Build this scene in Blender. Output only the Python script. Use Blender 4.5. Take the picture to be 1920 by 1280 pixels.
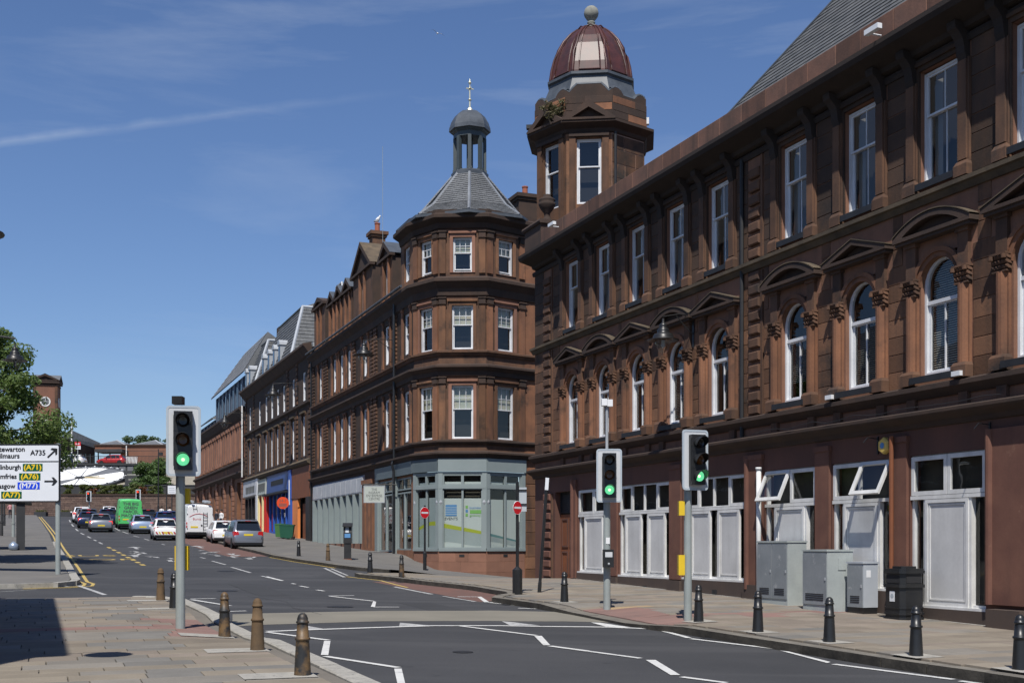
import bpy, math, random
from mathutils import Vector, Matrix
random.seed(7)
for o in list(bpy.data.objects): bpy.data.objects.remove(o)
S = bpy.context.scene
COL = S.collection
R = math.radians

# ------------------------------------------------------------------ camera
cam_d = bpy.data.cameras.new('camera'); cam = bpy.data.objects.new('camera', cam_d); COL.objects.link(cam)
cam.location = (0, 0, 0); cam.rotation_euler = (R(90), 0, 0)
cam_d.sensor_width = 36; cam_d.lens = 36*2200/1920; cam_d.shift_y = (1020-640)/1920
cam_d.clip_start = .1; cam_d.clip_end = 6000
S.camera = cam

# ------------------------------------------------------------------ sky, sun, exposure
SUN_EL, SUN_AZ = 56.5, 6.5          # the sun stands behind the camera; shadows run away from it
W_ = bpy.data.worlds.new('World'); S.world = W_; W_.use_nodes = True
nt = W_.node_tree; nt.nodes.clear(); L_ = nt.links
def wn(t, **k):
    n = nt.nodes.new(t)
    for a, b in k.items(): setattr(n, a, b)
    return n
def wl(a, b): L_.new(a, b)
out = wn('ShaderNodeOutputWorld'); bg = wn('ShaderNodeBackground'); sky = wn('ShaderNodeTexSky')
sky.sky_type = 'NISHITA'; sky.sun_disc = False; sky.sun_elevation = R(SUN_EL); sky.sun_rotation = R(180+SUN_AZ)
sky.altitude = 0; sky.air_density = 1.15; sky.dust_density = .1; sky.ozone_density = 3.5
bg.inputs['Strength'].default_value = .083
tc = wn('ShaderNodeTexCoord')
def wmath(op, a, b=None, c=None, clamp=False):
    m = wn('ShaderNodeMath', operation=op, use_clamp=clamp)
    for i, v in enumerate((a, b, c)):
        if v is None: continue
        if isinstance(v, (int, float)): m.inputs[i].default_value = v
        else: wl(v, m.inputs[i])
    return m.outputs[0]
# thin cirrus: stretched noise over the whole sky dome
mp = wn('ShaderNodeMapping'); mp.inputs['Rotation'].default_value = (0, R(18), R(20)); mp.inputs['Scale'].default_value = (1.3, 1.3, 9)
wl(tc.outputs['Generated'], mp.inputs['Vector'])
nz = wn('ShaderNodeTexNoise'); nz.inputs['Scale'].default_value = 2.1; nz.inputs['Detail'].default_value = 7; nz.inputs['Roughness'].default_value = .6; nz.inputs['Distortion'].default_value = .5
wl(mp.outputs[0], nz.inputs['Vector'])
nb = wn('ShaderNodeTexNoise'); nb.inputs['Scale'].default_value = 1.7; nb.inputs['Detail'].default_value = 2
wl(tc.outputs['Generated'], nb.inputs['Vector'])
cir = wmath('MULTIPLY', wmath('MULTIPLY_ADD', nz.outputs['Fac'], 3.4, -1.6, True), wmath('MULTIPLY_ADD', nb.outputs['Fac'], 4.0, -1.55, True))
# one old contrail: a band along a great circle
a_ = Vector((-960/2200, 1, 745/2200)); b_ = Vector((-240/2200, 1, 835/2200)); NN = a_.cross(b_).normalized()
dot = wn('ShaderNodeVectorMath', operation='DOT_PRODUCT'); wl(tc.outputs['Generated'], dot.inputs[0]); dot.inputs[1].default_value = NN
bm_ = b_.normalized(); along = wn('ShaderNodeVectorMath', operation='DOT_PRODUCT'); wl(tc.outputs['Generated'], along.inputs[0]); along.inputs[1].default_value = (-1, 0, 0)
n2 = wn('ShaderNodeTexNoise'); n2.inputs['Scale'].default_value = 26; n2.inputs['Detail'].default_value = 4; wl(tc.outputs['Generated'], n2.inputs['Vector'])
band = wmath('SUBTRACT', 1, wmath('DIVIDE', wmath('ABSOLUTE', wmath('MULTIPLY_ADD', n2.outputs['Fac'], .006, dot.outputs['Value'])), .0045), None, True)
band = wmath('MULTIPLY', band, wmath('MULTIPLY_ADD', along.outputs['Value'], 2.6, -.2, True))
band = wmath('MULTIPLY', band, wmath('MULTIPLY_ADD', n2.outputs['Fac'], 1.6, -.2, True))
fac = wmath('MULTIPLY_ADD', band, .34, wmath('MULTIPLY', cir, .19), True)
mixc = wn('ShaderNodeMix', data_type='RGBA'); wl(fac, mixc.inputs[0]); tint = wn('ShaderNodeMix', data_type='RGBA', blend_type='MULTIPLY'); tint.inputs[0].default_value = 1; wl(sky.outputs[0], tint.inputs[6]); tint.inputs[7].default_value = (.83, .92, 1.15, 1)
wl(tint.outputs[2], mixc.inputs[6]); mixc.inputs[7].default_value = (8.5, 9.2, 10.0, 1)
wl(mixc.outputs[2], bg.inputs['Color']); wl(bg.outputs[0], out.inputs[0])

sun_d = bpy.data.lights.new('sun', 'SUN'); sun_d.energy = 5.0; sun_d.angle = R(.53); sun_d.color = (1, .955, .885)
sun = bpy.data.objects.new('sun', sun_d); COL.objects.link(sun)
sun.rotation_euler = (R(90-SUN_EL), 0, R(-SUN_AZ)); sun.location = (0, -30, 60)

S.view_settings.view_transform = 'Standard'; S.view_settings.look = 'None'; S.view_settings.gamma = 1
S.view_settings.exposure = .1; S.view_settings.use_curve_mapping = False
S.render.engine = 'CYCLES'

# ------------------------------------------------------------------ street frame: t runs up the street, d from the right-hand house fronts towards the road, z up from eye level
P0 = Vector((9.03, 25.0)); U = Vector((-.37139, .92848)); N = Vector((-.92848, -.37139)); ANG = math.atan2(U.y, U.x)
def wxy(t, d): return (P0.x+U.x*t+N.x*d, P0.y+U.y*t+N.y*d)
def std(X, Y):
    a, b = X-P0.x, Y-P0.y
    return a*U.x+b*U.y, a*N.x+b*N.y
def sm(x): x = max(0, min(1, x)); return x*x*(3-2*x)
ZT = [(-80, -2.6), (-30, -2.1), (-10, -1.78), (-5, -1.69), (0, -1.61), (6, -1.47), (12, -1.37), (20, -1.17), (30, -.8), (40, -.48), (50, -.2), (60, .18), (70, .62), (80, 1.08), (100, 2.0), (140, 3.7), (170, 4.4), (400, 5)]
def zr(t):
    if t <= ZT[0][0]: return ZT[0][1]
    for (a, za), (b, zb) in zip(ZT, ZT[1:]):
        if t <= b: return za+(zb-za)*(t-a)/(b-a)
    return ZT[-1][1]
def zrs(t): return (zr(t-2)+2*zr(t)+zr(t+2))/4
def graw(t, d):
    z = zrs(t)
    z += .09*max(0, min(1, (d-8)/7))*sm((25-t)/14)
    A = .62*sm((6-d)/6.7) + .1*max(0, -.7-d)
    z -= A*min(sm((t-17.5)/10), 1-.93*sm((t-35.0)/5))
    return z
GT = {}
def gnode(i, j):
    k = (i, j)
    if k not in GT: GT[k] = graw(i, j)
    return GT[k]
def G(t, d):
    i, j = math.floor(t), math.floor(d); f, g = t-i, d-j
    return (gnode(i, j)*(1-f)+gnode(i+1, j)*f)*(1-g)+(gnode(i, j+1)*(1-f)+gnode(i+1, j+1)*f)*g
RD = -.14                                   # the carriageway lies this far below the pavements
def gp(x, y, dz=RD):                         # where a sight line meets the ground: (t, d)
    lo, hi = 3.0, 400.0
    kx, kz = (x-960)/2200, (1020-y)/2200
    prev = None; Y = 4.0
    while Y < 300:
        t, d = std(kx*Y, Y); e = kz*Y-(G(t, d)+dz)
        if e <= 0:
            a, b = Y-.5, Y
            for _ in range(30):
                m = (a+b)/2; t, d = std(kx*m, m)
                if kz*m-(G(t, d)+dz) <= 0: b = m
                else: a = m
            return std(kx*b, b)
        Y += .5
    return std(kx*150, 150)

# ------------------------------------------------------------------ mesh helpers
class MB:
    def __init__(s): s.v = []; s.f = []; s.m = []
    def add(s, vs, fs, mi=0):
        b = len(s.v); s.v += [tuple(v) for v in vs]; s.f += [tuple(i+b for i in f) for f in fs]; s.m += [mi]*len(fs); return s
    def box(s, x0, x1, y0, y1, z0, z1, mi=0):
        if x0 > x1: x0, x1 = x1, x0
        if y0 > y1: y0, y1 = y1, y0
        if z0 > z1: z0, z1 = z1, z0
        return s.add([(x0,y0,z0),(x1,y0,z0),(x1,y1,z0),(x0,y1,z0),(x0,y0,z1),(x1,y0,z1),(x1,y1,z1),(x0,y1,z1)],
              [(0,3,2,1),(4,5,6,7),(0,1,5,4),(1,2,6,5),(2,3,7,6),(3,0,4,7)], mi)
    def quad(s, a, b, c, d, mi=0): return s.add([a,b,c,d], [(0,1,2,3)], mi)
    def block(s, x0, x1, z0, z1, y0, y1, c=.012, mi=0):     # ashlar: chamfered front towards +y
        return s.add([(x0,y0,z0),(x1,y0,z0),(x1,y0,z1),(x0,y0,z1),(x0,y1-c,z0),(x1,y1-c,z0),(x1,y1-c,z1),(x0,y1-c,z1),(x0+c,y1,z0+c),(x1-c,y1,z0+c),(x1-c,y1,z1-c),(x0+c,y1,z1-c)],
              [(0,1,5,4),(1,2,6,5),(2,3,7,6),(3,0,4,7),(4,5,9,8),(5,6,10,9),(6,7,11,10),(7,4,8,11),(8,9,10,11)], mi)
    def prism(s, poly, y0, y1, mi=0):                        # polygon in x,z extruded along y
        n = len(poly); vs = [(x,y0,z) for x,z in poly]+[(x,y1,z) for x,z in poly]
        fs = [tuple(range(n)), tuple(range(2*n-1, n-1, -1))]+[(i,i+n,(i+1)%n+n,(i+1)%n) for i in range(n)]
        return s.add(vs, fs, mi)
    def prismx(s, poly, x0, x1, mi=0):                       # profile in y,z extruded along x
        n = len(poly); vs = [(x0,y,z) for y,z in poly]+[(x1,y,z) for y,z in poly]
        fs = [tuple(range(n-1,-1,-1)), tuple(range(n,2*n))]+[(i,(i+1)%n,(i+1)%n+n,i+n) for i in range(n)]
        return s.add(vs, fs, mi)
    def prismz(s, poly, z0, z1, mi=0):
        n = len(poly); vs = [(x,y,z0) for x,y in poly]+[(x,y,z1) for x,y in poly]
        fs = [tuple(range(n-1,-1,-1)), tuple(range(n,2*n))]+[(i,(i+1)%n,(i+1)%n+n,i+n) for i in range(n)]
        return s.add(vs, fs, mi)
    def lathe(s, prof, cx=0, cy=0, cz=0, n=16, ph=0, mi=0, cap=True):
        vs = []; fs = []
        for r, z in prof:
            for k in range(n):
                a = ph+2*math.pi*k/n; vs.append((cx+r*math.cos(a), cy+r*math.sin(a), cz+z))
        for i in range(len(prof)-1):
            for k in range(n): fs.append((i*n+k, i*n+(k+1)%n, (i+1)*n+(k+1)%n, (i+1)*n+k))
        if cap:
            if prof[0][0] > 1e-4: fs.append(tuple(range(n-1,-1,-1)))
            if prof[-1][0] > 1e-4: b = (len(prof)-1)*n; fs.append(tuple(range(b,b+n)))
        return s.add(vs, fs, mi)
    def tube(s, pts, r, n=8, mi=0):
        pts = [Vector(p) for p in pts]; vs = []; fs = []
        rs = r if isinstance(r, (list, tuple)) else [r]*len(pts)
        for i, p in enumerate(pts):
            d = (pts[min(i+1,len(pts)-1)]-pts[max(i-1,0)]).normalized()
            a = Vector((0,0,1)) if abs(d.z) < .9 else Vector((1,0,0))
            x = d.cross(a).normalized(); y = d.cross(x)
            for k in range(n):
                q = 2*math.pi*k/n; vs.append(p+(x*math.cos(q)+y*math.sin(q))*rs[i])
        for i in range(len(pts)-1):
            for k in range(n): fs.append((i*n+k, i*n+(k+1)%n, (i+1)*n+(k+1)%n, (i+1)*n+k))
        fs.append(tuple(range(n-1,-1,-1))); b = (len(pts)-1)*n; fs.append(tuple(range(b,b+n)))
        return s.add(vs, fs, mi)
    def ring(s, poly_out, poly_in, y0, y1, mi=0):            # frame between two matching x,z loops
        n = len(poly_out)
        vs = [(x,y0,z) for x,z in poly_out]+[(x,y0,z) for x,z in poly_in]+[(x,y1,z) for x,z in poly_out]+[(x,y1,z) for x,z in poly_in]
        fs = []
        for i in range(n):
            j = (i+1)%n
            fs += [(i,j,n+j,n+i),(2*n+j,2*n+i,3*n+i,3*n+j),(j,i,2*n+i,2*n+j),(n+i,n+j,3*n+j,3*n+i)]
        return s.add(vs, fs, mi)
    def frame(s, x0, x1, z0, z1, w, y0, y1, mi=0):
        return s.ring([(x0,z0),(x1,z0),(x1,z1),(x0,z1)], [(x0+w,z0+w),(x1-w,z0+w),(x1-w,z1-w),(x0+w,z1-w)], y0, y1, mi)
    def shift(s, dx, dy, dz): s.v = [(x+dx,y+dy,z+dz) for x,y,z in s.v]; return s
    def xf(s, M): s.v = [tuple(M@Vector(v)) for v in s.v]; return s
    def mesh(s, name, mats):
        me = bpy.data.meshes.new(name); me.from_pydata(s.v, [], s.f)
        for m in (mats if isinstance(mats, (list, tuple)) else [mats]): me.materials.append(m)
        if any(s.m): me.polygons.foreach_set('material_index', s.m)
        return me

ORG = {}
def link(name, data, parent=None, loc=None, rot=None):
    o = bpy.data.objects.new(name, data); COL.objects.link(o)
    if parent is not None: o.parent = parent
    if loc is not None: o.location = loc
    if rot is not None: o.rotation_euler = rot
    return o
def build(name, mb, mat, parent=None, loc=None, rot=None, smooth=False, raw=False):
    """one mesh object; under a street thing the vertices are given in t,d,z and shifted to its base"""
    if parent is not None and not raw and parent.name in ORG:
        a = ORG[parent.name]; mb.v = [(x-a[0],y-a[1],z-a[2]) for x,y,z in mb.v]
    me = mb.mesh(name, mat)
    if smooth: me.polygons.foreach_set('use_smooth', [True]*len(me.polygons))
    o = link(name, me, parent, loc, rot)
    if parent is not None and not raw and parent.name in ORG: ORG[o.name] = ORG[parent.name]
    return o
def piece(name, me, parent, t, d, z, rot=None, scale=None):   # shared mesh placed in t,d,z under a street thing
    a = ORG[parent.name]; o = link(name, me, parent, (t-a[0], d-a[1], z-a[2]), rot)
    if scale: o.scale = scale
    return o
def tag(o, label, cat, group=None, kind=None):
    if label: o['label'] = label
    if cat: o['category'] = cat
    if group: o['group'] = group
    if kind: o['kind'] = kind
    return o
def thing(name, t, d, z, label, cat, group=None, rz=0, street=True):
    x, y = wxy(t, d) if street else (t, d)
    e = link(name, None, None, (x, y, z), (0, 0, (ANG if street else 0)+rz))
    e.empty_display_size = .3
    return tag(e, label, cat, group)
def bthing(name, t, z, label, cat, group=None):               # a house front: parts written in street t,d,z
    e = thing(name, t, 0, z, label, cat, group); ORG[e.name] = (t, 0, z); return e
def struct(name, mb, mat, smooth=False):
    o = build(name, mb, mat, smooth=smooth); o['kind'] = 'structure'; return o
def dup(root, loc, rz=None, label=None, group=None):
    r = root.copy(); COL.objects.link(r); r.location = loc
    if rz is not None: r.rotation_euler = (0, 0, rz)
    if label: r['label'] = label
    if group: r['group'] = group
    for c in list(root.children):
        k = c.copy(); COL.objects.link(k); k.parent = r
        for g in list(c.children):
            h = g.copy(); COL.objects.link(h); h.parent = k
    return r
def text(s, size, align='CENTER'):
    cu = bpy.data.curves.new('lettering', 'FONT'); cu.body = s; cu.size = size; cu.align_x = align; cu.align_y = 'CENTER'; cu.fill_mode = 'FRONT'; cu.resolution_u = 3
    o = bpy.data.objects.new('lettering', cu); COL.objects.link(o)
    me = bpy.data.meshes.new_from_object(o.evaluated_get(bpy.context.evaluated_depsgraph_get()))
    v = [tuple(x.co) for x in me.vertices]; f = [tuple(p.vertices) for p in me.polygons]
    bpy.data.objects.remove(o); bpy.data.curves.remove(cu); bpy.data.meshes.remove(me)
    return v, f
def lettering(parent, s, size, mat, M, align='CENTER', name='lettering', squeeze=1, bold=0):
    v, f = text(s, size, align); mb = MB(); v = [(a*squeeze, b, c) for a, b, c in v]
    mb.add(v, f)
    if bold:
        for dx, dy in ((bold,0),(-bold,0),(0,bold),(0,-bold)): mb.add([(a+dx,b+dy,c-.0008*(1+abs(dx)/bold*.5+ (dx>0)*.4+(dy>0)*.8)) for a,b,c in v], f)
    mb.xf(M); return build(name, mb, mat, parent, raw=True)
def face_m(x, y, z, rz=0):      # text plane standing up, reading along local x turned by rz, facing -y before the turn
    return Matrix.Translation((x, y, z)) @ Matrix.Rotation(rz, 4, 'Z') @ Matrix.Rotation(R(90), 4, 'X')

# ------------------------------------------------------------------ materials
MT = {}
def mat(name, c1, c2=None, rough=.8, scale=1.2, grain=0, gscale=40, streak=0, rand=0, metal=0, spec=.4, bump=0, c3=None, c3s=.5, c3t=.55, emit=None, estr=1, lane=False):
    m = bpy.data.materials.new(name); m.use_nodes = True; T = m.node_tree; T.nodes.clear()
    def nn(t, **k):
        n = T.nodes.new(t)
        for a, b in k.items(): setattr(n, a, b)
        return n
    o = nn('ShaderNodeOutputMaterial'); b = nn('ShaderNodeBsdfPrincipled'); T.links.new(b.outputs[0], o.inputs[0])
    b.inputs['Roughness'].default_value = rough; b.inputs['Metallic'].default_value = metal; b.inputs['Specular IOR Level'].default_value = spec
    if emit: b.inputs['Emission Color'].default_value = (*emit, 1); b.inputs['Emission Strength'].default_value = estr
    geo = nn('ShaderNodeNewGeometry')
    def mth(op, a, c, clamp=False):
        q = nn('ShaderNodeMath', operation=op, use_clamp=clamp)
        for i, v in enumerate((a, c)):
            if isinstance(v, (int, float)): q.inputs[i].default_value = v
            else: T.links.new(v, q.inputs[i])
        return q.outputs[0]
    def noise(sc, det=4, vec=None, rg=.55):
        q = nn('ShaderNodeTexNoise'); q.inputs['Scale'].default_value = sc; q.inputs['Detail'].default_value = det; q.inputs['Roughness'].default_value = rg
        T.links.new(vec or geo.outputs['Position'], q.inputs['Vector']); return q.outputs['Fac']
    def mixc(f, a, c, typ='MIX'):
        q = nn('ShaderNodeMix', data_type='RGBA', blend_type=typ)
        for i, v in ((0, f), (6, a), (7, c)):
            if isinstance(v, (int, float)): q.inputs[i].default_value = v
            elif isinstance(v, tuple): q.inputs[i].default_value = (*v, 1)
            else: T.links.new(v, q.inputs[i])
        return q.outputs[2]
    col = None
    if c2 or c3 or grain or streak or rand:
        f = mth('MULTIPLY', mth('SUBTRACT', noise(scale), .5), 2.6); f = mth('ADD', f, .5, True)
        col = mixc(f, c1, c2 or c1)
        if c3: col = mixc(mth('MULTIPLY', mth('SUBTRACT', noise(c3s, 5, None, .65), c3t), 7, True), col, c3)
        if streak:
            mp = nn('ShaderNodeMapping'); mp.inputs['Scale'].default_value = (1, 1, .12); T.links.new(geo.outputs['Position'], mp.inputs['Vector'])
            s = mth('MULTIPLY', mth('SUBTRACT', noise(2.6, 5, mp.outputs[0], .62), .47), 3.2, True)
            col = mixc(mth('MULTIPLY', s, streak), col, (.035, .028, .024))
        if lane:
            mp = nn('ShaderNodeMapping'); mp.inputs['Rotation'].default_value = (0, 0, -ANG); mp.inputs['Scale'].default_value = (.035, .75, .75); T.links.new(geo.outputs['Position'], mp.inputs['Vector'])
            col = mixc(mth('MULTIPLY', mth('SUBTRACT', noise(1.0, 4, mp.outputs[0]), .5), 4, True), col, (.068,.068,.071))
            col = mixc(mth('MULTIPLY', mth('SUBTRACT', noise(2.4, 3), .66), 9, True), col, (.028,.029,.031))
        if rand:
            oi = nn('ShaderNodeObjectInfo'); r = mth('ADD', mth('MULTIPLY', oi.outputs['Random'], 2*rand), 1-rand)
            hs = nn('ShaderNodeHueSaturation'); T.links.new(r, hs.inputs['Value']); T.links.new(col, hs.inputs['Color']); col = hs.outputs[0]
        if grain:
            g = mth('ADD', mth('MULTIPLY', noise(gscale, 3), 2*grain), 1-grain)
            hs = nn('ShaderNodeHueSaturation'); T.links.new(g, hs.inputs['Value']); T.links.new(col, hs.inputs['Color']); col = hs.outputs[0]
        T.links.new(col, b.inputs['Base Color'])
    else: b.inputs['Base Color'].default_value = (*c1, 1)
    if bump:
        bp = nn('ShaderNodeBump'); bp.inputs['Strength'].default_value = bump; bp.inputs['Distance'].default_value = .02
        T.links.new(noise(gscale*.6, 5), bp.inputs['Height']); T.links.new(bp.outputs[0], b.inputs['Normal'])
    MT[name] = m; return m
def glassmat(name, tint=(.02,.024,.03), ior=1.5, clear=.8, wav=.0):
    m = bpy.data.materials.new(name); m.use_nodes = True; T = m.node_tree; T.nodes.clear()
    o = T.nodes.new('ShaderNodeOutputMaterial'); mx = T.nodes.new('ShaderNodeMixShader'); fr = T.nodes.new('ShaderNodeLayerWeight'); fr.inputs[0].default_value = .5; pw = T.nodes.new('ShaderNodeMath'); pw.operation = 'POWER'; pw.inputs[1].default_value = 4.2; T.links.new(fr.outputs['Facing'], pw.inputs[0])
    tr = T.nodes.new('ShaderNodeBsdfTransparent'); tr.inputs[0].default_value = (clear, clear*1.01, clear*1.0, 1)
    gl = T.nodes.new('ShaderNodeBsdfGlossy'); gl.inputs['Roughness'].default_value = .02
    ge = T.nodes.new('ShaderNodeNewGeometry'); nz = T.nodes.new('ShaderNodeTexNoise'); nz.inputs['Scale'].default_value = 1.1
    bp = T.nodes.new('ShaderNodeBump'); bp.inputs['Strength'].default_value = .10; bp.inputs['Distance'].default_value = .05
    T.links.new(ge.outputs['Position'], nz.inputs['Vector']); T.links.new(nz.outputs['Fac'], bp.inputs['Height'])
    T.links.new(bp.outputs[0], gl.inputs['Normal'])
    mu = T.nodes.new('ShaderNodeMath'); mu.operation = 'MULTIPLY_ADD'; mu.inputs[1].default_value = .9; mu.inputs[2].default_value = .075; mu.use_clamp = True
    T.links.new(pw.outputs[0], mu.inputs[0]); T.links.new(mu.outputs[0], mx.inputs[0]); T.links.new(tr.outputs[0], mx.inputs[1]); T.links.new(gl.outputs[0], mx.inputs[2]); T.links.new(mx.outputs[0], o.inputs[0])
    MT[name] = m; return m
# red sandstone, weathered; lit parts get lighter, shaded parts darker grades
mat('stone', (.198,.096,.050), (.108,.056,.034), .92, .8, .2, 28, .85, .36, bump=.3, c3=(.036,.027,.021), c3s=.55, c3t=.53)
mat('stone_upper', (.088,.048,.029), (.045,.029,.021), .92, .9, .2, 28, .8, .38, bump=.3, c3=(.03,.023,.02), c3s=.6, c3t=.55)  # sooty upper floor; the cornice's shade is put into the colour too
mat('stone_soot_shade', (.038,.027,.022), (.026,.020,.018), .93, 1.4, .2, 30, .4, .15, bump=.3)  # soot plus the shade under the main cornice, put into the colour
mat('stone_red', (.255,.115,.060), (.15,.072,.043), .92, .9, .16, 28, .5, .22, bump=.25, c3=(.06,.038,.028), c3s=.8, c3t=.56)
mat('stone_trim', (.140,.072,.042), (.08,.044,.029), .92, 1.3, .18, 30, .7, .2, bump=.25, c3=(.042,.031,.026), c3s=.8, c3t=.58)
mat('stone_dark', (.066,.041,.030), (.042,.029,.024), .93, 1.4, .2, 30, .6, .15, bump=.25)  # dark grade; shade of ledges and cornices is partly in this colour
mat('stone_moss', (.115,.085,.055), (.066,.052,.036), .95, 2.2, .25, 30, .5, .2, bump=.25)
mat('stone_cope', (.185,.092,.063), (.095,.057,.044), .93, 1.0, .2, 30, .7, .25, bump=.25)
mat('stone_pale', (.27,.135,.09), (.20,.10,.068), .9, 1.0, .12, 28, .12, .1)
mat('wall_core', (.25,.125,.078), (.18,.092,.06), .93, 1.2, .15, 28, .35, 0, bump=.2)
mat('joint', (.42,.27,.20), (.34,.2,.15), .95, 2)
mat('painted_stone', (.128,.058,.041), (.092,.045,.034), .8, .8, .12, 26, .3, .05, bump=.2)
mat('painted_stone_worn', (.175,.082,.056), (.125,.056,.041), .85, 1.6, .14, 26, .3, .08, c3=(.24,.13,.09), c3s=3, c3t=.66)
mat('plinth', (.085,.06,.048), (.06,.046,.04), .8, 1.2, .15, 30, .15)
mat('white_paint', (.70,.70,.69), (.58,.58,.565), .6, 2.5, .08, 30, .22)
mat('sash_white', (.68,.69,.71), (.56,.57,.59), .5, 2.0, .06, 20, .15, .08)
mat('board', (.58,.58,.575), (.48,.48,.475), .7, 1.1, .08, 14, .15)
mat('interior', (.022,.022,.024), None, .9)  # near-black, so the shade of the rooms is in the colour
mat('interior_warm', (.085,.08,.062), (.045,.044,.038), .9, .7)
mat('blind', (.62,.60,.52), None, .8)
mat('blind_dark', (.25,.24,.22), None, .8)
mat('blind_green', (.42,.50,.44), (.55,.50,.38), .8, 3)
glassmat('glass'); glassmat('glass_shop', clear=.9)
mat('slate', (.115,.117,.115), (.065,.068,.07), .6, 2.6, .3, 9, 0, .2, c3=(.17,.17,.16), c3s=3.5, c3t=.6)
mat('slate_pale', (.25,.255,.26), (.18,.185,.19), .6, 1.2, .2, 10)
mat('slate_far', (.15,.155,.16), (.105,.11,.115), .6, 1.0, .25, 10, 0, .12)
mat('lead', (.085,.096,.11), (.05,.058,.068), .5, 1.8, .2, 14, 0, .06, metal=.0, spec=.4)
mat('lead_hip', (.20,.215,.235), (.14,.15,.165), .55, 2, .15, 14)
mat('lead_pale', (.40,.42,.44), (.31,.33,.355), .5, 1.6, .1, 14, metal=.1)
mat('dome_copper', (.105,.036,.030), (.055,.026,.024), .4, 2.4, .22, 12, .6, .12, metal=.0, spec=.35)
mat('lantern_grey', (.06,.075,.08), (.05,.062,.067), .5, 2)
mat('gilt', (.62,.60,.45), None, .35, metal=.4)
mat('stone_ball', (.27,.27,.23), (.19,.19,.17), .9, 6, .2, 30)
mat('terracotta', (.36,.12,.07), (.30,.10,.06), .85, 3)
mat('black_iron', (.012,.013,.015), (.02,.02,.02), .38, 4, spec=.5)
mat('iron_soft', (.025,.026,.028), (.018,.018,.02), .6, 4)
mat('rust', (.13,.082,.042), (.085,.058,.034), .85, 5, .2, 40, c3=(.025,.024,.024), c3s=3.2, c3t=.56)
mat('rust_part', (.02,.021,.022), (.03,.03,.03), .5, 5, .1, 40, c3=(.15,.092,.042), c3s=2.6, c3t=.47)
mat('galv', (.30,.335,.33), (.255,.285,.28), .5, 2.2, .08, 20)
mat('cabinet', (.37,.405,.395), (.29,.32,.32), .6, 1.6, .1, 22, c3=(.40,.42,.41), c3s=2.3, c3t=.66)
mat('cabinet_door', (.24,.26,.275), (.19,.21,.225), .5, 1.8, .1, 22, c3=(.40,.41,.415), c3s=4.2, c3t=.6)  # scuffed doors; the shade on this side is put into the darker colour
mat('cabinet_pale', (.40,.43,.465), (.35,.38,.415), .5, 2)
mat('signal_board', (.42,.475,.52), (.37,.42,.47), .5, 2.4)
mat('signal_board_face', (.56,.58,.60), (.50,.52,.54), .55, 2.4, .05, 16)
mat('lens_off', (.018,.012,.009), None, .15); mat('lens_amber', (.10,.035,.006), None, .15)
mat('lens_green', (.25,.85,.5), None, .2, emit=(.16,.80,.36), estr=.75); mat('lens_green_core', (.6,.9,.5), None, .2, emit=(.75,1,.5), estr=1.4)
mat('lens_red', (.8,.05,.02), None, .2, emit=(1,.06,.02), estr=2.2)
mat('yellow_box', (.70,.48,.02), (.62,.42,.02), .45, 3)
mat('asphalt', (.051,.0515,.055), (.036,.0372,.0405), .85, .3, .38, 70, c3=(.064,.064,.067), c3s=.18, c3t=.56, bump=.35, lane=True)
mat('asphalt_patch', (.043,.044,.047), (.036,.037,.040), .9, 1.5, .3, 80)
mat('asphalt_old', (.09,.088,.085), (.07,.07,.07), .9, .6, .3, 60)
mat('pavement_far', (.15,.143,.132), (.115,.11,.103), .9, .5, .25, 40, c3=(.18,.165,.14), c3s=.4, c3t=.58)
mat('buff_surface', (.21,.195,.16), (.17,.158,.13), .9, .6, .2, 80)
mat('red_surface', (.15,.078,.062), (.115,.07,.06), .9, 1.2, .25, 70, c3=(.08,.072,.07), c3s=1.1, c3t=.6)
mat('line_white', (.62,.62,.60), (.50,.50,.49), .7, 3, .15, 60, c3=(.12,.12,.125), c3s=6, c3t=.60)
mat('line_worn', (.45,.45,.44), (.33,.33,.33), .75, 3, .2, 60, c3=(.075,.077,.08), c3s=8, c3t=.52)
mat('line_yellow', (.50,.36,.10), (.40,.30,.11), .75, 3, .2, 50, c3=(.12,.11,.09), c3s=5, c3t=.63)
mat('mortar', (.17,.152,.128), (.13,.118,.102), .95, 1.0, .2, 40)
for nm, c in (('slab_buff',(.235,.203,.160)),('slab_grey',(.205,.188,.164)),('slab_pink',(.222,.187,.153)),('slab_brown',(.208,.177,.140)),('slab_dark',(.172,.164,.15))):
    mat(nm, c, tuple(v*.82 for v in c), .9, 1.6, .16, 34, 0, .12, c3=tuple(v*.62 for v in c), c3s=.9, c3t=.62, bump=.15)
mat('tactile', (.225,.135,.115), (.185,.12,.105), .9, 1.5, .15, 40, 0, .1)
mat('tactile_buff', (.36,.26,.15), (.30,.22,.13), .9, 1.5, .15, 40)
mat('kerbstone', (.022,.02,.017), (.055,.049,.04), .9, 3.2, .35, 26, 0, .25, bump=.5)  # dirty kerb face, its shaded side also put into the dark colour
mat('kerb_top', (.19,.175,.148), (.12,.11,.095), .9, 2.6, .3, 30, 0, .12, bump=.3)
mat('sett_pale', (.36,.345,.31), (.27,.26,.235), .9, 5, .3, 60, c3=(.17,.165,.155), c3s=14, c3t=.55)
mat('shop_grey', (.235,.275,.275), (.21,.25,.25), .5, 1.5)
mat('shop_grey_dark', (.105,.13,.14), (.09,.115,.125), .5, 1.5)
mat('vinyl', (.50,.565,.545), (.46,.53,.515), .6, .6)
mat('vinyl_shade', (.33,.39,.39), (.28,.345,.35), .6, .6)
mat('vinyl_lime', (.36,.42,.04), None, .6); mat('vinyl_teal', (.06,.19,.22), (.10,.25,.24), .6, .7)
mat('print_blue', (.10,.26,.50), None, .6); mat('print_dark', (.06,.07,.08), None, .6); mat('print_green', (.20,.45,.12), None, .6)
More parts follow.
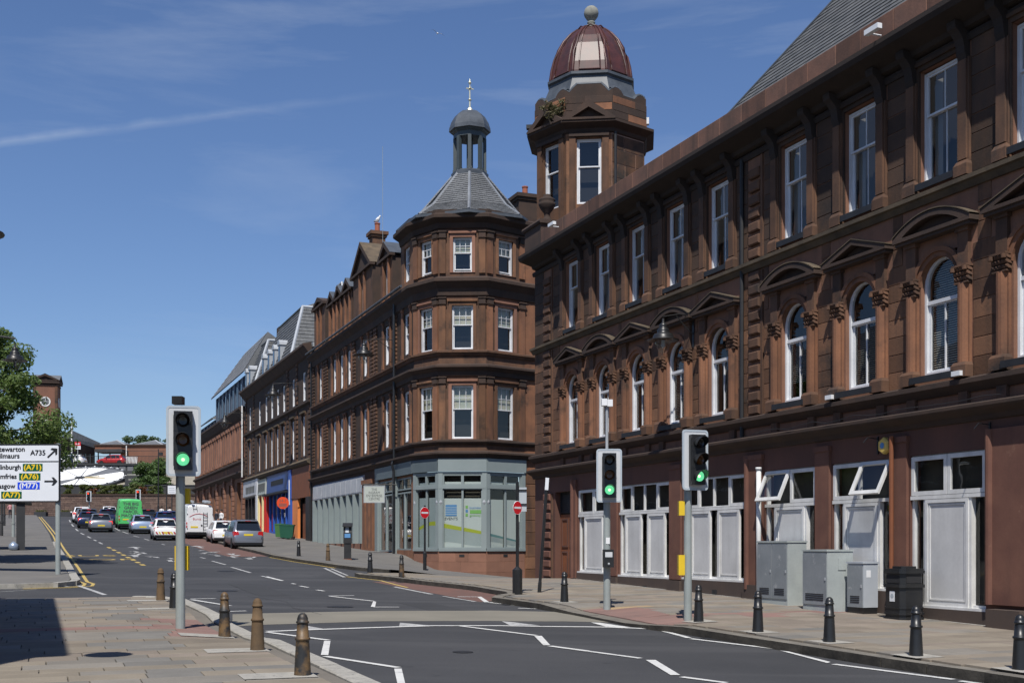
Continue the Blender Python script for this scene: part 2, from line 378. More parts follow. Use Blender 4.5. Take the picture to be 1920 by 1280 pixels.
mat('sign_white', (.70,.72,.75), (.66,.68,.71), .4, 2); mat('sign_black', (.012,.012,.014), None, .5); mat('sign_back', (.05,.05,.055), None, .6)
mat('sign_green', (.0,.085,.035), None, .4); mat('sign_blue', (.012,.06,.62), None, .4); mat('sign_yellow', (.75,.52,.02), None, .4)
mat('sign_red', (.55,.012,.02), None, .4); mat('sign_grey', (.40,.44,.47), None, .5); mat('sign_orange', (.66,.065,.012), None, .5)
mat('letter_grey', (.10,.105,.10), None, .6); mat('panel_sage', (.42,.45,.41), None, .6)
mat('shop_blue', (.03,.07,.24), (.028,.06,.20), .45, 1); mat('shop_blue_bright', (.03,.10,.42), None, .45); mat('shop_white', (.72,.72,.72), None, .5); mat('shop_orange', (.78,.26,.07), (.7,.22,.06), .6, 1)
mat('shop_red', (.50,.025,.02), None, .5); mat('shop_cream', (.78,.66,.34), None, .5); mat('shop_rust', (.22,.075,.03), (.16,.06,.03), .7, 2); mat('shop_silver', (.45,.46,.48), (.36,.37,.39), .4, 2)
mat('slate_blue', (.085,.115,.165), (.07,.095,.14), .6, 2)
mat('brick_far', (.15,.095,.075), (.105,.072,.06), .9, .6, .35, 7, .25, .05)
mat('wall_brown', (.19,.125,.095), (.13,.09,.075), .9, .8, .3, 9, .2)
mat('station_brick', (.21,.095,.06), (.16,.08,.055), .9, .4, .2, 6, .15)
mat('far_dark', (.03,.032,.036), (.045,.047,.05), .7, 1)
mat('clock_white', (.78,.78,.76), None, .7); mat('clock_grey', (.13,.135,.145), None, .7); mat('terrace', (.30,.27,.21), (.22,.2,.16), .9, 1); mat('gold', (.5,.40,.2), None, .6)
mat('tyre', (.012,.012,.013), None, .8); mat('rim', (.32,.33,.35), None, .35, metal=.6); mat('car_black', (.012,.013,.015), None, .45); mat('car_glass', (.012,.015,.018), None, .06, spec=.8)
mat('lamp_red', (.42,.015,.015), None, .15); mat('lamp_lit', (.7,.03,.02), None, .2, emit=(1,.05,.03), estr=.8); mat('lamp_clear', (.6,.6,.58), None, .15); mat('plate_yellow', (.72,.55,.04), None, .5); mat('plate_white', (.7,.7,.68), None, .5)
for nm, c, me in (('silver',(.26,.275,.30),.55),('silver_blue',(.34,.42,.55),.45),('grey',(.12,.125,.135),.5),('navy',(.015,.025,.07),.3),('white',(.74,.75,.76),0),('green',(.09,.52,.15),0),('red',(.42,.018,.022),.1),('blue',(.02,.05,.16),.3),('dark',(.02,.021,.024),.3),('forest_silver',(.22,.24,.285),.5)):
    mat('paint_'+nm, c, None, .28, metal=me, spec=.6)
mat('bin_green', (.055,.15,.045), None, .5); mat('bin_green_dark', (.015,.085,.05), None, .5)
mat('bark', (.075,.06,.045), (.05,.04,.03), .95, 4, .3, 20)
mat('skin', (.48,.27,.19), None, .6); mat('cloth_white', (.72,.72,.72), None, .9); mat('cloth_pink', (.55,.25,.26), None, .9); mat('cloth_dark', (.03,.03,.04), None, .9); mat('hair_dark', (.03,.02,.015), None, .7); mat('cloth_red', (.35,.06,.06), None, .9)
mat('cctv', (.72,.73,.74), None, .4); mat('alarm', (.66,.47,.12), None, .5); mat('gull_white', (.7,.7,.7), None, .8); mat('gull_grey', (.25,.26,.28), None, .8)
def leafmat(name, c1, c2):
    m = mat(name, c1, c2, .55, 2.5, .2, 6); b = [n for n in m.node_tree.nodes if n.type == 'BSDF_PRINCIPLED'][0]
    T = m.node_tree; o = [n for n in T.nodes if n.type == 'OUTPUT_MATERIAL'][0]
    tr = T.nodes.new('ShaderNodeBsdfTranslucent'); tr.inputs[0].default_value = (*[v*1.7 for v in c1], 1); mx = T.nodes.new('ShaderNodeMixShader'); mx.inputs[0].default_value = .3
    T.links.new(b.outputs[0], mx.inputs[1]); T.links.new(tr.outputs[0], mx.inputs[2]); T.links.new(mx.outputs[0], o.inputs[0])
leafmat('leaf', (.12,.175,.045), (.075,.12,.03)); leafmat('leaf_far', (.06,.10,.035), (.04,.07,.03)); leafmat('leaf_hedge', (.10,.115,.025), (.055,.075,.02)); leafmat('leaf_weed', (.10,.105,.045), (.09,.06,.03)); leafmat('leaf_shrub', (.085,.14,.035), (.05,.09,.025)); leafmat('leaf_russet', (.16,.06,.02), (.1,.04,.02))
# ------------------------------------------------------------------ ground, carriageway, pavements
def lerp(tab, x):
    if x <= tab[0][0]: return tab[0][1]
    for (a, va), (b, vb) in zip(tab, tab[1:]):
        if x <= b: return va+(vb-va)*(x-a)/(b-a)
    return tab[-1][1]
KR = [(-60,5.4),(-8,5.5),(-6,5.72),(0,5.85),(1.5,6.1),(5,6.0),(7.7,6.1),(9.4,6.3),(9.9,6.15),(10.6,5.4),(11.3,4.95),(15,4.95),(17.5,5.5),(20.6,6.0),(22.3,6.7),(23.0,6.6)]
KR2 = [(26.0,4.6),(26.6,5.5),(28.6,6.0),(34,6.6),(38.5,6.85),(45,6.6),(140,6.4)]
KL = [(-60,13.9),(-6,14.22),(10,14.72),(10.6,15.1),(11.0,15.9),(11.1,17.0)]
def kr(t): return lerp(KR, t)
def kr2(t): return lerp(KR2, t)
def klz(t): return lerp(KL, t) if t < 10 else lerp([(10,14.72),(10.5,15.0),(10.9,15.6),(11.05,17)], t)
def pav(t, d):                                     # pavement level with the dropped kerbs at the crossing
    z = G(t, d)
    if d < 8: z -= .085*sm((t-.6)/1.0)*sm((6.4-t)/1.2)*sm((d-kr(t)+1.5)/1.4)
    else: z -= .085*sm((t+.6)/1.0)*sm((5.0-t)/1.2)*sm((klz(t)+1.5-d)/1.4)
    return z
def W3(t, d, z): x, y = wxy(t, d); return (x, y, z)
def strip(ts, fa, fb, nd, zf, dz=0):
    mb = MB(); vs = []; fs = []
    for t in ts:
        a, b = fa(t), fb(t)
        for k in range(nd+1):
            d = a+(b-a)*k/nd; vs.append(W3(t, d, zf(t, d)+dz))
    for i in range(len(ts)-1):
        for k in range(nd):
            p = i*(nd+1)+k; fs.append((p, p+1, p+nd+2, p+nd+1))
    mb.add(vs, fs); return mb
def fr(a, b, s):
    n = max(1, round((b-a)/s)); return [a+(b-a)*i/n for i in range(n+1)]
# terrain to the horizon
ax = [-2500,-1200,-600,-300,-150,-80]+list(range(-60, 181, 4))+[200,260,350,600,1200,2500]
ay = [-2500,-1200,-600,-300,-150,-90]+list(range(-60, 81, 4))+[100,150,300,600,1200,2500]
mb = MB(); vs = [W3(t, d, G(max(-79,min(300,t)), max(-12,min(60,d)))-.32) for t in ax for d in ay]; n = len(ay)
mb.add(vs, [(i*n+k, i*n+k+1, (i+1)*n+k+1, (i+1)*n+k) for i in range(len(ax)-1) for k in range(n-1)])
struct('ground', mb, MT['asphalt_old'])
struct('road', strip(list(range(-60, 147)), lambda t: -22, lambda t: 45, 67, G, RD), MT['asphalt'])

p1 = struct('pavement_right', strip(fr(-60, 23, .5), lambda t: -.3, lambda t: kr(t)-.02, 10, pav, -.035), MT['mortar'])
p2 = struct('pavement_far_right', strip(fr(26.4, 140, 1), lambda t: -8 if t < 34 else -.3, lambda t: kr2(t)-.02, 10, pav, 0), MT['pavement_far'])
p3 = struct('pavement_left', strip(fr(-60, 11.0, .5), lambda t: klz(t)+.02, lambda t: 21, 10, pav, -.035), MT['mortar'])
KF = [(18.0,18.5),(18.3,17.6),(19.0,17.0),(20.5,16.8),(73,17.2),(140,18.4)]
kf = lambda t: lerp(KF, t)
p4 = struct('pavement_far_left', strip(fr(18.0, 140, 1), lambda t: kf(t)+.02, lambda t: 30, 10, pav, 0), MT['pavement_far'])
for p in (p1, p2, p3, p4): ORG[p.name] = (0, 0, 0)

# kerbs: every stone its own
def kerb(parent, tab, t0, t1, side, length, depth=.13, mname='kerbstone', width=.26, nmax=400, drop=None):
    pts = []; t = t0
    while t <= t1: pts.append((t, lerp(tab, t))); t += .05
    run = 0; seg = [pts[0]]; k = 0
    def stone(seg):
        a, b = seg[0], seg[-1]; mb = MB(); vs = []
        ln = math.hypot(b[0]-a[0], b[1]-a[1]); tx, ty = (b[0]-a[0])/ln, (b[1]-a[1])/ln
        nx, ny = (-ty, tx) if side < 0 else (ty, -tx)
        g = .006; a = (a[0]+tx*g, a[1]+ty*g); b = (b[0]-tx*g, b[1]-ty*g)
        j = random.uniform(-.008, .008); c = .02
        for (q, s) in ((a, 0), (b, 0)):
            zt = pav(q[0], q[1])+.004+j*.5
            for o, dz in ((width, -.2), (width, 0), (c+j, 0), (j, -c), (j+.012, -depth-.12)):
                vs.append(W3(q[0]+nx*o, q[1]+ny*o, zt+dz))
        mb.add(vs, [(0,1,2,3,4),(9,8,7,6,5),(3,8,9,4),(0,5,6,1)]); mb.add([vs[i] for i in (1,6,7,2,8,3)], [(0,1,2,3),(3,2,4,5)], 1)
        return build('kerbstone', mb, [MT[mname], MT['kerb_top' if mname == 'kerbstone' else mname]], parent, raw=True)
    for q in pts[1:]:
        run += math.hypot(q[0]-seg[-1][0], q[1]-seg[-1][1]); seg.append(q)
        if run >= length*random.uniform(.85, 1.15): stone(seg); k += 1; seg = [q]; run = 0
    if len(seg) > 3: stone(seg)
kerb(p1, KR, -12, 23, -1, .95)
kerb(p2, KR2, 26.0, 70, -1, .95)
kerb(p3, KL, -12, 10.9, 1, .95, mname='sett_pale')
kerb(p4, KF, 18.0, 60, 1, 1.2, mname='sett_pale')
for i in range(10):
    a, b = 18.45+i*1.15, 19.58+i*1.15; zz = pav(18.0, a)
    build('kerbstone', MB().add([W3(t_, d_, pav(18.0, d_)+z_) for z_ in (-.4, .004) for t_, d_ in ((17.9,a),(18.16,a),(18.16,b),(17.9,b))], [(4,5,6,7),(0,1,5,4),(1,2,6,5),(2,3,7,6),(3,0,4,7)]), MT['sett_pale'], p4, raw=True)

# paving slabs laid in courses across the pavement
def slab(t0, t1, d0, d1, lift):
    mb = MB(); g = .006; t0 += g; t1 -= g; d0 += g; d1 -= g; c = .006
    q = [(t0,d0),(t1,d0),(t1,d1),(t0,d1)]; qi = [(t0+c,d0+c),(t1-c,d0+c),(t1-c,d1-c),(t0+c,d1-c)]
    vs = [W3(a, b, pav(a, b)-.045) for a, b in q]+[W3(a, b, pav(a, b)-.006+lift) for a, b in q]+[W3(a, b, pav(a, b)+lift) for a, b in qi]
    return mb.add(vs, [(0,1,5,4),(1,2,6,5),(2,3,7,6),(3,0,4,7),(4,5,9,8),(5,6,10,9),(6,7,11,10),(7,4,8,11),(8,9,10,11)])
def paving(parent, t0, t1, dlo, dhi, pick, limit, key):
    pieces = []; t = t0
    while t < t1:
        w = random.choice((.3,.4,.4,.45,.5,.6)); lo, hi = dlo(t+w/2), dhi(t+w/2)
        hue = random.choice(('slab_buff','slab_buff','slab_grey','slab_pink','slab_brown'))
        d = lo
        while d < hi-.05:
            l = random.uniform(.55, 1.25)
            if hi-d-l < .35: l = hi-d
            pieces.append((t, t+w, d, d+l, pick(t+w/2, d+l/2) or (hue if random.random() < .62 else random.choice(('slab_buff','slab_grey','slab_pink','slab_brown','slab_dark','slab_grey')))))
            d += l
        t += w
    pieces.sort(key=key); rest = {}
    for i, (a, b, c, e, m) in enumerate(pieces):
        mb = slab(a, b, c, e, random.uniform(-.002, .003))
        if i < limit: build('paving_slab', mb, MT[m], parent, raw=True)
        else: rest.setdefault(m, MB()).add(mb.v, mb.f)
    for m, mb in rest.items():
        o = build('paving_slabs_beyond', mb, MT[m], parent, raw=True); o['kind'] = 'stuff'
    return pieces
def pick_r(t, d):
    if 1.0 < t < 5.4 and d > kr(t)-1.25: return 'tactile'
    if 1.9 < t < 3.0: return 'tactile' if random.random() < .8 else 'slab_pink'
    if 4.9 < t < 5.5 and d > 4.0: return 'tactile_buff'
def pick_l(t, d):
    if .4 < t < 3.9 and d < klz(t)+1.15: return 'tactile'
    if 1.6 < t < 2.5 and d < 18.4: return 'tactile'
    if 16.05 < d < 16.4: return 'slab_dark'
def dist_cam(p): x, y = wxy((p[0]+p[1])/2, (p[2]+p[3])/2); return math.hypot(x, y) + (0 if abs(x) < y*.45 else 500)
paving(p1, -14, 22.6, lambda t: .02, lambda t: kr(t)-.27, pick_r, 300, dist_cam)
paving(p3, -14, 10.6, lambda t: klz(t)+.28, lambda t: 20.4, pick_l, 290, dist_cam)
# grey lime edging against the house front
mb = MB()
for i in range(60):
    t = -3+i*.4; w = random.uniform(.06, .2); q = [(t,.03),(t+.4,.03),(t+.4,random.uniform(.08,.2)),(t,w)]
    mb.add([W3(a, b, pav(a, b)+.006) for a, b in q], [(0,1,2,3)])
build('edge_mortar', mb, MT['sett_pale'], p1, raw=True)

# painted and coloured surfaces on the road, each a thin sheet
LVL = [RD+.006]
def sheet(name, pts, m, td=False, lift=.006):
    q = [p if td else gp(*p) for p in pts]; mb = MB()
    mb.add([W3(t, d, G(t, d)+RD+lift) for t, d in q], [tuple(range(len(q)))]); return struct(name, mb, MT[m])
def band(name, up, lo, m, lift=.004, td=False):
    a = [p if td else gp(*p) for p in up]; b = [p if td else gp(*p) for p in lo]; mb = MB(); vs = []; fs = []; n = 8
    def at(P, s): s *= len(P)-1; i = min(int(s), len(P)-2); f = s-i; return (P[i][0]+(P[i+1][0]-P[i][0])*f, P[i][1]+(P[i+1][1]-P[i][1])*f)
    M = 30
    for i in range(M+1):
        p, r = at(a, i/M), at(b, i/M)
        for k in range(n+1):
            t, d = p[0]+(r[0]-p[0])*k/n, p[1]+(r[1]-p[1])*k/n; vs.append(W3(t, d, G(t, d)+RD+lift))
    for i in range(M):
        for k in range(n): q = i*(n+1)+k; fs.append((q, q+1, q+n+2, q+n+1))
    return struct(name, mb.add(vs, fs), MT[m])
def pline(name, pts, w, m='line_white', td=False, lift=.010):
    q = [p if td else gp(*p) for p in pts]; mb = MB(); vs = []; fs = []; P = []
    for (a, b), (c, e) in zip(q, q[1:]):
        n = max(1, int(math.hypot(c-a, e-b)/.8)); P += [(a+(c-a)*i/n, b+(e-b)*i/n) for i in range(n)]
    P.append(q[-1])
    for i, p in enumerate(P):
        a, b = P[max(i-1,0)], P[min(i+1,len(P)-1)]; l = math.hypot(b[0]-a[0], b[1]-a[1]) or 1; nx, ny = -(b[1]-a[1])/l, (b[0]-a[0])/l
        for s in (-.5, .5): t, d = p[0]+nx*w*s, p[1]+ny*w*s; vs.append(W3(t, d, G(t, d)+RD+lift))
    for i in range(len(P)-1): fs.append((2*i, 2*i+1, 2*i+3, 2*i+2))
    return struct(name, mb.add(vs, fs), MT[m])
C5 = lambda L: [(500+x/3.2, 1000+y/3.2) for x, y in L]
C6 = lambda L: [(1000+x/2.087, 1040+y/2.087) for x, y in L]
C4 = lambda L: [(x/2.743, 1000+y/2.743) for x, y in L]
C8 = lambda L: [(100+x/6.4, 880+y/6.4) for x, y in L]
band('crossing_surface', [(436,1151),(500,1149),(719,1144.5),(922,1144),(1060,1147),(1120,1151)], [(436,1174),(500,1170.5),(719,1164),(922,1163.5),(1060,1164.5),(1180,1167)], 'buff_surface')
band('parking_bay_surface', [(11.0,5.0),(14.8,5.0),(17.4,5.55),(20,5.95)], [(9.7,6.75),(14,6.8),(17.4,6.9),(20,7.0)], 'red_surface', td=True)
band('parking_bay_surface', [(40,6.95),(60,6.7),(80,6.6),(100,6.6)], [(40,9.0),(60,8.9),(80,8.8),(100,8.8)], 'red_surface', td=True)
for nm, L in (('stop_line', C5([(0,588),(250,578),(540,568),(1000,553),(1400,553),(1920,560)])+C6([(300,283),(490,291)])),):
    pline(nm, L, .16)
for L in (C5([(0,592),(370,640)]), C5([(350,737),(790,805)]), C5([(1150,553),(1620,612)]), C5([(1700,675),(1920,703)])+C6([(65,357),(420,405)]), C6([(580,478),(755,501)]), C6([(480,290),(610,325)]), C6([(615,328),(950,368)]), C6([(1175,428),(1645,488)]), C6([(1670,494),(1800,512)]),
          C5([(380,376),(640,405)]), C5([(640,441),(795,441)]), C5([(370,374),(525,372)]), C5([(1145,379),(1290,380)]), C5([(1335,413),(1600,443)]), C5([(1510,448),(1670,453)]), C4([(980,336),(1110,334)]), C4([(985,340),(1185,372)]), C4([(1130,402),(1268,398)])):
    pline('zigzag_line', L, .12)
for q in ([(345,645),(383,645),(370,730),(325,730)], [(765,812),(810,812),(832,905),(785,905)], [(1605,615),(1650,615),(1702,671),(1660,671)], [(640,405),(657,410),(650,440),(625,440)], [(1265,381),(1290,381),(1336,412),(1305,412)]):
    sheet('zigzag_dash', C5(q), 'line_white', lift=.011)
sheet('zigzag_dash', C6([(440,412),(478,412),(575,471),(537,471)]), 'line_white', lift=.011); sheet('zigzag_dash', C6([(965,375),(1000,379),(1163,420),(1150,424)]), 'line_white', lift=.011)
for q in ([(800,535),(985,552),(795,556)], [(1410,526),(1480,532),(1640,552),(1460,551)], [(250,555),(352,574),(255,580),(168,575)]): sheet('ramp_marking', C5(q), 'line_worn', lift=.008)
sheet('ramp_marking', C6([(225,265),(260,266),(380,284),(290,283)]), 'line_white', lift=.011)
for L in ([(0,258),(95,283)], [(150,299),(172,303)], [(198,314),(250,323)], [(300,338),(345,345)]): pline('lane_dash', C5(L), .11)
for L in ([(1190,173),(1290,202)], [(1345,218),(1450,242)], [(1090,141),(1160,160)], [(1030,122),(1055,128)]): pline('lane_dash', C4(L), .12, 'line_worn')
pts = [(190,600),(215,650),(262,705),(320,757),(400,797),(480,838),(540,868),(620,910)]
for a, b in zip(pts, pts[1:]):
    pline('lane_dash', C8([(a[0]+(b[0]-a[0])*.1, a[1]+(b[1]-a[1])*.1), (a[0]+(b[0]-a[0])*.6, a[1]+(b[1]-a[1])*.6)]), .14, 'line_worn')
for i in range(8):
    x, y = 655+i*57, 930+i*29.5; pline('bus_stop_dash', C8([(x,y),(x+32,y+14)]), .2, 'line_yellow')
for L in ([(735,700),(800,735)], [(830,745),(900,770)], [(960,795),(1030,810)], [(1090,830),(1150,848)], [(1300,893),(1340,903)]): pline('lane_dash', C8(L), .12, 'line_worn')
# double yellow lines
pline('yellow_line', [(21.5,16.55),(30,16.6),(73,16.95),(135,18.1)], .11, 'line_yellow', True); pline('yellow_line', [(21.3,16.3),(30,16.35),(73,16.7),(135,17.85)], .11, 'line_yellow', True)
pline('yellow_line', [(21.5,16.55),(20.3,16.4),(19.0,16.5),(18.3,17.0),(17.8,18.2)], .11, 'line_yellow', True); pline('yellow_line', [(21.3,16.3),(20.2,16.15),(18.8,16.25),(18.0,16.9),(17.55,18.2)], .11, 'line_yellow', True)
pline('yellow_line', [(22.9,7.2),(20.5,6.55),(16.5,6.75)], .1, 'line_yellow', True); pline('yellow_line', [(28.5,6.3),(34,6.9),(39,7.15)], .1, 'line_yellow', True)
pline('bay_edge_line', [(22.6,7.35),(28.5,6.75)], .12, 'line_worn', True); pline('bay_edge_line', [(23.5,7.0),(28.2,6.55)], .1, 'line_worn', True)
pline('bay_edge_line', [(9.8,6.85),(12.3,6.95)], .1, 'line_worn', True); pline('bay_edge_line', [(13.2,7.0),(17,7.05)], .14, 'line_worn', True)
pline('give_way_line', C4([(405,268),(540,316)]), .14, 'line_worn'); pline('give_way_line', C4([(310,268),(350,274)]), .14, 'line_worn'); pline('side_road_line', C4([(0,300),(190,288)]), .08, 'line_worn')
# worn lettering and arrows on the carriageway
def road_text(s, px, size, m, stretch, sq=1.0):
    t0, d0 = gp(*px); v, f = text(s, size); mb = MB()
    mb.add([W3(t0+y*stretch, d0-x*sq, G(t0+y*stretch, d0-x*sq)+RD+.010) for x, y, z in v], f); return struct('road_lettering', mb, MT[m])
road_text('BUS', (163, 1041.5), 1.5, 'line_yellow', 1.5, 1.1); road_text('STOP', (172, 1049), 1.5, 'line_yellow', 1.2, 1.1)
def arrow(px):
    t, d = gp(*px); q = [(t,d+.1),(t+2.2,d+.1),(t+2.2,d+.45),(t+3.4,d),(t+2.2,d-.45),(t+2.2,d-.1),(t,d-.1)]
    sheet('lane_arrow', q, 'line_worn', True, .010)
arrow((258,1029)); arrow((380,1027)); arrow((118,963))
random.seed(11)
def worn_strokes(x0, x1, y0, y1, n):
    for i in range(n):
        x = random.uniform(x0, x1); y = random.uniform(y0, y1)+(x-x0)*.12; l = random.uniform(6, 17)
        pline('worn_marking', [(x,y),(x+l*.5,y+random.uniform(-1,1.5)),(x+l,y+random.uniform(-2,3))], random.uniform(.14,.26), 'line_worn')
worn_strokes(235, 318, 1032, 1042, 13); worn_strokes(372, 470, 1030, 1037, 15)
# repair patches, ironwork and gullies in the carriageway
for q in ([(6.2,8.2),(9.8,8.1),(9.8,9.0),(6.2,9.1)], [(13,11.2),(19.5,11.0),(19.5,12.0),(13,12.1)]): sheet('road_patch', q, 'asphalt_patch', True, .004)
def cover(t, d, r, m='iron_soft', n=16):
    mb = MB(); mb.add([W3(t+r*math.cos(6.2832*k/n), d+r*math.sin(6.2832*k/n), G(t+r*math.cos(6.2832*k/n), d+r*math.sin(6.2832*k/n))+RD+.009) for k in range(n)], [tuple(range(n))]); struct('manhole_cover', mb, MT[m])
cover(*gp(868,1222), .17); cover(8.4, 10.9, .33); cover(15.5, 12.6, .3); cover(27, 11, .33)
for t_ in (-1.2, 8.3, 19.2): sheet('road_gully', [(t_,kr(t_)+.05),(t_+.45,kr(t_+.45)+.05),(t_+.45,kr(t_+.45)+.42),(t_,kr(t_)+.42)], 'iron_soft', True, .012)
pline('road_crack', [(6,11.9),(8.2,12.1),(10.5,11.8),(13,12.4)], .02, 'asphalt_patch', True, .005)
# ------------------------------------------------------------------ facade kit (all in street t,d,z)
def wall_holes(t0, t1, z0, z1, holes, d=0., depth=.3):
    xs = sorted({t0, t1}|{v for h in holes for v in (h[0], h[1]) if t0 < v < t1}); zs = sorted({z0, z1}|{v for h in holes for v in (h[2], h[3]) if z0 < v < z1})
    mb = MB()
    for a, b in zip(xs, xs[1:]):
        for c, e in zip(zs, zs[1:]):
            mx, mz = (a+b)/2, (c+e)/2
            if any(h[0] < mx < h[1] and h[2] < mz < h[3] for h in holes): continue
            mb.quad((a,d,c),(a,d,e),(b,d,e),(b,d,c))
    for h in holes:
        a, b, c, e = h[:4]; y = d-depth
        mb.quad((a,d,c),(a,y,c),(a,y,e),(a,d,e)); mb.quad((b,d,c),(b,d,e),(b,y,e),(b,y,c)); mb.quad((a,d,c),(b,d,c),(b,y,c),(a,y,c)); mb.quad((a,d,e),(a,y,e),(b,y,e),(b,d,e))
    return mb
def ashlar(parent, t0, t1, z0, z1, holes, ch, bl, m, proud=.018, d=0., limit=300, count=None, names=('stone','stone_infill')):
    out_ = []; nc = max(1, round((z1-z0)/ch)); h = (z1-z0)/nc
    for k in range(nc):
        a, b = z0+k*h, z0+(k+1)*h; iv = [(t0, t1)]
        for hh in holes:
            if hh[2] < b-.02 and hh[3] > a+.02:
                nv = []
                for p, q in iv:
                    if hh[1] <= p or hh[0] >= q: nv.append((p, q)); continue
                    if hh[0]-p > .06: nv.append((p, hh[0]))
                    if q-hh[1] > .06: nv.append((hh[1], q))
                iv = nv
        for p, q in iv:
            n = max(1, round((q-p)/bl+(.5 if k%2 else 0)*random.random())); x = p
            for i in range(n):
                w = (q-p)/n*(1 if n == 1 else random.uniform(.85, 1.15)); e = q if i == n-1 else min(q, x+w)
                out_.append((x, e, a, b)); x = e
    rest = MB(); c = 0
    for x, e, a, b in sorted(out_, key=lambda r: r[0]):
        mb = MB().block(x+.008, e-.008, a+.008, b-.008, d-.01, d+proud+random.uniform(-.003,.003), .008)
        if c < limit: build(names[0], mb, MT[m], parent); c += 1
        else: rest.add(mb.v, mb.f)
    if rest.v: o = build(names[1], rest, MT[m], parent); o['kind'] = 'stuff'
    return c
def moulding(name, parent, t0, t1, prof, m): return build(name, MB().prismx(prof, t0, t1), MT[m], parent)
def archpts(w, zs, n=12, r=None):     # semicircle from +w/2 over the crown to -w/2
    r = r or w/2; return [(r*math.cos(math.pi*i/n), zs+r*math.sin(math.pi*i/n)) for i in range(n+1)]
# shared sash-window meshes
def sash_meshes(w, h, bars_up=1, bars_lo=1, rows_up=1, fw=.065, mid=.55, open_=0., m='sash_white'):
    F = MB(); z1 = h*mid
    F.frame(-w/2, w/2, 0, h, fw, -.10, 0)
    F.frame(-w/2+fw, w/2-fw, z1-.02, h-fw, .045, -.075, -.025)
    F.frame(-w/2+fw, w/2-fw, fw+open_, z1+.03, .055, -.125, -.078)
    def bars(nb, a, b, y): return [F.box(-w/2+fw+(w-2*fw)*(i+1)/(nb+1)-.012, -w/2+fw+(w-2*fw)*(i+1)/(nb+1)+.012, y-.02, y+.012, a, b) for i in range(nb)]
    bars(bars_up, z1, h-fw, -.05); bars(bars_lo, fw, z1, -.10)
    for r in range(1, rows_up): zz = z1+(h-fw-z1)*r/rows_up; F.box(-w/2+fw, w/2-fw, -.065, -.035, zz-.012, zz+.012)
    pu = MB(); pu.quad((-w/2+fw,-.055,z1),(w/2-fw,-.055,z1),(w/2-fw,-.055,h-fw),(-w/2+fw,-.055,h-fw)); pl = MB(); pl.quad((-w/2+fw,-.105,fw+open_),(w/2-fw,-.105,fw+open_),(w/2-fw,-.105,z1),(-w/2+fw,-.105,z1))
    return F.mesh('window', MT[m]), pu.mesh('pane', MT['glass']), pl.mesh('pane', MT['glass'])
def put_window(parent, ms, t, d, z, name='window', rot=None, blind=None, h=None, w=None):
    o = piece(name, ms[0], parent, t, d, z, rot)
    for me in ms[1:]: link('pane', me, o)
    return o

# ================================================================== the long three-storey sandstone range on the right
D = bthing('sandstone_office_range', 8, -1.45, 'long three storey red sandstone office range with boarded ground floor windows and pedimented first floor', 'building')
T0, T1 = -12.0, 21.9
BC = [-10.55,-7.95,-5.32,-2.71,-.1,2.47,5.06,8.63,11.04,13.5,15.95,18.43]
up_h = [(c-.58, c+.58, 7.72, 10.22) for c in BC]; fi_h = [(c-.55, c+.55, 3.62, 6.18) for c in BC]
build('wall', wall_holes(T0, T1, 2.56, 11.1, up_h+fi_h, 0, .3), MT['wall_core'], D)
SH = [(15.5,17.98,-.95),(11.4,14.8,-1.0),(7.28,10.63,-.98),(4.18,6.38,-.98),(1.43,3.53,-1.0),(-1.43,.79,-1.31),(-5.0,-2.75,-1.31),(-8.4,-6.2,-1.31),(-11.5,-9.4,-1.31)]
gf = [(a, b, s, 1.93) for a, b, s in SH]+[(18.42,20.0,-1.9,1.93)]
build('ground_floor_wall', wall_holes(T0, T1, -2.6, 2.56, gf, 0, .28), MT['painted_stone'], D)
mb = MB(); mb.quad((T0,-.75,-2.5),(T0,-.75,11),(T1,-.75,11),(T1,-.75,-2.5)); build('interior_wall', mb, MT['interior'], D)
build('shop_interior', MB().quad((T0,-.30,-2.5),(T0,-.30,2.5),(T1,-.30,2.5),(T1,-.30,-2.5)), MT['interior_warm'], D)
# end walls, back and roof deck
mb = MB(); mb.box(T0-.02, T0+.3, -14, -.002, -2.6, 11.05); mb.box(T0, T1+3, -14.3, -14, -2.6, 11.05); mb.box(T0, T1, -14, -.8, 10.7, 11.0)
mb.quad((T1,0,-2.6),(T1,0,11.1),(T1+1.2,-.6,11.1),(T1+1.2,-.6,-2.6)); mb.quad((T1+1.2,-.6,-2.6),(T1+1.2,-.6,11.1),(T1+1.6,-14,11.1),(T1+1.6,-14,-2.6))
build('return_wall', mb, MT['stone'], D)
# courses of ashlar between the windows
pil = [(c+s*.79-.2, c+s*.79+.2, 3.43, 6.7) for c in BC for s in (-1, 1)]; pup = [(c+s*.76-.18, c+s*.76+.18, 7.57, 10.7) for c in BC for s in (-1, 1)]
ped = [(c-1.12, c+1.12, 6.5, 7.0) for c in BC]; arc = [(c-.62, c+.62, 3.43, 6.6) for c in BC]
qn = [(6.4, 7.15, 3.4, 10.5), (20.15, 21.05, 3.4, 10.5)]
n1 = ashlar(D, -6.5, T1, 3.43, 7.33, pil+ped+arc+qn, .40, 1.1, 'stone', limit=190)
n2 = ashlar(D, -6.5, T1, 7.6, 10.34, up_h+pup+qn, .40, 1.1, 'stone_upper', limit=110)
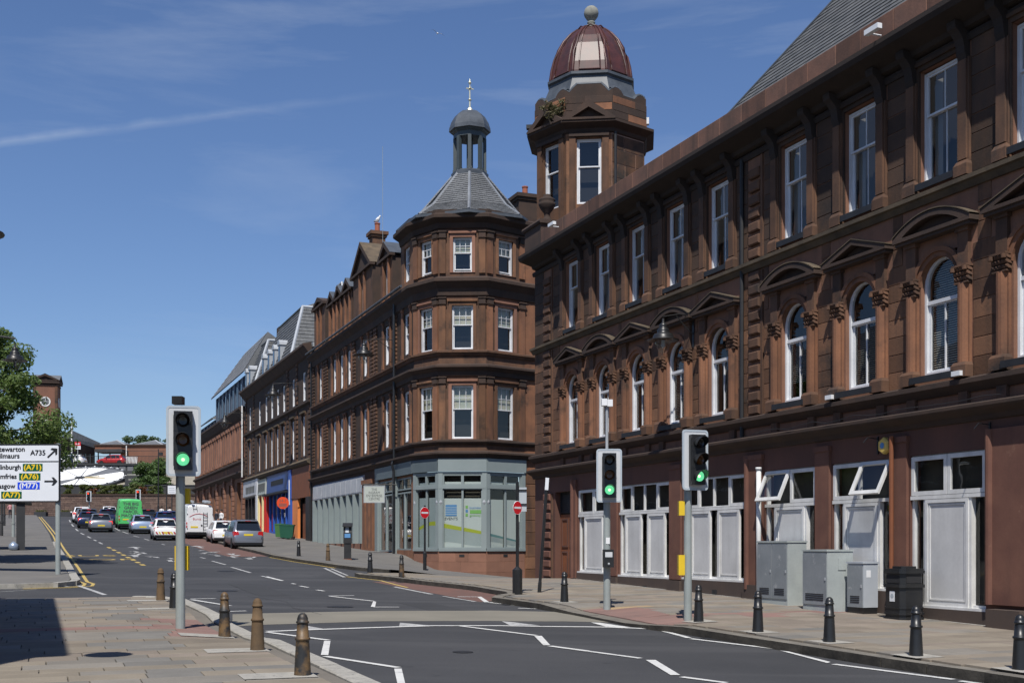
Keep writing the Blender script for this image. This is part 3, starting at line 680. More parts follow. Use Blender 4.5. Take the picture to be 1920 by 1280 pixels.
# horizontal mouldings
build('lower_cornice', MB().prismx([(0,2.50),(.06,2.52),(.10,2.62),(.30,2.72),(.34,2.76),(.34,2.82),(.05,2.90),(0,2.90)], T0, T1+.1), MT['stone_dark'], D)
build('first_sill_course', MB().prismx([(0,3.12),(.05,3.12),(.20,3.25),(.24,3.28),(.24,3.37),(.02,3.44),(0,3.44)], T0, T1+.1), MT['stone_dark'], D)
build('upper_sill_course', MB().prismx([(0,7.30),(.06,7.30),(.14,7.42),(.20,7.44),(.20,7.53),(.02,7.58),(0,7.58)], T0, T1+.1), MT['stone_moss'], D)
build('frieze_course', MB().prismx([(0,10.32),(.05,10.32),(.08,10.40),(.08,10.46),(.03,10.50),(0,10.50)], T0, T1+.1), MT['stone_soot_shade'], D)
build('main_cornice', MB().prismx([(0,10.52),(.16,10.56),(.20,10.66),(.34,10.70),(.56,10.76),(.70,10.80),(.76,10.90),(.76,11.0),(.1,11.06),(0,11.06)], T0, T1-.1), MT['stone_soot_shade'], D)
t = T0
PE = 19.9
while t < PE-.05:
    l = random.uniform(.85, 1.25); l = min(l, PE-t) if PE-t-l > .4 else PE-t
    build('parapet_stone', MB().block(t+.004, t+l-.004, 11.02, 11.56, .12, .62, .015), MT['stone_cope'], D); t += l
build('corner_pedestal', MB().box(19.95, 21.5, -.25, .60, 11.0, 11.85).prismx([(-.33,11.85),(.66,11.85),(.70,11.92),(.66,12.0),(-.33,12.0)], 19.87, 21.6), MT['stone_dark'], D)
# quoins
for (a, b, zz) in ((6.52,7.02,3.46),(20.3,20.92,3.46),(6.52,7.02,7.62),(20.3,20.92,7.62),(20.3,20.92,-1.55)):
    top = {3.46: 7.25, 7.62: 10.3, -1.55: 1.9}[zz]; z = zz
    while z < top-.2:
        build('quoin', MB().block(a, b, z, z+.245, -.01, .11, .03), MT['painted_stone_worn' if zz < 0 else 'stone_trim'], D); z += .355
    build('quoin_strip', MB().box(a-.1, a-.005, 0.001, .05, zz-.02, top), MT['stone_trim'], D)
# windows of the two upper floors
um = sash_meshes(1.16, 2.42, 1, 1, 1, .05, .62)
AW, AS, AH = 1.10, 1.93, 2.50     # arched window: width, springing and height above its sill
def arched_meshes():
    F = MB(); n = 12; r = AW/2
    outp = [(-r,0),(r,0)]+archpts(AW, AS, n); inp = [(-r+.06,.06),(r-.06,.06)]+[(x*(r-.06)/r, AS+(z-AS)*(r-.06)/r) for x, z in archpts(AW, AS, n)]
    F.ring(outp, inp, -.10, 0); F.box(-r+.06, r-.06, -.085, -.02, 1.52, 1.60); F.box(-.012, .012, -.10, -.06, .06, 1.52)
    F.frame(-r+.06, r-.06, .06, 1.54, .05, -.12, -.07)
    a = MB(); q = [(x*.9, -.05, z) for x, z in archpts(AW, AS, n)]; a.add(q+[(-r+.06,-.05,1.58),(r-.06,-.05,1.58)], [tuple(range(len(q)+2))])
    b = MB(); b.quad((-r+.06,-.10,.06),(r-.06,-.10,.06),(r-.06,-.10,1.54),(-r+.06,-.10,1.54))
    return F.mesh('arched_window', MT['sash_white']), a.mesh('pane', MT['glass']), b.mesh('pane', MT['glass'])
am = arched_meshes()
def cap_mesh():
    m = MB(); m.box(-.19,.19,0,.15,0,.035); m.box(-.21,.21,0,.20,.335,.38)
    for k in range(3):
        for i in range(5):
            x = -.17+i*.085; z = .04+k*.10; m.add([(x-.05,.02,z),(x+.05,.02,z),(x+.05,.12+.01*k,z+.02),(x-.05,.12+.01*k,z+.02),(x-.035,.13+.02*k,z+.10),(x+.035,.13+.02*k,z+.10),(x,.16+.02*k,z+.075),(x,.02,z+.11)], [(0,1,2,3),(3,2,6),(3,6,4),(2,5,6),(4,6,5),(4,5,7),(0,3,4,7),(1,7,5,2)])
    for s in (-1,1): m.lathe([(0,-.04),(.05,-.04),(.05,.04),(0,.04)], s*.17, .2, .29, 8)
    return m.mesh('capital', MT['stone_trim'])
capm = cap_mesh()
def pil_mesh(h):
    m = MB(); m.box(-.17,.17,0,.07,0,h)
    vs = []; n = 7
    for z in (0, h):
        for i in range(n): a = math.pi*i/(n-1); vs.append((.13*math.cos(a), .07+.10*math.sin(a), z))
    m.add(vs, [(i,i+1,n+i+1,n+i) for i in range(n-1)]); return m.mesh('pilaster', MT['stone_red'])
pm1 = pil_mesh(1.64)
bsm = MB().box(-.21,.21,0,.22,0,.24).add([(-.21,0,.24),(.21,0,.24),(.21,.22,.24),(-.21,.22,.24),(-.17,0,.31),(.17,0,.31),(.17,.17,.31),(-.17,.17,.31)], [(0,1,5,4),(1,2,6,5),(2,3,7,6),(3,0,4,7),(4,5,6,7)]).mesh('pilaster_base', MT['stone_trim'])
impm = MB().box(-.15,.15,0,.09,0,.80).box(-.19,.19,0,.13,.70,.80).mesh('impost', MT['stone_trim'])
conm = MB().prismx([(0,0),(.06,0),(.10,.1),(.16,.2),(.2,.3),(.22,.36),(0,.36)], -.09, .09).mesh('console', MT['stone_dark'])
spm = MB(); n = 12; r = .55
ap = archpts(1.1, 1.93, n); rc = []
for x, z in ap:
    k = min(.55/max(abs(x),1e-6), (2.56-1.93)/max(z-1.93,1e-6)); rc.append((x*k, 1.93+(z-1.93)*k))
vs = [(x,0,z) for x,z in ap]+[(x,0,z) for x,z in rc]+[(x,-.3,z) for x,z in ap]
spm.add(vs, [(i,i+1,n+2+i,n+1+i) for i in range(n)]+[(i+1,i,2*n+2+i,2*n+3+i) for i in range(n)])
spm = spm.mesh('arch_spandrel', MT['stone'])
def half_ring(r0, r1, y0, y1, zs, n=14):
    m = MB(); a = [(r1*math.cos(math.pi*i/n), zs+r1*math.sin(math.pi*i/n)) for i in range(n+1)]; b = [(r0*math.cos(math.pi*i/n), zs+r0*math.sin(math.pi*i/n)) for i in range(n+1)]
    N1 = n+1; vs = [(x,y0,z) for x,z in a]+[(x,y0,z) for x,z in b]+[(x,y1,z) for x,z in a]+[(x,y1,z) for x,z in b]; fs = []
    for i in range(n): fs += [(2*N1+i,2*N1+i+1,3*N1+i+1,3*N1+i),(i,i+1,2*N1+i+1,2*N1+i),(N1+i+1,N1+i,3*N1+i,3*N1+i+1)]
    return m.add(vs, fs)
m_ = half_ring(.552, .66, -.02, .05, 1.93); q_ = half_ring(.66, .76, -.02, .085, 1.93); m_.add(q_.v, q_.f)
avm = m_.mesh('archivolt', MT['stone_red'])
keym = MB().prism([(-.10,2.42),(.10,2.42),(.14,2.92),(-.14,2.92)], -.01, .15).mesh('keystone', MT['stone_trim'])
def tri_ped():
    m = MB(); m.box(-1.12, 1.12, 0, .22, .0, .07); m.box(-1.16, 1.16, 0, .27, .07, .12)
    m.ring([(-1.16,.12),(1.16,.12),(1.16,.16),(0,.53),(-1.16,.16)], [(-.8,.145),(.8,.145),(.78,.16),(0,.41),(-.78,.16)], 0, .27)
    m.add([(-.8,.06,.13),(.8,.06,.13),(0,.06,.42)], [(0,1,2)]); return m.mesh('triangular_pediment', [MT['stone_dark']])
def seg_ped():
    m = MB(); m.box(-1.12, 1.12, 0, .22, .0, .07); m.box(-1.16, 1.16, 0, .27, .07, .12); n = 14
    def arc(w, z0, h): return [(w*(1-2*i/n), z0+h*(1-(1-2*i/n)**2)) for i in range(n+1)]
    m.ring([(-1.16,.121),(1.16,.121)]+arc(1.16,.17,.36), [(-.84,.15),(.84,.15)]+arc(.84,.17,.24), 0, .27)
    q = [(x,.06,z) for x,z in [(-.84,.14),(.84,.14)]+arc(.84,.17,.25)]; m.add(q, [tuple(range(len(q)))]); return m.mesh('segmental_pediment', [MT['stone_dark']])
tpm, sgm = tri_ped(), seg_ped()
tcope = MB(); [tcope.add([(s*1.18,.0,.165),(s*1.18,.29,.165),(0,.29,.535),(0,0,.535),(s*1.18,.0,.19),(s*1.18,.29,.19),(0,.29,.56),(0,0,.56)], [(4,5,6,7),(0,1,5,4),(1,2,6,5)]) for s in (-1,1)]; tcope = tcope.mesh('pediment_cope', MT['stone_moss'])
scope = MB(); n = 14; A_ = [(1.18*(1-2*i/n), .175+.37*(1-(1-2*i/n)**2)) for i in range(n+1)]
scope.add([(x,y,z+e) for y in (0,.29) for e in (0,.025) for x,z in A_], [(n+1+i,n+2+i,3*n+4+i,3*n+3+i) for i in range(n)]+[(2*n+2+i,2*n+3+i,3*n+4+i,3*n+3+i) for i in range(n)]); scope = scope.mesh('pediment_cope', MT['stone_moss'])
guard = MB().box(-.66,.66,.06,.10,.02,.16).box(-.62,-.58,-.1,.06,.06,.1).box(.58,.62,-.1,.06,.06,.1).mesh('guard_rail', MT['iron_soft'])
upm = MB().box(-.16,.16,0,.075,.30,2.42).box(-.12,.12,.075,.12,.34,2.38).mesh('pilaster', MT['stone_trim'])
upb = MB().box(-.19,.19,0,.17,0,.22).add([(-.19,0,.22),(.19,0,.22),(.19,.17,.22),(-.19,.17,.22),(-.15,0,.31),(.15,0,.31),(.15,.12,.31),(-.15,.12,.31)], [(0,1,5,4),(1,2,6,5),(2,3,7,6),(3,0,4,7),(4,5,6,7)]).mesh('pilaster_base', MT['stone_trim'])
cnm = MB().prismx([(0,0),(.10,0),(.15,.12),(.16,.26),(.20,.40),(.30,.52),(.38,.58),(.40,.66),(.40,.74),(0,.74)], -.12, .12).mesh('console', MT['stone_soot_shade'])
arm = MB(); arm.ring([(-.69,-.02),(.69,-.02),(.69,2.60),(-.69,2.60)], [(-.58,0),(.58,0),(.58,2.50),(-.58,2.50)], -.02, .035); arm.box(-.74,.74,-.01,.09,2.60,2.68); arm = arm.mesh('architrave', MT['stone_upper'])
blind_m = [MB().add([(-.5,-.2,.06+i*.045+dy*0) for i in range(1) for dy in (0,)], []), None]
def slat_blind(w, z0, z1):
    m = MB(); z = z0
    while z < z1: m.add([(-w/2,-.19,z),(w/2,-.19,z),(w/2,-.225,z+.03),(-w/2,-.225,z+.03)], [(0,1,2,3)]); z += .05
    return m
for i, c in enumerate(BC):
    # upper floor
    w = put_window(D, um, c, -.12, 7.76, 'window')
    piece('architrave', arm, D, c, .0, 7.72); piece('guard_rail', guard, D, c, .05, 7.60)
    for s in (-1, 1):
        p = piece('pilaster', upm, D, c+s*.78, .0, 7.57); link('pilaster_base', upb, p); piece('console', cnm, D, c+s*.78, .0, 9.96)
    m = MB(); m.quad((-.5,-.22,.1),(-.2,-.26,.1),(-.2,-.26,2.3),(-.5,-.22,2.3)); m.quad((.5,-.22,.1),(.3,-.26,.1),(.3,-.26,2.3),(.5,-.22,2.3))
    if i in (4, 5, 6, 8, 10): link('curtain', m.mesh('curtain', MT['blind_dark']), w)
    # first floor
    w = put_window(D, am, c, -.10, 3.64, 'arched_window')
    piece('arch_spandrel', spm, D, c, .002, 3.62); piece('archivolt', avm, D, c, .0, 3.62); piece('guard_rail', guard, D, c, .14, 3.43)
    if i == 4: link('blind', slat_blind(.98, .08, 2.4).mesh('blind', MT['blind']), w)
    elif i in (5, 3): link('blind', slat_blind(.98, .08, 1.5).mesh('blind', MT['blind_dark']), w)
    elif i == 6: link('blind', slat_blind(.98, .5, 1.6).mesh('blind', MT['blind_dark']), w)
    elif i in (8, 11): link('blind', slat_blind(.98, .2, 2.3).mesh('blind', MT['blind_dark']), w)
    for s in (-1, 1):
        p = piece('pilaster', pm1, D, c+s*.78, .0, 3.74); link('capital', capm, p, (0,0,1.62)); link('pilaster_base', bsm, p, (0,0,-.31))
        piece('impost', impm, D, c+s*.78, .0, 5.74)
        build('frieze_die', MB().box(c+s*.78-.13, c+s*.78+.13, -.01, .09, 2.86, 3.14), MT['stone_trim'], D)
    k = piece('triangular_pediment' if i % 2 else 'segmental_pediment', tpm if i % 2 else sgm, D, c, .0, 6.52); link('pediment_cope', tcope if i % 2 else scope, k)
# ground floor: piers, plinths, boarded shop windows
def board(parent, a, b, z0, z1, y):
    p = build('board_panel', MB().box(a+.05, b-.05, y-.03, y, z0+.05, z1-.05), MT['board'], parent)
    build('board_frame', MB().frame(a, b, z0, z1, .075, y-.04, y+.035).frame(a+.10, b-.10, z0+.12, z1-.10, .03, y-.01, y+.018), MT['white_paint'], p)
def light(parent, a, b, z0, z1, y, fw=.075, tilt=0):
    w, h = b-a, z1-z0; F = MB().frame(-w/2, w/2, -h, 0, fw, -.04, .02); q = MB(); q.quad((-w/2+fw,-.01,-h+fw),(w/2-fw,-.01,-h+fw),(w/2-fw,-.01,-fw),(-w/2+fw,-.01,-fw))
    o = piece('top_light', F.mesh('top_light', MT['white_paint']), parent, (a+b)/2, y, z1, (R(tilt),0,0)); link('pane', q.mesh('pane', MT['glass']), o)
TR = 1.0
for k, (a, b, s) in enumerate(SH):
    fr_ = build('shop_window', MB().frame(a, b, s, 1.93, .06, -.16, -.06).box(a, b, -.16, .0, TR-.03, TR+.05).box(a-.02, b+.02, -.1, .04, s-.05, s+.005), MT['white_paint'], D)
    q = MB(); q.quad((a,-.13,s),(b,-.13,s),(b,-.13,TR),(a,-.13,TR)); build('pane', q, MT['glass'], fr_)
    nb = {1: 2, 2: 2}.get(k, 1); w = b-a
    if nb == 2:
        for j in range(2):
            x0 = (a+.10*w, a+.55*w)[j]; x1_ = x0+.32*w; board(D, x0, x1_, s, TR-.04, -.03)
            build('window_post', MB().box(x1_+.005, x1_+.075, -.14, -.02, s, TR-.03), MT['white_paint'], D)
        xs = [a+.02, a+w*.26, a+w*.5, a+w*.74, b-.02]
        for j in range(4): light(D, xs[j]+.01, xs[j+1]-.01, TR+.06, 1.9, -.05, .085 if j in (0,3) else .03)
    else:
        board(D, a+.22*w, b-.21*w, s, TR-.04, -.03)
        build('window_post', MB().box(b-.21*w+.005, b-.21*w+.07, -.14, -.02, s, TR-.03), MT['white_paint'], D); build('window_post', MB().box(a+.22*w-.07, a+.22*w-.005, -.14, -.02, s, TR-.03), MT['white_paint'], D)
        m = (a+b)/2
        light(D, m+.01, b-.02, TR+.06, 1.9, -.03, .09, 24 if k == 3 else 0); light(D, a+.02, m-.01, TR+.06, 1.9, -.03, .09, 26 if k == 4 else 0)
    build('plinth', MB().box(a-.05, b+.05, .0, .05, -2.6, s-.05), MT['plinth'], D)
    v = build('air_vent', MB().box(a+.45*w-.12, a+.45*w+.12, .045, .06, s-.42, s-.30), MT['iron_soft'], D)
edges = sorted([(a, b) for a, b, s in SH])
for (a0, b0), (a1, b1) in zip(edges, edges[1:]):
    w = a1-b0
    if w > 1.2: continue
    p = build('pier', MB().box(b0+.05, a1-.05, .0, .07, -1.05, 2.25).box(b0+.02, a1-.02, 0, .10, 2.25, 2.38), MT['painted_stone_worn'], D)
    build('pier_base', MB().box(b0+.0, a1-.0, 0, .13, -2.6, -1.08), MT['plinth'], p)
for a, b in ((-2.72,-1.5), (6.42,7.2), (18.0,18.4)):
    build('pier', MB().box(a+.05, b-.05, .0, .085, -1.2, 2.3).lathe([(.09,-1.2),(.09,2.3)], (b-.1), .07, 0, 12), MT['painted_stone_worn'], D)
build('pier_base', MB().box(-2.62,-1.75,0,.32,-2.6,-1.28), MT['plinth'], D)
# side door in its recess
dr = build('door', MB().box(18.45, 19.98, -.27, -.22, -2.0, 1.1), MT['shop_rust'], D)
for zz in ((-1.1,-.25),(-.1,.95)):
    for xx in (18.6, 19.3): build('door_panel', MB().frame(xx, xx+.55, zz[0], zz[1], .06, -.23, -.19), MT['painted_stone'], dr)
build('fanlight', MB().frame(18.45,19.98,1.15,1.92,.05,-.25,-.2).box(18.45,19.98,-.27,-.24,1.15,1.92), MT['iron_soft'], D)
# pipes and small fittings
build('waste_pipe', MB().tube([(6.45,.14,-1.5),(6.45,.14,2.0)], .065, 10).lathe([(.085,0),(.085,.07)],6.45,.14,1.96,10), MT['white_paint'], D, smooth=True)
build('downpipe', MB().tube([(1.22,.16,-1.5),(1.22,.16,2.4)], .05, 8), MT['shop_rust'], D)
build('downpipe', MB().tube([(7.35,.08,2.9),(7.35,.08,10.4)], .055, 8), MT['iron_soft'], D)
al = build('alarm_box', MB().lathe([(.0,0),(.19,0),(.19,.1),(.15,.13),(0,.13)], n=6, ph=.5), MT['alarm'], D, loc=(1.55-8, .01, 2.22+1.45), rot=(R(-90),0,0), raw=True)
build('alarm_badge', MB().lathe([(0,.131),(.07,.131),(.07,.138),(0,.138)], n=8), MT['print_blue'], al, raw=True)
for t_, z_ in ((18.2,11.25),(.95,11.1)):
    c_ = build('security_camera', MB().tube([(t_,.66,z_),(t_,1.0,z_)], .02, 6).box(t_-.35,t_+.1,.92,1.04,z_-.02,z_+.09), MT['cctv'], D)
build('cable', MB().tube([(6.3+ -i*.5, .36, 2.9+.03*math.sin(i*1.7)+.02*(i%3)) for i in range(18)], .007, 5), MT['iron_soft'], D)
for t_ in (3.3, -.9): build('junction_box', MB().box(t_-.12, t_+.12, .2, .3, 3.45, 3.55), MT['cctv'], D)
for t_ in (1.85, -1.55):      # little iron lamp brackets left on the fascia
    build('sign_bracket', MB().box(t_-.02, t_+.02, .0, .03, 2.05, 2.45).tube([(t_,.03,2.4),(t_,.3,2.42),(t_,.42,2.3)], .012, 5), MT['black_iron'], D)
# steep slate roof behind the parapet
def slates(parent, quad_pts, rows, name, m, thick=.014, wdt=.5, limit=0):
    A, B, C, E = [Vector(p) for p in quad_pts]   # A-B eaves, E-C ridge
    mb = MB(); nrm = (B-A).cross(E-A).normalized()
    if nrm.z < 0: nrm = -nrm
    for r in range(rows):
        f0, f1 = r/rows, (r+1.15)/rows; f1 = min(f1, 1)
        l0, l1 = A.lerp(E, f0), B.lerp(C, f0); u0, u1 = A.lerp(E, f1), B.lerp(C, f1); W_l = (l1-l0).length
        n = max(1, int(W_l/wdt)); off = .5 if r % 2 else 0
        for i in range(n+1):
            a, b = max(0, (i-off)/n), min(1, (i+1-off)/n)
            if b-a < .01: continue
            g = .006/max(W_l,.1); j = random.uniform(.0, .008)
            q = [l0.lerp(l1, a+g), l0.lerp(l1, b-g), u0.lerp(u1, b-g), u0.lerp(u1, a+g)]
            q[0] = q[0]+nrm*(thick*1.6+j); q[1] = q[1]+nrm*(thick*1.6+j); q[2] = q[2]+nrm*.001; q[3] = q[3]+nrm*.001
            base = [q[0]-nrm*thick, q[1]-nrm*thick]
            mb.add(q+base, [(0,1,2,3),(4,5,1,0)])
    o = build(name, mb, MT[m], parent); o['kind'] = 'stuff'; return o
rf = MB(); rf.add([(15,-.8,11.02),(T0,-.8,11.02),(T0,-6,18.3),(8,-6,18.3),(15,-11.2,11.02),(T0,-11.2,11.02)], [(0,1,2,3),(3,2,5,4),(0,3,4),(1,5,2)]); ro = build('roof', rf, MT['slate'], D)
slates(ro, [(T0,-.8,11.05),(15,-.8,11.05),(8,-6,18.33),(T0,-6,18.33)], 40, 'roof_slates', 'slate')
build('hip_ridge', MB().tube([(15,-.78,11.06),(8,-6,18.36)], .05, 6), MT['lead'], ro)
ch = build('chimney_stack', MB().box(1.0, 2.6, -3.4, -2.2, 11.5, 17.5), MT['panel_sage'], D)
for k in range(14):
    for j in range(4): build('chimney_tile', MB().block(1.02+j*.4, 1.38+j*.4, 12.6+k*.34, 12.9+k*.34, -2.25, -2.17, .01), MT['blind'], ch)
# ---- octagonal corner tower with its dome
TW = thing('corner_dome_tower', 21.7, -2.3, 11.0, 'octagonal red sandstone corner tower with maroon ribbed dome and stone ball finial', 'tower', rz=R(17))
AP = 2.05; SD = 2*AP*math.tan(math.pi/8)
def octo(ap, ph=0): return [(ap/math.cos(math.pi/8)*math.cos(math.pi/8+k*math.pi/4), ap/math.cos(math.pi/8)*math.sin(math.pi/8+k*math.pi/4)) for k in range(8)]
def oprof(prof): return MB().lathe([(a/math.cos(math.pi/8), z) for a, z in prof], n=8, ph=math.pi/8)
def TB(name, mb, m, parent=TW, **k): return build(name, mb, MT[m] if isinstance(m, str) else m, parent, raw=True, **k)
def facet_m(k, ap=AP): return Matrix.Rotation(k*math.pi/4-math.pi/2, 4, 'Z') @ Matrix.Translation((0, ap, 0))  # local +y = outward, facet k normal at k*45 deg (0:+x=t, 2:+y=street)
wz0, wz1 = 1.75, 4.2
for k in range(8):
    hl = SD/2
    if k in (1, 2, 3, 4):
        m = wall_holes(-hl, hl, 0, 4.4, [(-.46,.46,wz0,wz1)] if k in (2, 3) else [], 0, .25)
    else: m = wall_holes(-hl, hl, 0, 4.4, [], 0, .25)
    TB('tower_wall', m.xf(facet_m(k)), 'joint' if k == 4 else 'stone')
    if k in (2, 3):
        M = facet_m(k); wm = sash_meshes(.92, wz1-wz0, 0, 0, 1, .06, .58)
        o = link('window', wm[0], TW, M @ Vector((0,-.1,wz0)), (0,0,k*math.pi/4-math.pi/2)); link('pane', wm[1], o); link('pane', wm[2], o)
        for s in (-1, 1): TB('pilaster', MB().box(s*.62-.12, s*.62+.12, 0, .09, .2, 4.25).box(s*.62-.06, s*.62+.06, .09, .12, .5, 4.0).xf(M), 'stone_trim')
        TB('window_lintel', MB().box(-.75,.75,0,.14,4.25,4.38).xf(M), 'stone_dark')
        m = MB(); m.ring([(-1.0,4.78),(1.0,4.78),(1.0,4.84),(0,5.5),(-1.0,4.84)], [(-.62,4.86),(.62,4.86),(.6,4.88),(0,5.24),(-.6,4.88)], .0, .42); m.add([(-.7,.2,4.8),(.7,.2,4.8),(0,.2,5.3)], [(0,1,2)])
        TB('window_gable', m.xf(M), 'stone_dark')
    else:
        M = facet_m(k)
        for r in range(8):
            z0 = .05+r*.54; cut = random.uniform(-.25,.25)+(.35 if r % 2 else -.3)
            for a, b in ((-hl+.02, cut-.014), (cut+.014, hl-.02)): TB('stone', MB().block(a, b, z0, z0+.512, -.01, .018, .004).xf(M), 'stone')
mb = MB(); mb.prismz(octo(1.5), .2, 4.3); TB('tower_interior', mb, 'interior')
TB('tower_cornice', oprof([(AP,4.38),(AP+.06,4.42),(AP+.1,4.55),(AP+.30,4.66),(AP+.38,4.70),(AP+.38,4.80),(AP+.02,4.95)]), 'stone_dark')
for k in range(8):      # scalloped parapet: stones and a lead-capped sweep
    M = facet_m(k, AP+.08); hl = (AP+.08)*math.tan(math.pi/8)
    pts = [(-hl,4.9),(hl,4.9)]; n = 12
    for i in range(n+1):
        x = hl-2*hl*i/n; q = abs(x)/hl; pts.append((x, 6.2-.30*sm((q-.55)/.25)+.10*sm((q-.86)/.1) if k % 2 else 5.85+.22*sm((q-.30)/.3)-.1*sm((q-.85)/.1)))
    TB('parapet_panel', MB().prism(pts, -.22, 0).xf(M), 'stone_dark')
    TB('parapet_capping', MB().tube([tuple(M @ Vector((x,-.11,z+.03))) for x, z in pts[2:]], .085, 6), 'lead')
    for r in range(3):
        z0 = 4.95+r*.27; cut = random.uniform(-.4,.4)
        for a, b in ((-hl+.02, cut-.008), (cut+.008, hl-.02)): TB('stone', MB().block(a, b, z0, z0+.258, -.01, .02, .006).xf(M), 'stone_red' if random.random() < .4 else 'stone_dark')
TB('lead_skirt', oprof([(1.86,5.6),(1.80,6.1),(1.58,6.66),(1.58,6.74),(1.66,6.8),(1.66,6.9),(1.5,6.96)]), 'lead')
dprof = [(1.56,6.86),(1.55,7.0),(1.50,7.35),(1.40,7.75),(1.25,8.15),(1.05,8.52),(.80,8.84),(.54,9.06),(.32,9.17),(.26,9.2)]
TB('dome', oprof(dprof), 'dome_copper')
for k in range(8):
    a = math.pi/8+k*math.pi/4; c = 1/math.cos(math.pi/8)
    TB('dome_rib', MB().tube([(r*c*math.cos(a)*1.004, r*c*math.sin(a)*1.004, z) for r, z in dprof[:-1]], [.06]*6+[.05,.045,.04], 6), 'dome_copper', smooth=True)
    M = Matrix.Rotation(k*math.pi/4-math.pi/2, 4, 'Z'); P = [(r+.02, z) for r, z in dprof[1:8]]; tw = math.tan(math.pi/8)
    lp = [(-r*tw*.62, r, z) for r, z in P]; rp = [(r*tw*.62, r, z) for r, z in P[::-1]]
    TB('dome_moulding', MB().tube(lp+[(0, P[-1][0]-.02, P[-1][1]+.08)]+rp+[lp[0]], .03, 5).xf(M), 'dome_copper')
TB('finial', MB().lathe([(.32,9.14),(.28,9.26),(.14,9.32),(.11,9.36),(.16,9.40),(.16,9.44),(.10,9.48),(.19,9.56),(.27,9.68),(.29,9.79),(.26,9.93),(.17,10.03),(.06,10.08),(0,10.08)], n=16), 'stone_ball', smooth=True)
cc = MB(); p = facet_m(4, AP+.05); cc.tube([tuple(p @ Vector((.75,.12,z))) for z in (.5,4.3,4.5,5.6)], .045, 6); cc.box(-.1,.1,-.1,.1,0,.01); TB('downpipe', MB().tube([tuple(p @ Vector((.8,.1,z))) for z in (.3,2.5,4.4)], .05, 6), 'iron_soft')
M = facet_m(5, AP-.05); TB('vent_box', MB().box(-.1,.1,.05,.25,5.35,5.6).tube([(0,.15,4.8),(0,.15,5.4)], .03, 6).xf(M), 'cctv')
M = facet_m(1, AP+.25); TB('floodlight', MB().box(-.1,.12,.0,.25,5.35,5.5).tube([(0,.1,4.9),(0,.1,5.4)], .025, 6).xf(M), 'iron_soft')
# urn on the corner pedestal
ux, uy = wxy(20.3, .2)
un = build('stone_urn', MB().lathe([(.20,0),(.20,.08),(.13,.14),(.10,.25),(.12,.33),(.24,.48),(.31,.62),(.32,.70),(.26,.74),(.30,.80),(.30,.84),(.22,.9),(.12,.95),(.14,1.02),(0,1.06)], n=16), MT['stone_dark'], None, (ux, uy, 12.0), smooth=True)
tag(un, 'dark weathered stone urn on the corner pedestal below the dome tower', 'urn')
# ================================================================== corner building with the octagonal turret
I = bthing('turreted_corner_building', 50, -.3, 'four storey red sandstone corner building with octagonal turret, slate spire roof and grey shopfront', 'building')
V = [(37.8,0.),(35.9,-.7),(34.9,-2.85),(35.6,-5.2)]
PATH = [(62.4,0.)]+V+[(37.2,-16.)]
def path_mould(name, parent, path, prof, m):
    nv = []; E = []
    for (a, b), (c, e) in zip(path, path[1:]): l = math.hypot(c-a, e-b); E.append(((c-a)/l, (e-b)/l))
    NN_ = [(e[1], -e[0]) for e in E]; vs = []; fs = []; k = len(prof)
    for i, p in enumerate(path):
        if i == 0: mn = NN_[0]
        elif i == len(path)-1: mn = NN_[-1]
        else:
            a, b = NN_[i-1], NN_[i]; x, y = a[0]+b[0], a[1]+b[1]; q = 2/(x*x+y*y); mn = (x*q, y*q)
        for y, z in prof: vs.append((p[0]+mn[0]*y, p[1]+mn[1]*y, z))
    for i in range(len(path)-1):
        for j in range(k): fs.append((i*k+j, i*k+(j+1)%k, (i+1)*k+(j+1)%k, (i+1)*k+j))
    fs += [tuple(range(k)), tuple(range(len(vs)-1, len(vs)-1-k, -1))]
    return build(name, MB().add(vs, fs), MT[m], parent)
def facet(p, q):
    l = math.hypot(q[0]-p[0], q[1]-p[1]); e = ((q[0]-p[0])/l, (q[1]-p[1])/l); nn_ = (e[1], -e[0]); ex = (nn_[1], -nn_[0])
    M = Matrix(((ex[0], nn_[0], 0, (p[0]+q[0])/2), (ex[1], nn_[1], 0, (p[1]+q[1])/2), (0,0,1,0), (0,0,0,1)))
    return M, l, math.atan2(ex[1], ex[0])
LV = [(5.26,2.68,1.08),(9.72,2.2,1.06),(13.56,1.75,.95)]       # sill, height, width of the turret windows
tm = [sash_meshes(w, h, 2, 0, 2, .06, .56, .08 if k == 2 else 0) for k, (s, h, w) in enumerate(LV)]
blinds = [MB().quad((-w/2+.05,-.16,h*.56),(w/2-.05,-.16,h*.56),(w/2-.05,-.16,h-.05),(-w/2+.05,-.16,h-.05)).mesh('blind', MT['blind_green']) for s, h, w in LV]
sidewin = MB().frame(-.5,.5,0,1,.06,-.1,0)
FAC = [(V[0],V[1]),(V[1],V[2]),(V[2],V[3])]
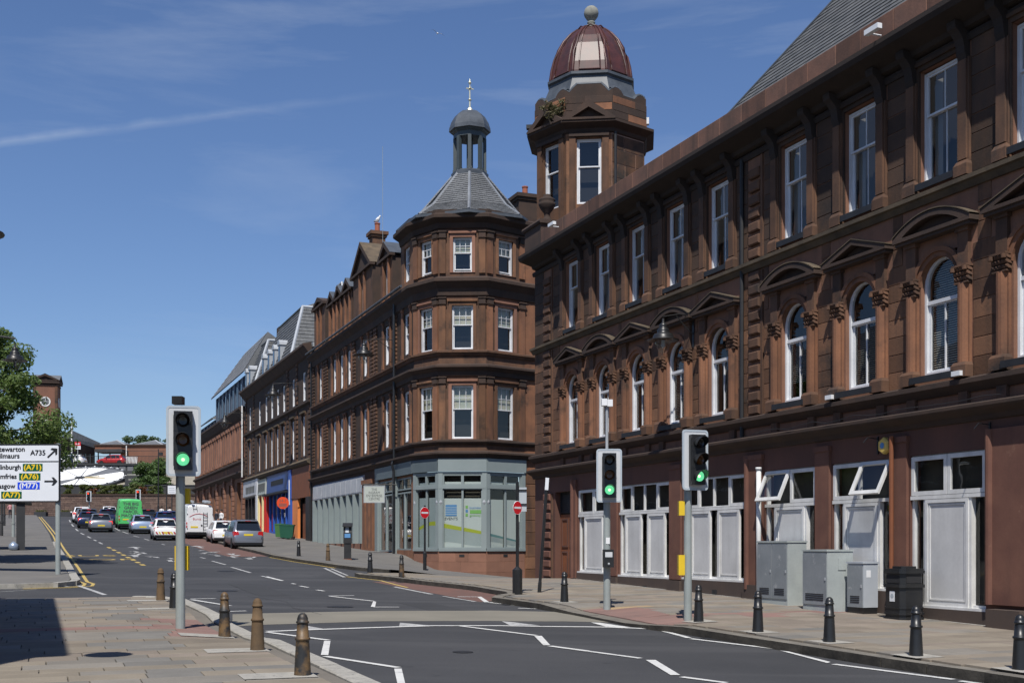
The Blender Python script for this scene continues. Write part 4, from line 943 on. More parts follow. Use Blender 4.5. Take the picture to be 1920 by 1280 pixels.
for k, (p, q) in enumerate(FAC):
    M, l, ang = facet(p, q); hl = l/2
    build('turret_wall', wall_holes(-hl, hl, 4.3, 16.0, [(-w/2, w/2, s, s+h) for s, h, w in LV], 0, .22).xf(M), MT['stone_trim'], I)
    build('interior_wall', MB().quad((-hl,-.6,4.2),(hl,-.6,4.2),(hl,-.6,16),(-hl,-.6,16)).xf(M), MT['interior'], I)
    for j, (s, h, w) in enumerate(LV):
        c = M @ Vector((0,-.10,s)); o = put_window(I, tm[j], c.x, c.y, c.z, 'window', (0,0,ang)); link('blind', blinds[j], o)
        build('architrave', MB().ring([(-w/2-.16,s-.02),(w/2+.16,s-.02),(w/2+.16,s+h+.18),(-w/2-.16,s+h+.18)], [(-w/2,s),(w/2,s),(w/2,s+h),(-w/2,s+h)], -.01, .05).box(-w/2-.22, w/2+.22, 0, .13, s+h+.18, s+h+.28).xf(M), MT['stone_pale' if (j+k) % 2 else 'stone'], I)
    # corner pilasters with capitals, one for each storey
    for sgn in (-1, 1):
        for z0, z1 in ((5.0,8.35),(9.62,12.3),(13.5,15.6)):
            x = sgn*(hl-.19); pz = build('pilaster', MB().box(x-.16, x+.16, 0, .10, z0, z1).xf(M), MT['stone_red' if (k+int(z0)) % 2 else 'stone'], I)
            build('capital', MB().box(x-.2, x+.2, 0, .16, z1-.34, z1-.30).box(x-.17, x+.17, 0, .15, z1-.30, z1-.06).box(x-.21, x+.21, 0, .19, z1-.06, z1).xf(M), MT['stone_dark'], pz)
    # shopfront: base stones, posts, glazing, fascia
    build('shop_post', MB().box(-hl-.02, -hl+.20, -.1, .06, -.2, 3.62).box(hl-.20, hl+.02, -.1, .06, -.2, 3.62).box(-hl, hl, -.1, .07, 2.78, 2.94).box(-hl, hl, -.12, .10, -.34, -.2).box(-hl+.2, hl-.2, -.1, .04, 3.5, 3.62).xf(M), MT['shop_grey'], I)
    for x in (-hl+.1, hl-.1):
        z_ = 2.1; build('diamond_boss', MB().add([(x-.09,.065,z_),(x,.065,z_-.14),(x+.09,.065,z_),(x,.065,z_+.14),(x,.1,z_)], [(0,1,4),(1,2,4),(2,3,4),(3,0,4)]).xf(M), MT['lead_pale'], I)
    a, b = -hl+.2, hl-.2; mid = 0
    for u0, u1 in ((a, mid), (mid, b)):
        wn_ = build('shop_window', MB().frame(u0, u1, -.2, 2.78, .05, -.09, .0).frame(u0, u1, 2.94, 3.5, .07, -.09, .02).xf(M), MT['shop_grey'], I)
        build('pane', MB().quad((u0+.05,-.05,-.15),(u1-.05,-.05,-.15),(u1-.05,-.05,2.73),(u0+.05,-.05,2.73)).xf(M), MT['glass_shop'], wn_)
        build('pane', MB().quad((u0+.07,-.05,3.01),(u1-.07,-.05,3.01),(u1-.07,-.05,3.43),(u0+.07,-.05,3.43)).xf(M), MT['glass_shop'], wn_)
        zt = (2.35, 2.3, 2.25)[k]
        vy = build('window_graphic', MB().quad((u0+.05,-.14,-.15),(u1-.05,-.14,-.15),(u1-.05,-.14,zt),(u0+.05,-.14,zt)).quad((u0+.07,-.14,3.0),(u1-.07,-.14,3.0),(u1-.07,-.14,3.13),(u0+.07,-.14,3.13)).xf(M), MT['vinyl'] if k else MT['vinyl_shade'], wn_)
        # the printed hill lines sweep across the three facets
        n = 10; sw = []; lo = []
        for i in range(n+1):
            x = u0+.05+(u1-u0-.1)*i/n; s_ = {0: 1+(-x)/l, 1: .0, 2: 0}[k] if False else (k*1.0+.5-x/l)
            top = .78+.38*math.sin(min(1.0,max(0,(s_)/1.1))*math.pi*.75) if s_ < 1.1 else .78+.38*math.sin(math.pi*.75)-(s_-1.1)*.48
            th = .20*(1-abs(s_-1)/2.4)+.03; sw.append((x,-.135,top)); lo.append((x,-.135,top-th))
        build('window_graphic', MB().add(sw+lo, [(i,i+1,n+2+i,n+1+i) for i in range(n)]).xf(M), MT['vinyl_lime' if k < 2 else 'vinyl_teal'], wn_)
        build('window_graphic', MB().add([(x,-.137,z) for x,y,z in lo]+[(x,-.137,.02+.10*math.sin(x*2)) for x,y,z in lo], [(i,i+1,n+2+i,n+1+i) for i in range(n)]).xf(M), MT['vinyl_shade'], wn_)
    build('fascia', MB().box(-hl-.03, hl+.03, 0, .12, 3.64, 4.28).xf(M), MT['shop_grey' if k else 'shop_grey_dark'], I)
    build('shop_interior', MB().quad((-hl,-.5,-.3),(hl,-.5,-.3),(hl,-.5,3.6),(-hl,-.5,3.6)).xf(M), MT['interior_warm'], I)
    for r in range(4):
        z0 = -2.46+r*.53; n = 3 if r % 2 else 2; off = [-hl]+sorted([(-hl+2*hl*(i+1)/n)+random.uniform(-.12,.12) for i in range(n-1)])+[hl]
        for x0, x1 in zip(off, off[1:]): build('base_stone', MB().block(x0+.004, x1-.004, z0, z0+.522, -.2, .03, .006).xf(M), MT['stone_pale'], I)
    build('base_wall', MB().box(-hl, hl, -.3, .0, -2.6, -.34).xf(M), MT['joint'], I)
    build('air_vent', MB().box(-.1, .16, .02, .045, -.62, -.50).xf(M), MT['iron_soft'], I)
# logos on the front facet
M, l, ang = facet(*FAC[1]); Mo = Matrix.Translation((-50,0,.3)) @ M @ Matrix.Rotation(math.pi, 4, 'Z')   # turned to face out, x to the viewer's right
def logo_m(x, z): return Mo @ Matrix.Translation((x, .128, z)) @ Matrix.Rotation(R(90), 4, 'X')
build('logo_panel', MB().quad((-.87,.128,1.42),(-.30,.128,1.42),(-.30,.128,1.98),(-.87,.128,1.98)).xf(Mo), MT['print_blue'], I, raw=True)
for i in range(4): build('logo_wave', MB().quad((-.87,.126,1.5+i*.11),(-.30,.126,1.5+i*.11),(-.30,.126,1.525+i*.11),(-.87,.126,1.525+i*.11)).xf(Mo), MT['vinyl'], I, raw=True)
lettering(I, 'EVENTS', .19, MT['print_dark'], logo_m(-.58, 1.28))
lettering(I, 'business', .17, MT['print_blue'], logo_m(.62, 1.83)); lettering(I, 'gateway', .17, MT['print_green'], logo_m(.62, 1.45))
build('logo_panel', MB().quad((.36,.128,1.54),(.95,.128,1.54),(.95,.128,1.72),(.36,.128,1.72)).xf(Mo), MT['print_green'], I, raw=True)
for i in range(3): build('logo_wave', MB().quad((.14,.128,1.4+i*.2),(.26,.128,1.4+i*.2),(.26,.128,1.54+i*.2),(.14,.128,1.54+i*.2)).xf(Mo), MT['print_blue' if i % 2 else 'print_green'], I, raw=True)
# side-street return
M, l, ang = facet(V[3], (37.2,-16.)); build('side_wall', wall_holes(-l/2, l/2, -3.2, 16.0, [], 0, .2).xf(M), MT['stone_red'], I)
for r in range(10): build('side_stone', MB().block(l/2-1.2, l/2-.05, -2.5+r*.62, -1.9+r*.62, 0, .05, .02).xf(M), MT['stone'], I)
# street front
WI = [39.6,43.4,48.1,52.0,53.95,55.9,60.1]
hol = [(t-1.0, t, s, s+h) for t in WI for s, h in ((5.33,2.66),(9.9,2.15))]
shop_h = [(38.3,41.0,-.3,3.5),(41.8,44.6,-.4,3.5),(48.0,61.2,-.05,3.0)]
build('wall', wall_holes(37.8, 62.4, 3.6, 13.3, hol, 0, .25), MT['stone_upper'], I); build('ground_floor_wall', wall_holes(37.8, 62.4, -2.5, 3.6, shop_h, -.0, .35), MT['stone_red'], I)
build('interior_wall', MB().quad((37.8,-.7,-2),(37.8,-.7,13.2),(62.4,-.7,13.2),(62.4,-.7,-2)), MT['interior'], I)
swm = sash_meshes(1.0, 2.66, 1, 0, 2, .08, .5); swm2 = sash_meshes(1.0, 2.15, 1, 0, 2, .08, .5)
pimI = [MB().box(-.13,.13,0,.07,0,h).box(-.17,.17,0,.11,h,h+.12).box(-.16,.16,0,.09,0,.25).mesh('pilaster', MT['stone_red']) for h in (2.9,2.5)]
rus = [MB() for _ in range(2)]
for k, h in enumerate((3.1,2.6)):
    z = 0
    while z < h: rus[k].box(-.3,.3,0,.09,z,z+.15); z += .22
    rus[k] = rus[k].mesh('rusticated_strip', MT['stone_trim'])
for t_ in WI:
    put_window(I, swm, t_-.5, -.08, 5.33); put_window(I, swm2, t_-.5, -.08, 9.9)
    for s in (-.72, .72):
        piece('pilaster', pimI[0], I, t_-.5+s, 0, 5.22); piece('pilaster', pimI[1], I, t_-.5+s, 0, 9.72)
for t_ in (41.2,45.2,46.0,50.2,57.6,58.3,61.7):
    piece('rusticated_strip', rus[0], I, t_, 0, 5.22); piece('rusticated_strip', rus[1], I, t_, 0, 9.72)
path_mould('shop_cornice', I, PATH, [(0,4.28),(.1,4.3),(.16,4.42),(.30,4.5),(.30,4.58),(.02,4.66),(0,4.66)], 'stone_dark')
path_mould('sill_course', I, PATH, [(0,4.98),(.10,5.0),(.18,5.1),(.18,5.18),(.01,5.24),(0,5.24)], 'stone_dark')
path_mould('string_course', I, PATH, [(0,8.38),(.08,8.4),(.10,8.62),(.26,8.75),(.34,8.8),(.34,8.9),(.02,9.0),(0,9.0)], 'stone_dark')
path_mould('sill_course', I, PATH, [(0,9.38),(.06,9.4),(.12,9.52),(.18,9.55),(.18,9.64),(.01,9.7),(0,9.7)], 'stone_trim')
path_mould('eaves_cornice', I, PATH, [(0,12.35),(.08,12.4),(.12,12.75),(.30,12.95),(.42,13.05),(.42,13.2),(.02,13.36),(0,13.36)], 'stone_dark')
path_mould('turret_cornice', I, [(40.2,-.02)]+V+[(37.2,-16.)], [(0,15.7),(.08,15.75),(.14,16.0),(.40,16.15),(.46,16.2),(.46,16.36),(.3,16.45),(.3,16.62),(0,16.62)], 'stone_dark')
build('gutter', MB().tube([(62.3,.46,13.34),(38.6,.46,13.34)], .07, 6), MT['lead'], I)
build('turret_wall', wall_holes(37.8, 40.2, 13.3, 16.0, [(38.6,39.6,13.7,15.5)], 0, .22), MT['stone'], I); w3 = sash_meshes(.95, 1.8, 2, 0, 2, .06); put_window(I, w3, 39.1, -.1, 13.7)
build('turret_back', MB().box(37.4, 40.2, -6.5, -.3, 13.0, 16.2), MT['stone_dark'], I)
# turret roof, lantern and finial
TR_ = thing('turret_spire', 38.15, -3.15, 16.5, 'slate octagonal spire with open dark lantern, small lead dome and gilt cross finial', 'spire')
def RB(name, mb, m, parent=TR_, smooth=False): return build(name, mb, MT[m], parent, raw=True, smooth=smooth)
PH = R(2)
def ring8(ap, z): return [(ap/math.cos(math.pi/8)*math.cos(math.pi/8+k*math.pi/4+PH), ap/math.cos(math.pi/8)*math.sin(math.pi/8+k*math.pi/4+PH), z) for k in range(8)]
lo8, md8, hi8 = ring8(3.3, .08), ring8(2.4, .78), ring8(.84, 2.75)
rb = RB('roof', MB().lathe([(3.3/math.cos(math.pi/8),.06),(2.4/math.cos(math.pi/8),.76),(.84/math.cos(math.pi/8),2.73)], n=8, ph=math.pi/8+PH), 'slate')
for k in range(8):
    slates(rb, [lo8[k], lo8[(k+1)%8], md8[(k+1)%8], md8[k]], 7, 'roof_slates', 'slate_far', .02, .32); slates(rb, [md8[k], md8[(k+1)%8], hi8[(k+1)%8], hi8[k]], 15, 'roof_slates', 'slate_far', .02, .32)
    RB('hip_lead', MB().tube([lo8[k], md8[k], hi8[k]], .085, 5), 'lead_hip')
RB('lead_flashing', MB().lathe([(3.5/math.cos(math.pi/8),-.12),(3.5/math.cos(math.pi/8),.02),(3.2/math.cos(math.pi/8),.06)], n=8, ph=math.pi/8+PH), 'lead')
RB('lantern_base', MB().lathe([(.98,2.66),(.98,2.9),(.86,2.98)], n=8, ph=math.pi/8+PH), 'lead')
for x, y, z in ring8(.72, 2.95):
    a = math.atan2(y, x); RB('lantern_column', MB().box(-.09,.09,-.09,.09,0,1.78).box(-.12,.12,-.12,.12,0,.12).xf(Matrix.Translation((x,y,z)) @ Matrix.Rotation(a, 4, 'Z')), 'lantern_grey')
RB('lantern_core', MB().lathe([(.18,2.9),(.18,4.8)], n=8), 'lantern_grey')
RB('lantern_entablature', MB().lathe([(.86,4.72),(.86,4.95),(.95,5.02),(.98,5.08),(1.08,5.12)], n=8, ph=math.pi/8+PH), 'lantern_grey')
RB('lantern_dome', MB().lathe([(1.10,5.1),(1.08,5.3),(.98,5.6),(.80,5.9),(.52,6.12),(.2,6.24),(.12,6.26)], n=8, ph=math.pi/8+PH), 'lead')
RB('finial', MB().lathe([(.16,6.24),(.12,6.34),(.05,6.4),(.04,6.75),(.10,6.8),(.04,6.86),(.035,7.35),(.09,7.4),(.03,7.45),(.03,7.6),(.09,7.7),(.03,7.8),(0,7.95)], n=8).box(-.2,.2,-.02,.02,7.36,7.42).box(-.02,.02,-.2,.2,7.36,7.42), 'gilt')
# attic dormers and gables along the eaves
def gable(parent, a, b, z0, ze, za, d0, back, mwall, mroof, win=None, cope='stone_dark'):
    m = (a+b)/2; hs = [(w-.42, w+.42, z0+.45, z0+.45+1.75) for w in (win or [])]
    g = build('dormer_wall', wall_holes(a, b, z0, ze, hs, d0, .22), MT[mwall], parent)
    build('dormer_cheek', MB().box(a, a+.12, d0-back, d0-.001, z0, ze).box(b-.12, b, d0-back, d0-.001, z0, ze), MT['stone_dark' if mwall != 'lead_pale' else 'lead_pale'], parent)
    build('gable_pediment', MB().ring([(a-.15,ze),(b+.15,ze),(b+.15,ze+.12),(m,za),(a-.15,ze+.12)], [(a+.25,ze+.14),(b-.25,ze+.14),(b-.27,ze+.16),(m,za-.28),(a+.27,ze+.16)], d0-.1, d0+.2).prism([(a+.2,ze+.1),(b-.2,ze+.1),(m,za-.25)], d0-.1, d0+.02), MT[cope], parent)
    build('dormer_roof', MB().add([(a-.15,d0+.2,ze+.15),(m,d0+.2,za+.03),(m,d0-back,za+.03),(a-.15,d0-back,ze+.15),(b+.15,d0+.2,ze+.15),(b+.15,d0-back,ze+.15)], [(0,1,2,3),(1,4,5,2)]), MT[mroof], parent)
    for w in win or []:
        put_window(parent, dw, w, d0-.1, z0+.45)
        for s in (-.55,.55): build('pilaster', MB().box(w+s-.1, w+s+.1, d0, d0+.12, z0+.05, ze-.05), MT['stone_red'], parent)
dw = sash_meshes(.84, 1.75, 0, 0, 1, .07, .5)
gable(I, 42.0, 44.4, 13.3, 15.75, 16.75, -.05, 3, 'stone', 'lead', [43.1])
gable(I, 45.9, 50.4, 13.3, 16.1, 17.9, .02, 3, 'stone_trim', 'stone_moss', [48.1])
for w in (52.0,54.2,56.3): gable(I, w-1.05, w+1.05, 13.3, 15.7, 16.6, -.05, 3, 'stone_trim', 'lead', [w])
gable(I, 58.2, 61.6, 13.3, 16.2, 16.9, .0, 2.5, 'stone_trim', 'stone_dark', [59.9])
build('lead_lantern', MB().prism([(57.6,16.3),(60.4,16.3),(59.8,17.7),(58.2,17.7)], -3.2, -1.2), MT['slate_far'], I); build('lead_lantern_trim', MB().tube([(57.6,-1.15,16.3),(58.2,-1.15,17.72),(59.8,-1.15,17.72),(60.4,-1.15,16.3)], .08, 5), MT['lead_pale'], I)
build('roof', MB().add([(39.5,-.5,13.35),(62.4,-.5,13.35),(62.4,-7,17.8),(39.5,-7,17.8)], [(0,1,2,3)]), MT['slate'], I)
def chimney(parent, a, b, d0, d1, z0, z1, pots, m='stone'):
    c = build('chimney', MB().box(a, b, d0, d1, z0, z1-.35).box(a-.08, b+.08, d0-.08, d1+.08, z1-.35, z1-.2).box(a-.16, b+.16, d0-.16, d1+.16, z1-.2, z1), MT[m], parent)
    for p in pots: build('chimney_pot', MB().lathe([(.20,z1),(.16,z1+.1),(.15,z1+.48),(.18,z1+.52),(.18,z1+.58)], (a+b)/2, p, 0, 10), MT['terracotta'], c, smooth=False)
chimney(I, 49.3, 50.1, -1.7, -.9, 16.5, 19.0, (-1.3,), 'stone_trim'); chimney(I, 40.5, 41.7, -8.1, -6.9, 15.0, 19.5, (-7.5,), 'stone_dark')
build('roof_vent', MB().tube([(54.6,-1.5,16),(54.6,-1.5,18.0)], .09, 8).lathe([(.14,17.9),(.14,18.08)],54.6,-1.5,0,8), MT['white_paint'], I)
build('aerial', MB().tube([(47.4,-1,17),(47.4,-1,23.5)], .012, 5), MT['galv'], I)
build('downpipe', MB().tube([(40.9,.18,13.2),(40.9,.18,4.6),(40.9,.3,4.3),(40.9,.2,3.9),(40.9,.2,-.6)], .07, 8), MT['black_iron'], I)
build('downpipe', MB().tube([(62.0,.14,13.1),(62.0,.14,-.1)], .06, 8), MT['black_iron'], I)
# shopfronts of the street front
for a, b, s in ((38.3,41.0,-.3),(41.8,44.6,-.4)):
    m = (a+b)/2
    for x0, x1 in ((a, m), (m, b)):
        w = build('shop_window', MB().frame(x0, x1, s, 2.75, .08, -.15, -.02).frame(x0, x1, 2.85, 3.5, .08, -.15, -.02), MT['shop_grey'], I)
        build('pane', MB().quad((x0+.06,-.1,s+.06),(x1-.06,-.1,s+.06),(x1-.06,-.1,2.7),(x0+.06,-.1,2.7)), MT['glass_shop'], w); build('pane', MB().quad((x0+.06,-.1,2.9),(x1-.06,-.1,2.9),(x1-.06,-.1,3.45),(x0+.06,-.1,3.45)), MT['glass_shop'], w)
    build('shop_post', MB().box(b-.02, b+.55, -.1, .1, -.6, 3.6), MT['shop_grey'], I)
build('fascia', MB().box(37.85, 45.0, 0, .14, 3.62, 4.27), MT['shop_grey_dark'], I)
fa = build('fascia', MB().prismx([(0,3.02),(.14,3.06),(.12,4.0),(0,4.1)], 47.7, 61.5), MT['shop_silver'], I)
for i in range(10): build('fascia_panel', MB().prismx([(.14,3.12),(.155,3.12),(.135,3.98),(.12,3.98)], 47.8+i*1.37, 49.1+i*1.37), MT['shop_silver'], fa)
for i in range(9):
    x = 48.1+i*1.62; build('shop_fin', MB().box(x-.09, x+.09, -.1, .24, .05, 3.02), MT['shop_grey'], I)
    if i < 8:
        w = build('shop_window', MB().frame(x+.09, x+1.53, .05, 3.0, .06, -.2, -.1), MT['shop_grey'], I); build('pane', MB().quad((x+.15,-.14,.1),(x+1.47,-.14,.1),(x+1.47,-.14,2.95),(x+.15,-.14,2.95)), MT['glass_shop'], w)
        build('shop_blind', MB().box(x+.15, x+1.47, -.3, -.25, .1, 2.2), MT['vinyl'], w)
build('shop_base', MB().box(48.0, 61.3, -.05, .12, -2, .05), MT['stone_pale'], I)
for x in (45.6, 46.4, 47.3): p = build('pier', MB().box(x-.28, x+.28, 0, .2, -.8, 3.5).box(x-.34, x+.34, 0, .26, 3.5, 3.75).box(x-.34,x+.34,0,.28,-1.2,-.3), MT['stone_red'], I)
# hanging sign
hs_t, hs_d = 37.6, 2.1
hx, hy = wxy(40.6, 1.35)
hs = link('hanging_sign', None, None, (hx, hy, 2.66), (0,0,R(4))); tag(hs, 'square pale grey hanging shop sign projecting from the drainpipe of the turreted building', 'sign')
build('sign_board', MB().box(-.52,.52,-.04,.04,-.42,.42), MT['panel_sage'], hs, raw=True); build('sign_frame', MB().frame(-.56,.56,-.46,.46,.04,-.05,.05), MT['lead_pale'], hs, raw=True)
for i, s in enumerate(('THE','INGRAM','ENTERPRISE','CENTRE')): lettering(hs, s, .185, MT['letter_grey'], face_m(0,-.046,.24-i*.165), squeeze=.86)
build('sign_bracket', MB().tube([(-.6,0,.52),(1.2,.35,.52)], .03, 6).tube([(-.4,0,.42),(-.4,0,.52)], .02, 5).tube([(.4,0,.42),(.4,.1,.52)], .02, 5), MT['black_iron'], hs, raw=True)
gu = link('seagull', None, None, (*wxy(49.7,-1.3), 19.78)); tag(gu, 'white seagull perched on the chimney of the turreted building', 'bird')
build('body', MB().lathe([(0,-.2),(.07,-.14),(.11,0),(.09,.14),(.05,.2),(.06,.25),(.05,.31),(0,.34)], n=8).xf(Matrix.Rotation(R(35),4,'Y')), MT['gull_white'], gu, raw=True, smooth=True); build('wing', MB().prism([(-.22,-.1),(.05,.05),(.1,-.06),(-.05,-.12)], -.11, .11), MT['gull_grey'], gu, raw=True)

# ================================================================== mansard building with the blue shop
Mn = bthing('mansard_building', 76, .9, 'dark three storey sandstone building with slate mansard roof, white dormers and blue shopfront', 'building')
WM = [65.6,69.5,73.3,75.9,78.5,81.2,84.5,89.6]
hol = [(t-1.0, t, s, s+h) for t in WM for s, h in ((6.42,2.9),(10.42,2.1))]
build('wall', wall_holes(62.4, 91.7, 5.7, 14.1, hol, 0, .25), MT['stone_dark'], Mn)
build('interior_wall', MB().quad((62.4,-.7,-1),(62.4,-.7,14),(91.7,-.7,14),(91.7,-.7,-1)), MT['interior'], Mn)
mw1 = sash_meshes(1.0, 2.9, 1, 0, 1, .1, .5); mw2 = sash_meshes(1.0, 2.1, 1, 0, 1, .08, .5)
mp1 = MB().box(-.13,.13,0,.06,0,3.0).box(-.17,.17,0,.10,3.0,3.15).mesh('pilaster', MT['stone_trim']); mh1 = MB().box(-.8,.8,0,.2,0,.14).mesh('window_hood', MT['stone_moss'])
for t_ in WM:
    put_window(Mn, mw1, t_-.5, -.06, 6.42); put_window(Mn, mw2, t_-.5, -.06, 10.42); piece('window_hood', mh1, Mn, t_-.5, 0, 9.5)
    for s in (-.68,.68): piece('pilaster', mp1, Mn, t_-.5+s, 0, 6.38)
qm = MB()
for i in range(22): qm.box(-.35,.35,0,.07,i*.36,i*.36+.24)
qm = qm.mesh('rusticated_strip', MT['stone_trim'])
for t_ in (63.2,67.6,71.2,87.0,91.2): piece('rusticated_strip', qm, Mn, t_, 0, 6.1)
for nm, pr, m in (('shop_cornice',[(0,5.65),(.3,5.8),(.38,5.95),(0,6.2)],'stone_moss'),('sill_course',[(0,10.0),(.2,10.12),(.2,10.25),(0,10.3)],'stone_dark'),('eaves_cornice',[(0,13.4),(.15,13.5),(.5,13.95),(.62,14.05),(.62,14.2),(0,14.3)],'stone_dark')): moulding(nm, Mn, 62.5, 91.7, pr, m)
def mansard(a, b, a1, b1, z0, z1, nm='mansard_roof'):
    q = [(a,.2,z0),(b,.2,z0),(b1,-1.5,z1),(a1,-1.5,z1)]
    o = build(nm, MB().add(q+[(a,-9,z0),(b,-9,z0),(b1,-7.5,z1),(a1,-7.5,z1)], [(0,1,2,3),(4,0,3,7),(1,5,6,2),(3,2,6,7)]), MT['slate'], Mn)
    slates(o, q, 14, 'roof_slates', 'slate', .03, .6); slates(o, [(a,-9,z0),(a,.2,z0),(a1,-1.5,z1),(a1,-7.5,z1)], 14, 'roof_slates', 'slate', .03, .6)
    build('hip_lead', MB().tube([(a,.25,z0),(a1,-1.45,z1)], .13, 6), MT['lead_pale'], o); build('ridge_lead', MB().tube([(a1,-1.4,z1),(a1,-7.5,z1)], .14, 6), MT['lead_pale'], o); build('ridge_edge', MB().tube([(a1,-1.45,z1),(b1,-1.45,z1)], .1, 6), MT['lantern_grey'], o)
    build('upper_roof', MB().add([(a1,-1.5,z1),(b1,-1.5,z1),(b1-1,-4.5,z1+1.3),(a1+1,-4.5,z1+1.3),(a1,-7.5,z1),(b1,-7.5,z1)], [(0,1,2,3),(0,3,4),(1,5,2),(3,2,5,4)]), MT['slate'], o)
mansard(68.6, 84.4, 72.6, 82.2, 14.25, 18.8); mansard(84.8, 92.2, 87.8, 91.2, 14.25, 18.6)
build('eaves_deck', MB().box(62.5, 69.5, -9, -.1, 14.0, 14.3), MT['lead_pale'], Mn)
for t_ in (74.2,76.6,79.0,81.6,88.6,90.6):
    dm = build('dormer', MB().box(t_-.42, t_+.42, -1.0, .10, 14.3, 15.9).prism([(t_-.5,15.9),(t_+.5,15.9),(t_+.45,16.1),(t_+.25,16.3),(t_-.25,16.3),(t_-.45,16.1)], -1.0, .18), MT['lead_pale'], Mn)
    build('dormer_window', MB().box(t_-.30, t_+.30, .102, .12, 14.5, 15.8), MT['car_glass'], dm)
dm = build('dormer', MB().box(66.2,66.9,-3.4,-2.2,14.4,16.6).lathe([(.62,16.5),(.62,16.7),(.4,17.0),(0,17.1)],66.6,-2.8,0,10), MT['lead_pale'], Mn)
build('party_chimney', MB().box(90.9,92.1,-5,-3,17,20.5), MT['stone_dark'], Mn)
# shops under it
def shopfront(parent, a, b, z0, zf, z1, mf, mwin, n, label=None, posts=None):
    f = build('fascia', MB().prismx([(0,zf),(.2,zf),(.28,zf+.08),(.22,z1-.08),(.3,z1),(0,z1)], a, b), MT[mf], parent)
    st = (b-a)/n
    for i in range(n):
        w = build('shop_window', MB().frame(a+i*st, a+(i+1)*st, z0, zf, .12, -.12, .05), MT[mwin], parent); build('pane', MB().quad((a+i*st+.1,-.06,z0+.1),(a+(i+1)*st-.1,-.06,z0+.1),(a+(i+1)*st-.1,-.06,zf-.1),(a+i*st+.1,-.06,zf-.1)), MT['glass_shop'], w)
    build('stall_riser', MB().box(a, b, -.1, .1, z0-2, z0), MT[mwin], parent); return f
f = shopfront(Mn, 70.0, 79.0, .95, 4.15, 5.65, 'shop_blue', 'shop_blue_bright', 5)
for i in range(12): build('fascia_letter', MB().box(71.8+i*.44, 72.08+i*.44, .26, .29, 4.75, 5.15), MT['sign_black'], f)
build('awning_box', MB().box(70.1,79.2,.05,.6,4.0,4.14), MT['iron_soft'], Mn)
build('shop_pillar', MB().box(69.0,70.0,-.1,.22,-.4,5.65), MT['shop_blue_bright'], Mn); build('shop_banner', MB().box(69.3,69.55,.22,.26,3.0,4.9), MT['shop_white'], Mn)
build('shop_surround', MB().box(62.5,69.0,-.05,.14,3.4,5.65), MT['shop_rust'], Mn); build('shop_door_panel', MB().box(66.9,68.9,-.1,.10,-.2,3.4), MT['shop_orange'], Mn); build('shop_recess', MB().box(62.6,66.8,-.5,-.4,-.4,3.4), MT['interior_warm'], Mn); build('shop_pillar', MB().box(62.5,63.6,-.1,.2,-.4,3.4), MT['iron_soft'], Mn); build('shop_grille', MB().box(64.2,66.6,-.3,-.22,.2,3.0), MT['shop_rust'], Mn)
f = shopfront(Mn, 79.6, 83.4, 1.3, 4.2, 5.55, 'panel_sage', 'shop_red', 3)
for i in range(7): build('fascia_letter', MB().box(79.9+i*.48, 80.2+i*.48, .26, .29, 4.45+.08*(i%2), 5.2), MT['letter_grey'], f)
for x, m in ((79.3,'shop_red'),(81.5,'shop_cream'),(83.5,'shop_cream'),(80.4,'shop_red')): build('shop_pillar', MB().box(x-.16,x+.16,-.1,.22,.2,4.2), MT[m], Mn)
f = shopfront(Mn, 84.2, 91.4, 1.6, 4.3, 6.0, 'shop_silver', 'sign_black', 4)
for i in range(6): build('fascia_letter', MB().box(85.2+i*.8, 85.7+i*.8, .26, .29, 4.6, 5.2), MT['letter_grey'], f)
build('shop_pillar', MB().box(83.6,84.6,-.1,.25,.4,5.8), MT['shop_white'], Mn)
rs = link('round_shop_sign', None, None, (*wxy(66.6,1.25), 3.05), (0,0,R(5))); tag(rs, 'round orange hanging shop sign with dark lettering above the orange doorway', 'sign')
build('sign_disc', MB().lathe([(.44,-.04),(.44,.04)], n=28).xf(Matrix.Rotation(R(90),4,'X')), MT['sign_orange'], rs, raw=True); lettering(rs, '24-7', .3, MT['letter_grey'], face_m(0,-.045,.15))
for z_ in (-.06,-.16,-.26): build('sign_line', MB().box(-.28,.28,-.048,-.044,z_-.025,z_+.025), MT['letter_grey'], rs, raw=True)
build('sign_bracket', MB().tube([(.55,.02,.3),(1.15,.3,.3)], .03, 6), MT['black_iron'], rs, raw=True)

# ================================================================== red building with the blue-grey attic, at the top of the street
Fb = bthing('red_attic_building', 108, 2.3, 'red sandstone building with blue grey attic storey at the head of the terrace', 'building')
WF = [94.0,97.0,100.2,103.6,107.0,110.4,113.8,117.2,120.6,124,127.5]
hol = [(t-1.3, t, 8.3, 11.2) for t in WF]; gfh = [(t-2.0, t+.4, 2.0, 6.0) for t in (96.4,101.8,107.4,113,118.6,124)]
build('wall', wall_holes(91.7, 131, 1, 12.8, hol+gfh, 0, .35), MT['stone_red'], Fb); build('interior_wall', MB().quad((91.7,-.8,1),(91.7,-.8,12.7),(131,-.8,12.7),(131,-.8,1)), MT['interior'], Fb)
fw1 = sash_meshes(1.3, 2.9, 1, 0, 1, .09, .5); fp = MB().box(-.3,.3,0,.22,0,3.3).box(-.36,.36,0,.34,3.1,3.4).box(-.36,.36,0,.3,0,.3).mesh('pilaster', MT['stone_pale'])
for t_ in WF:
    put_window(Fb, fw1, t_-.65, -.05, 8.3)
    for s in (-1.0,1.0): piece('pilaster', fp, Fb, t_-.65+s, 0, 8.2)
gp_ = MB(); z = 0
while z < 4.6: gp_.box(-.45,.45,0,.22,z,z+.42); z += .48
gp_ = gp_.mesh('rusticated_pier', MT['stone_pale'])
for t_ in (92.6,99.0,104.6,110.2,115.8,121.4,127): piece('rusticated_pier', gp_, Fb, t_, 0, 1.9)
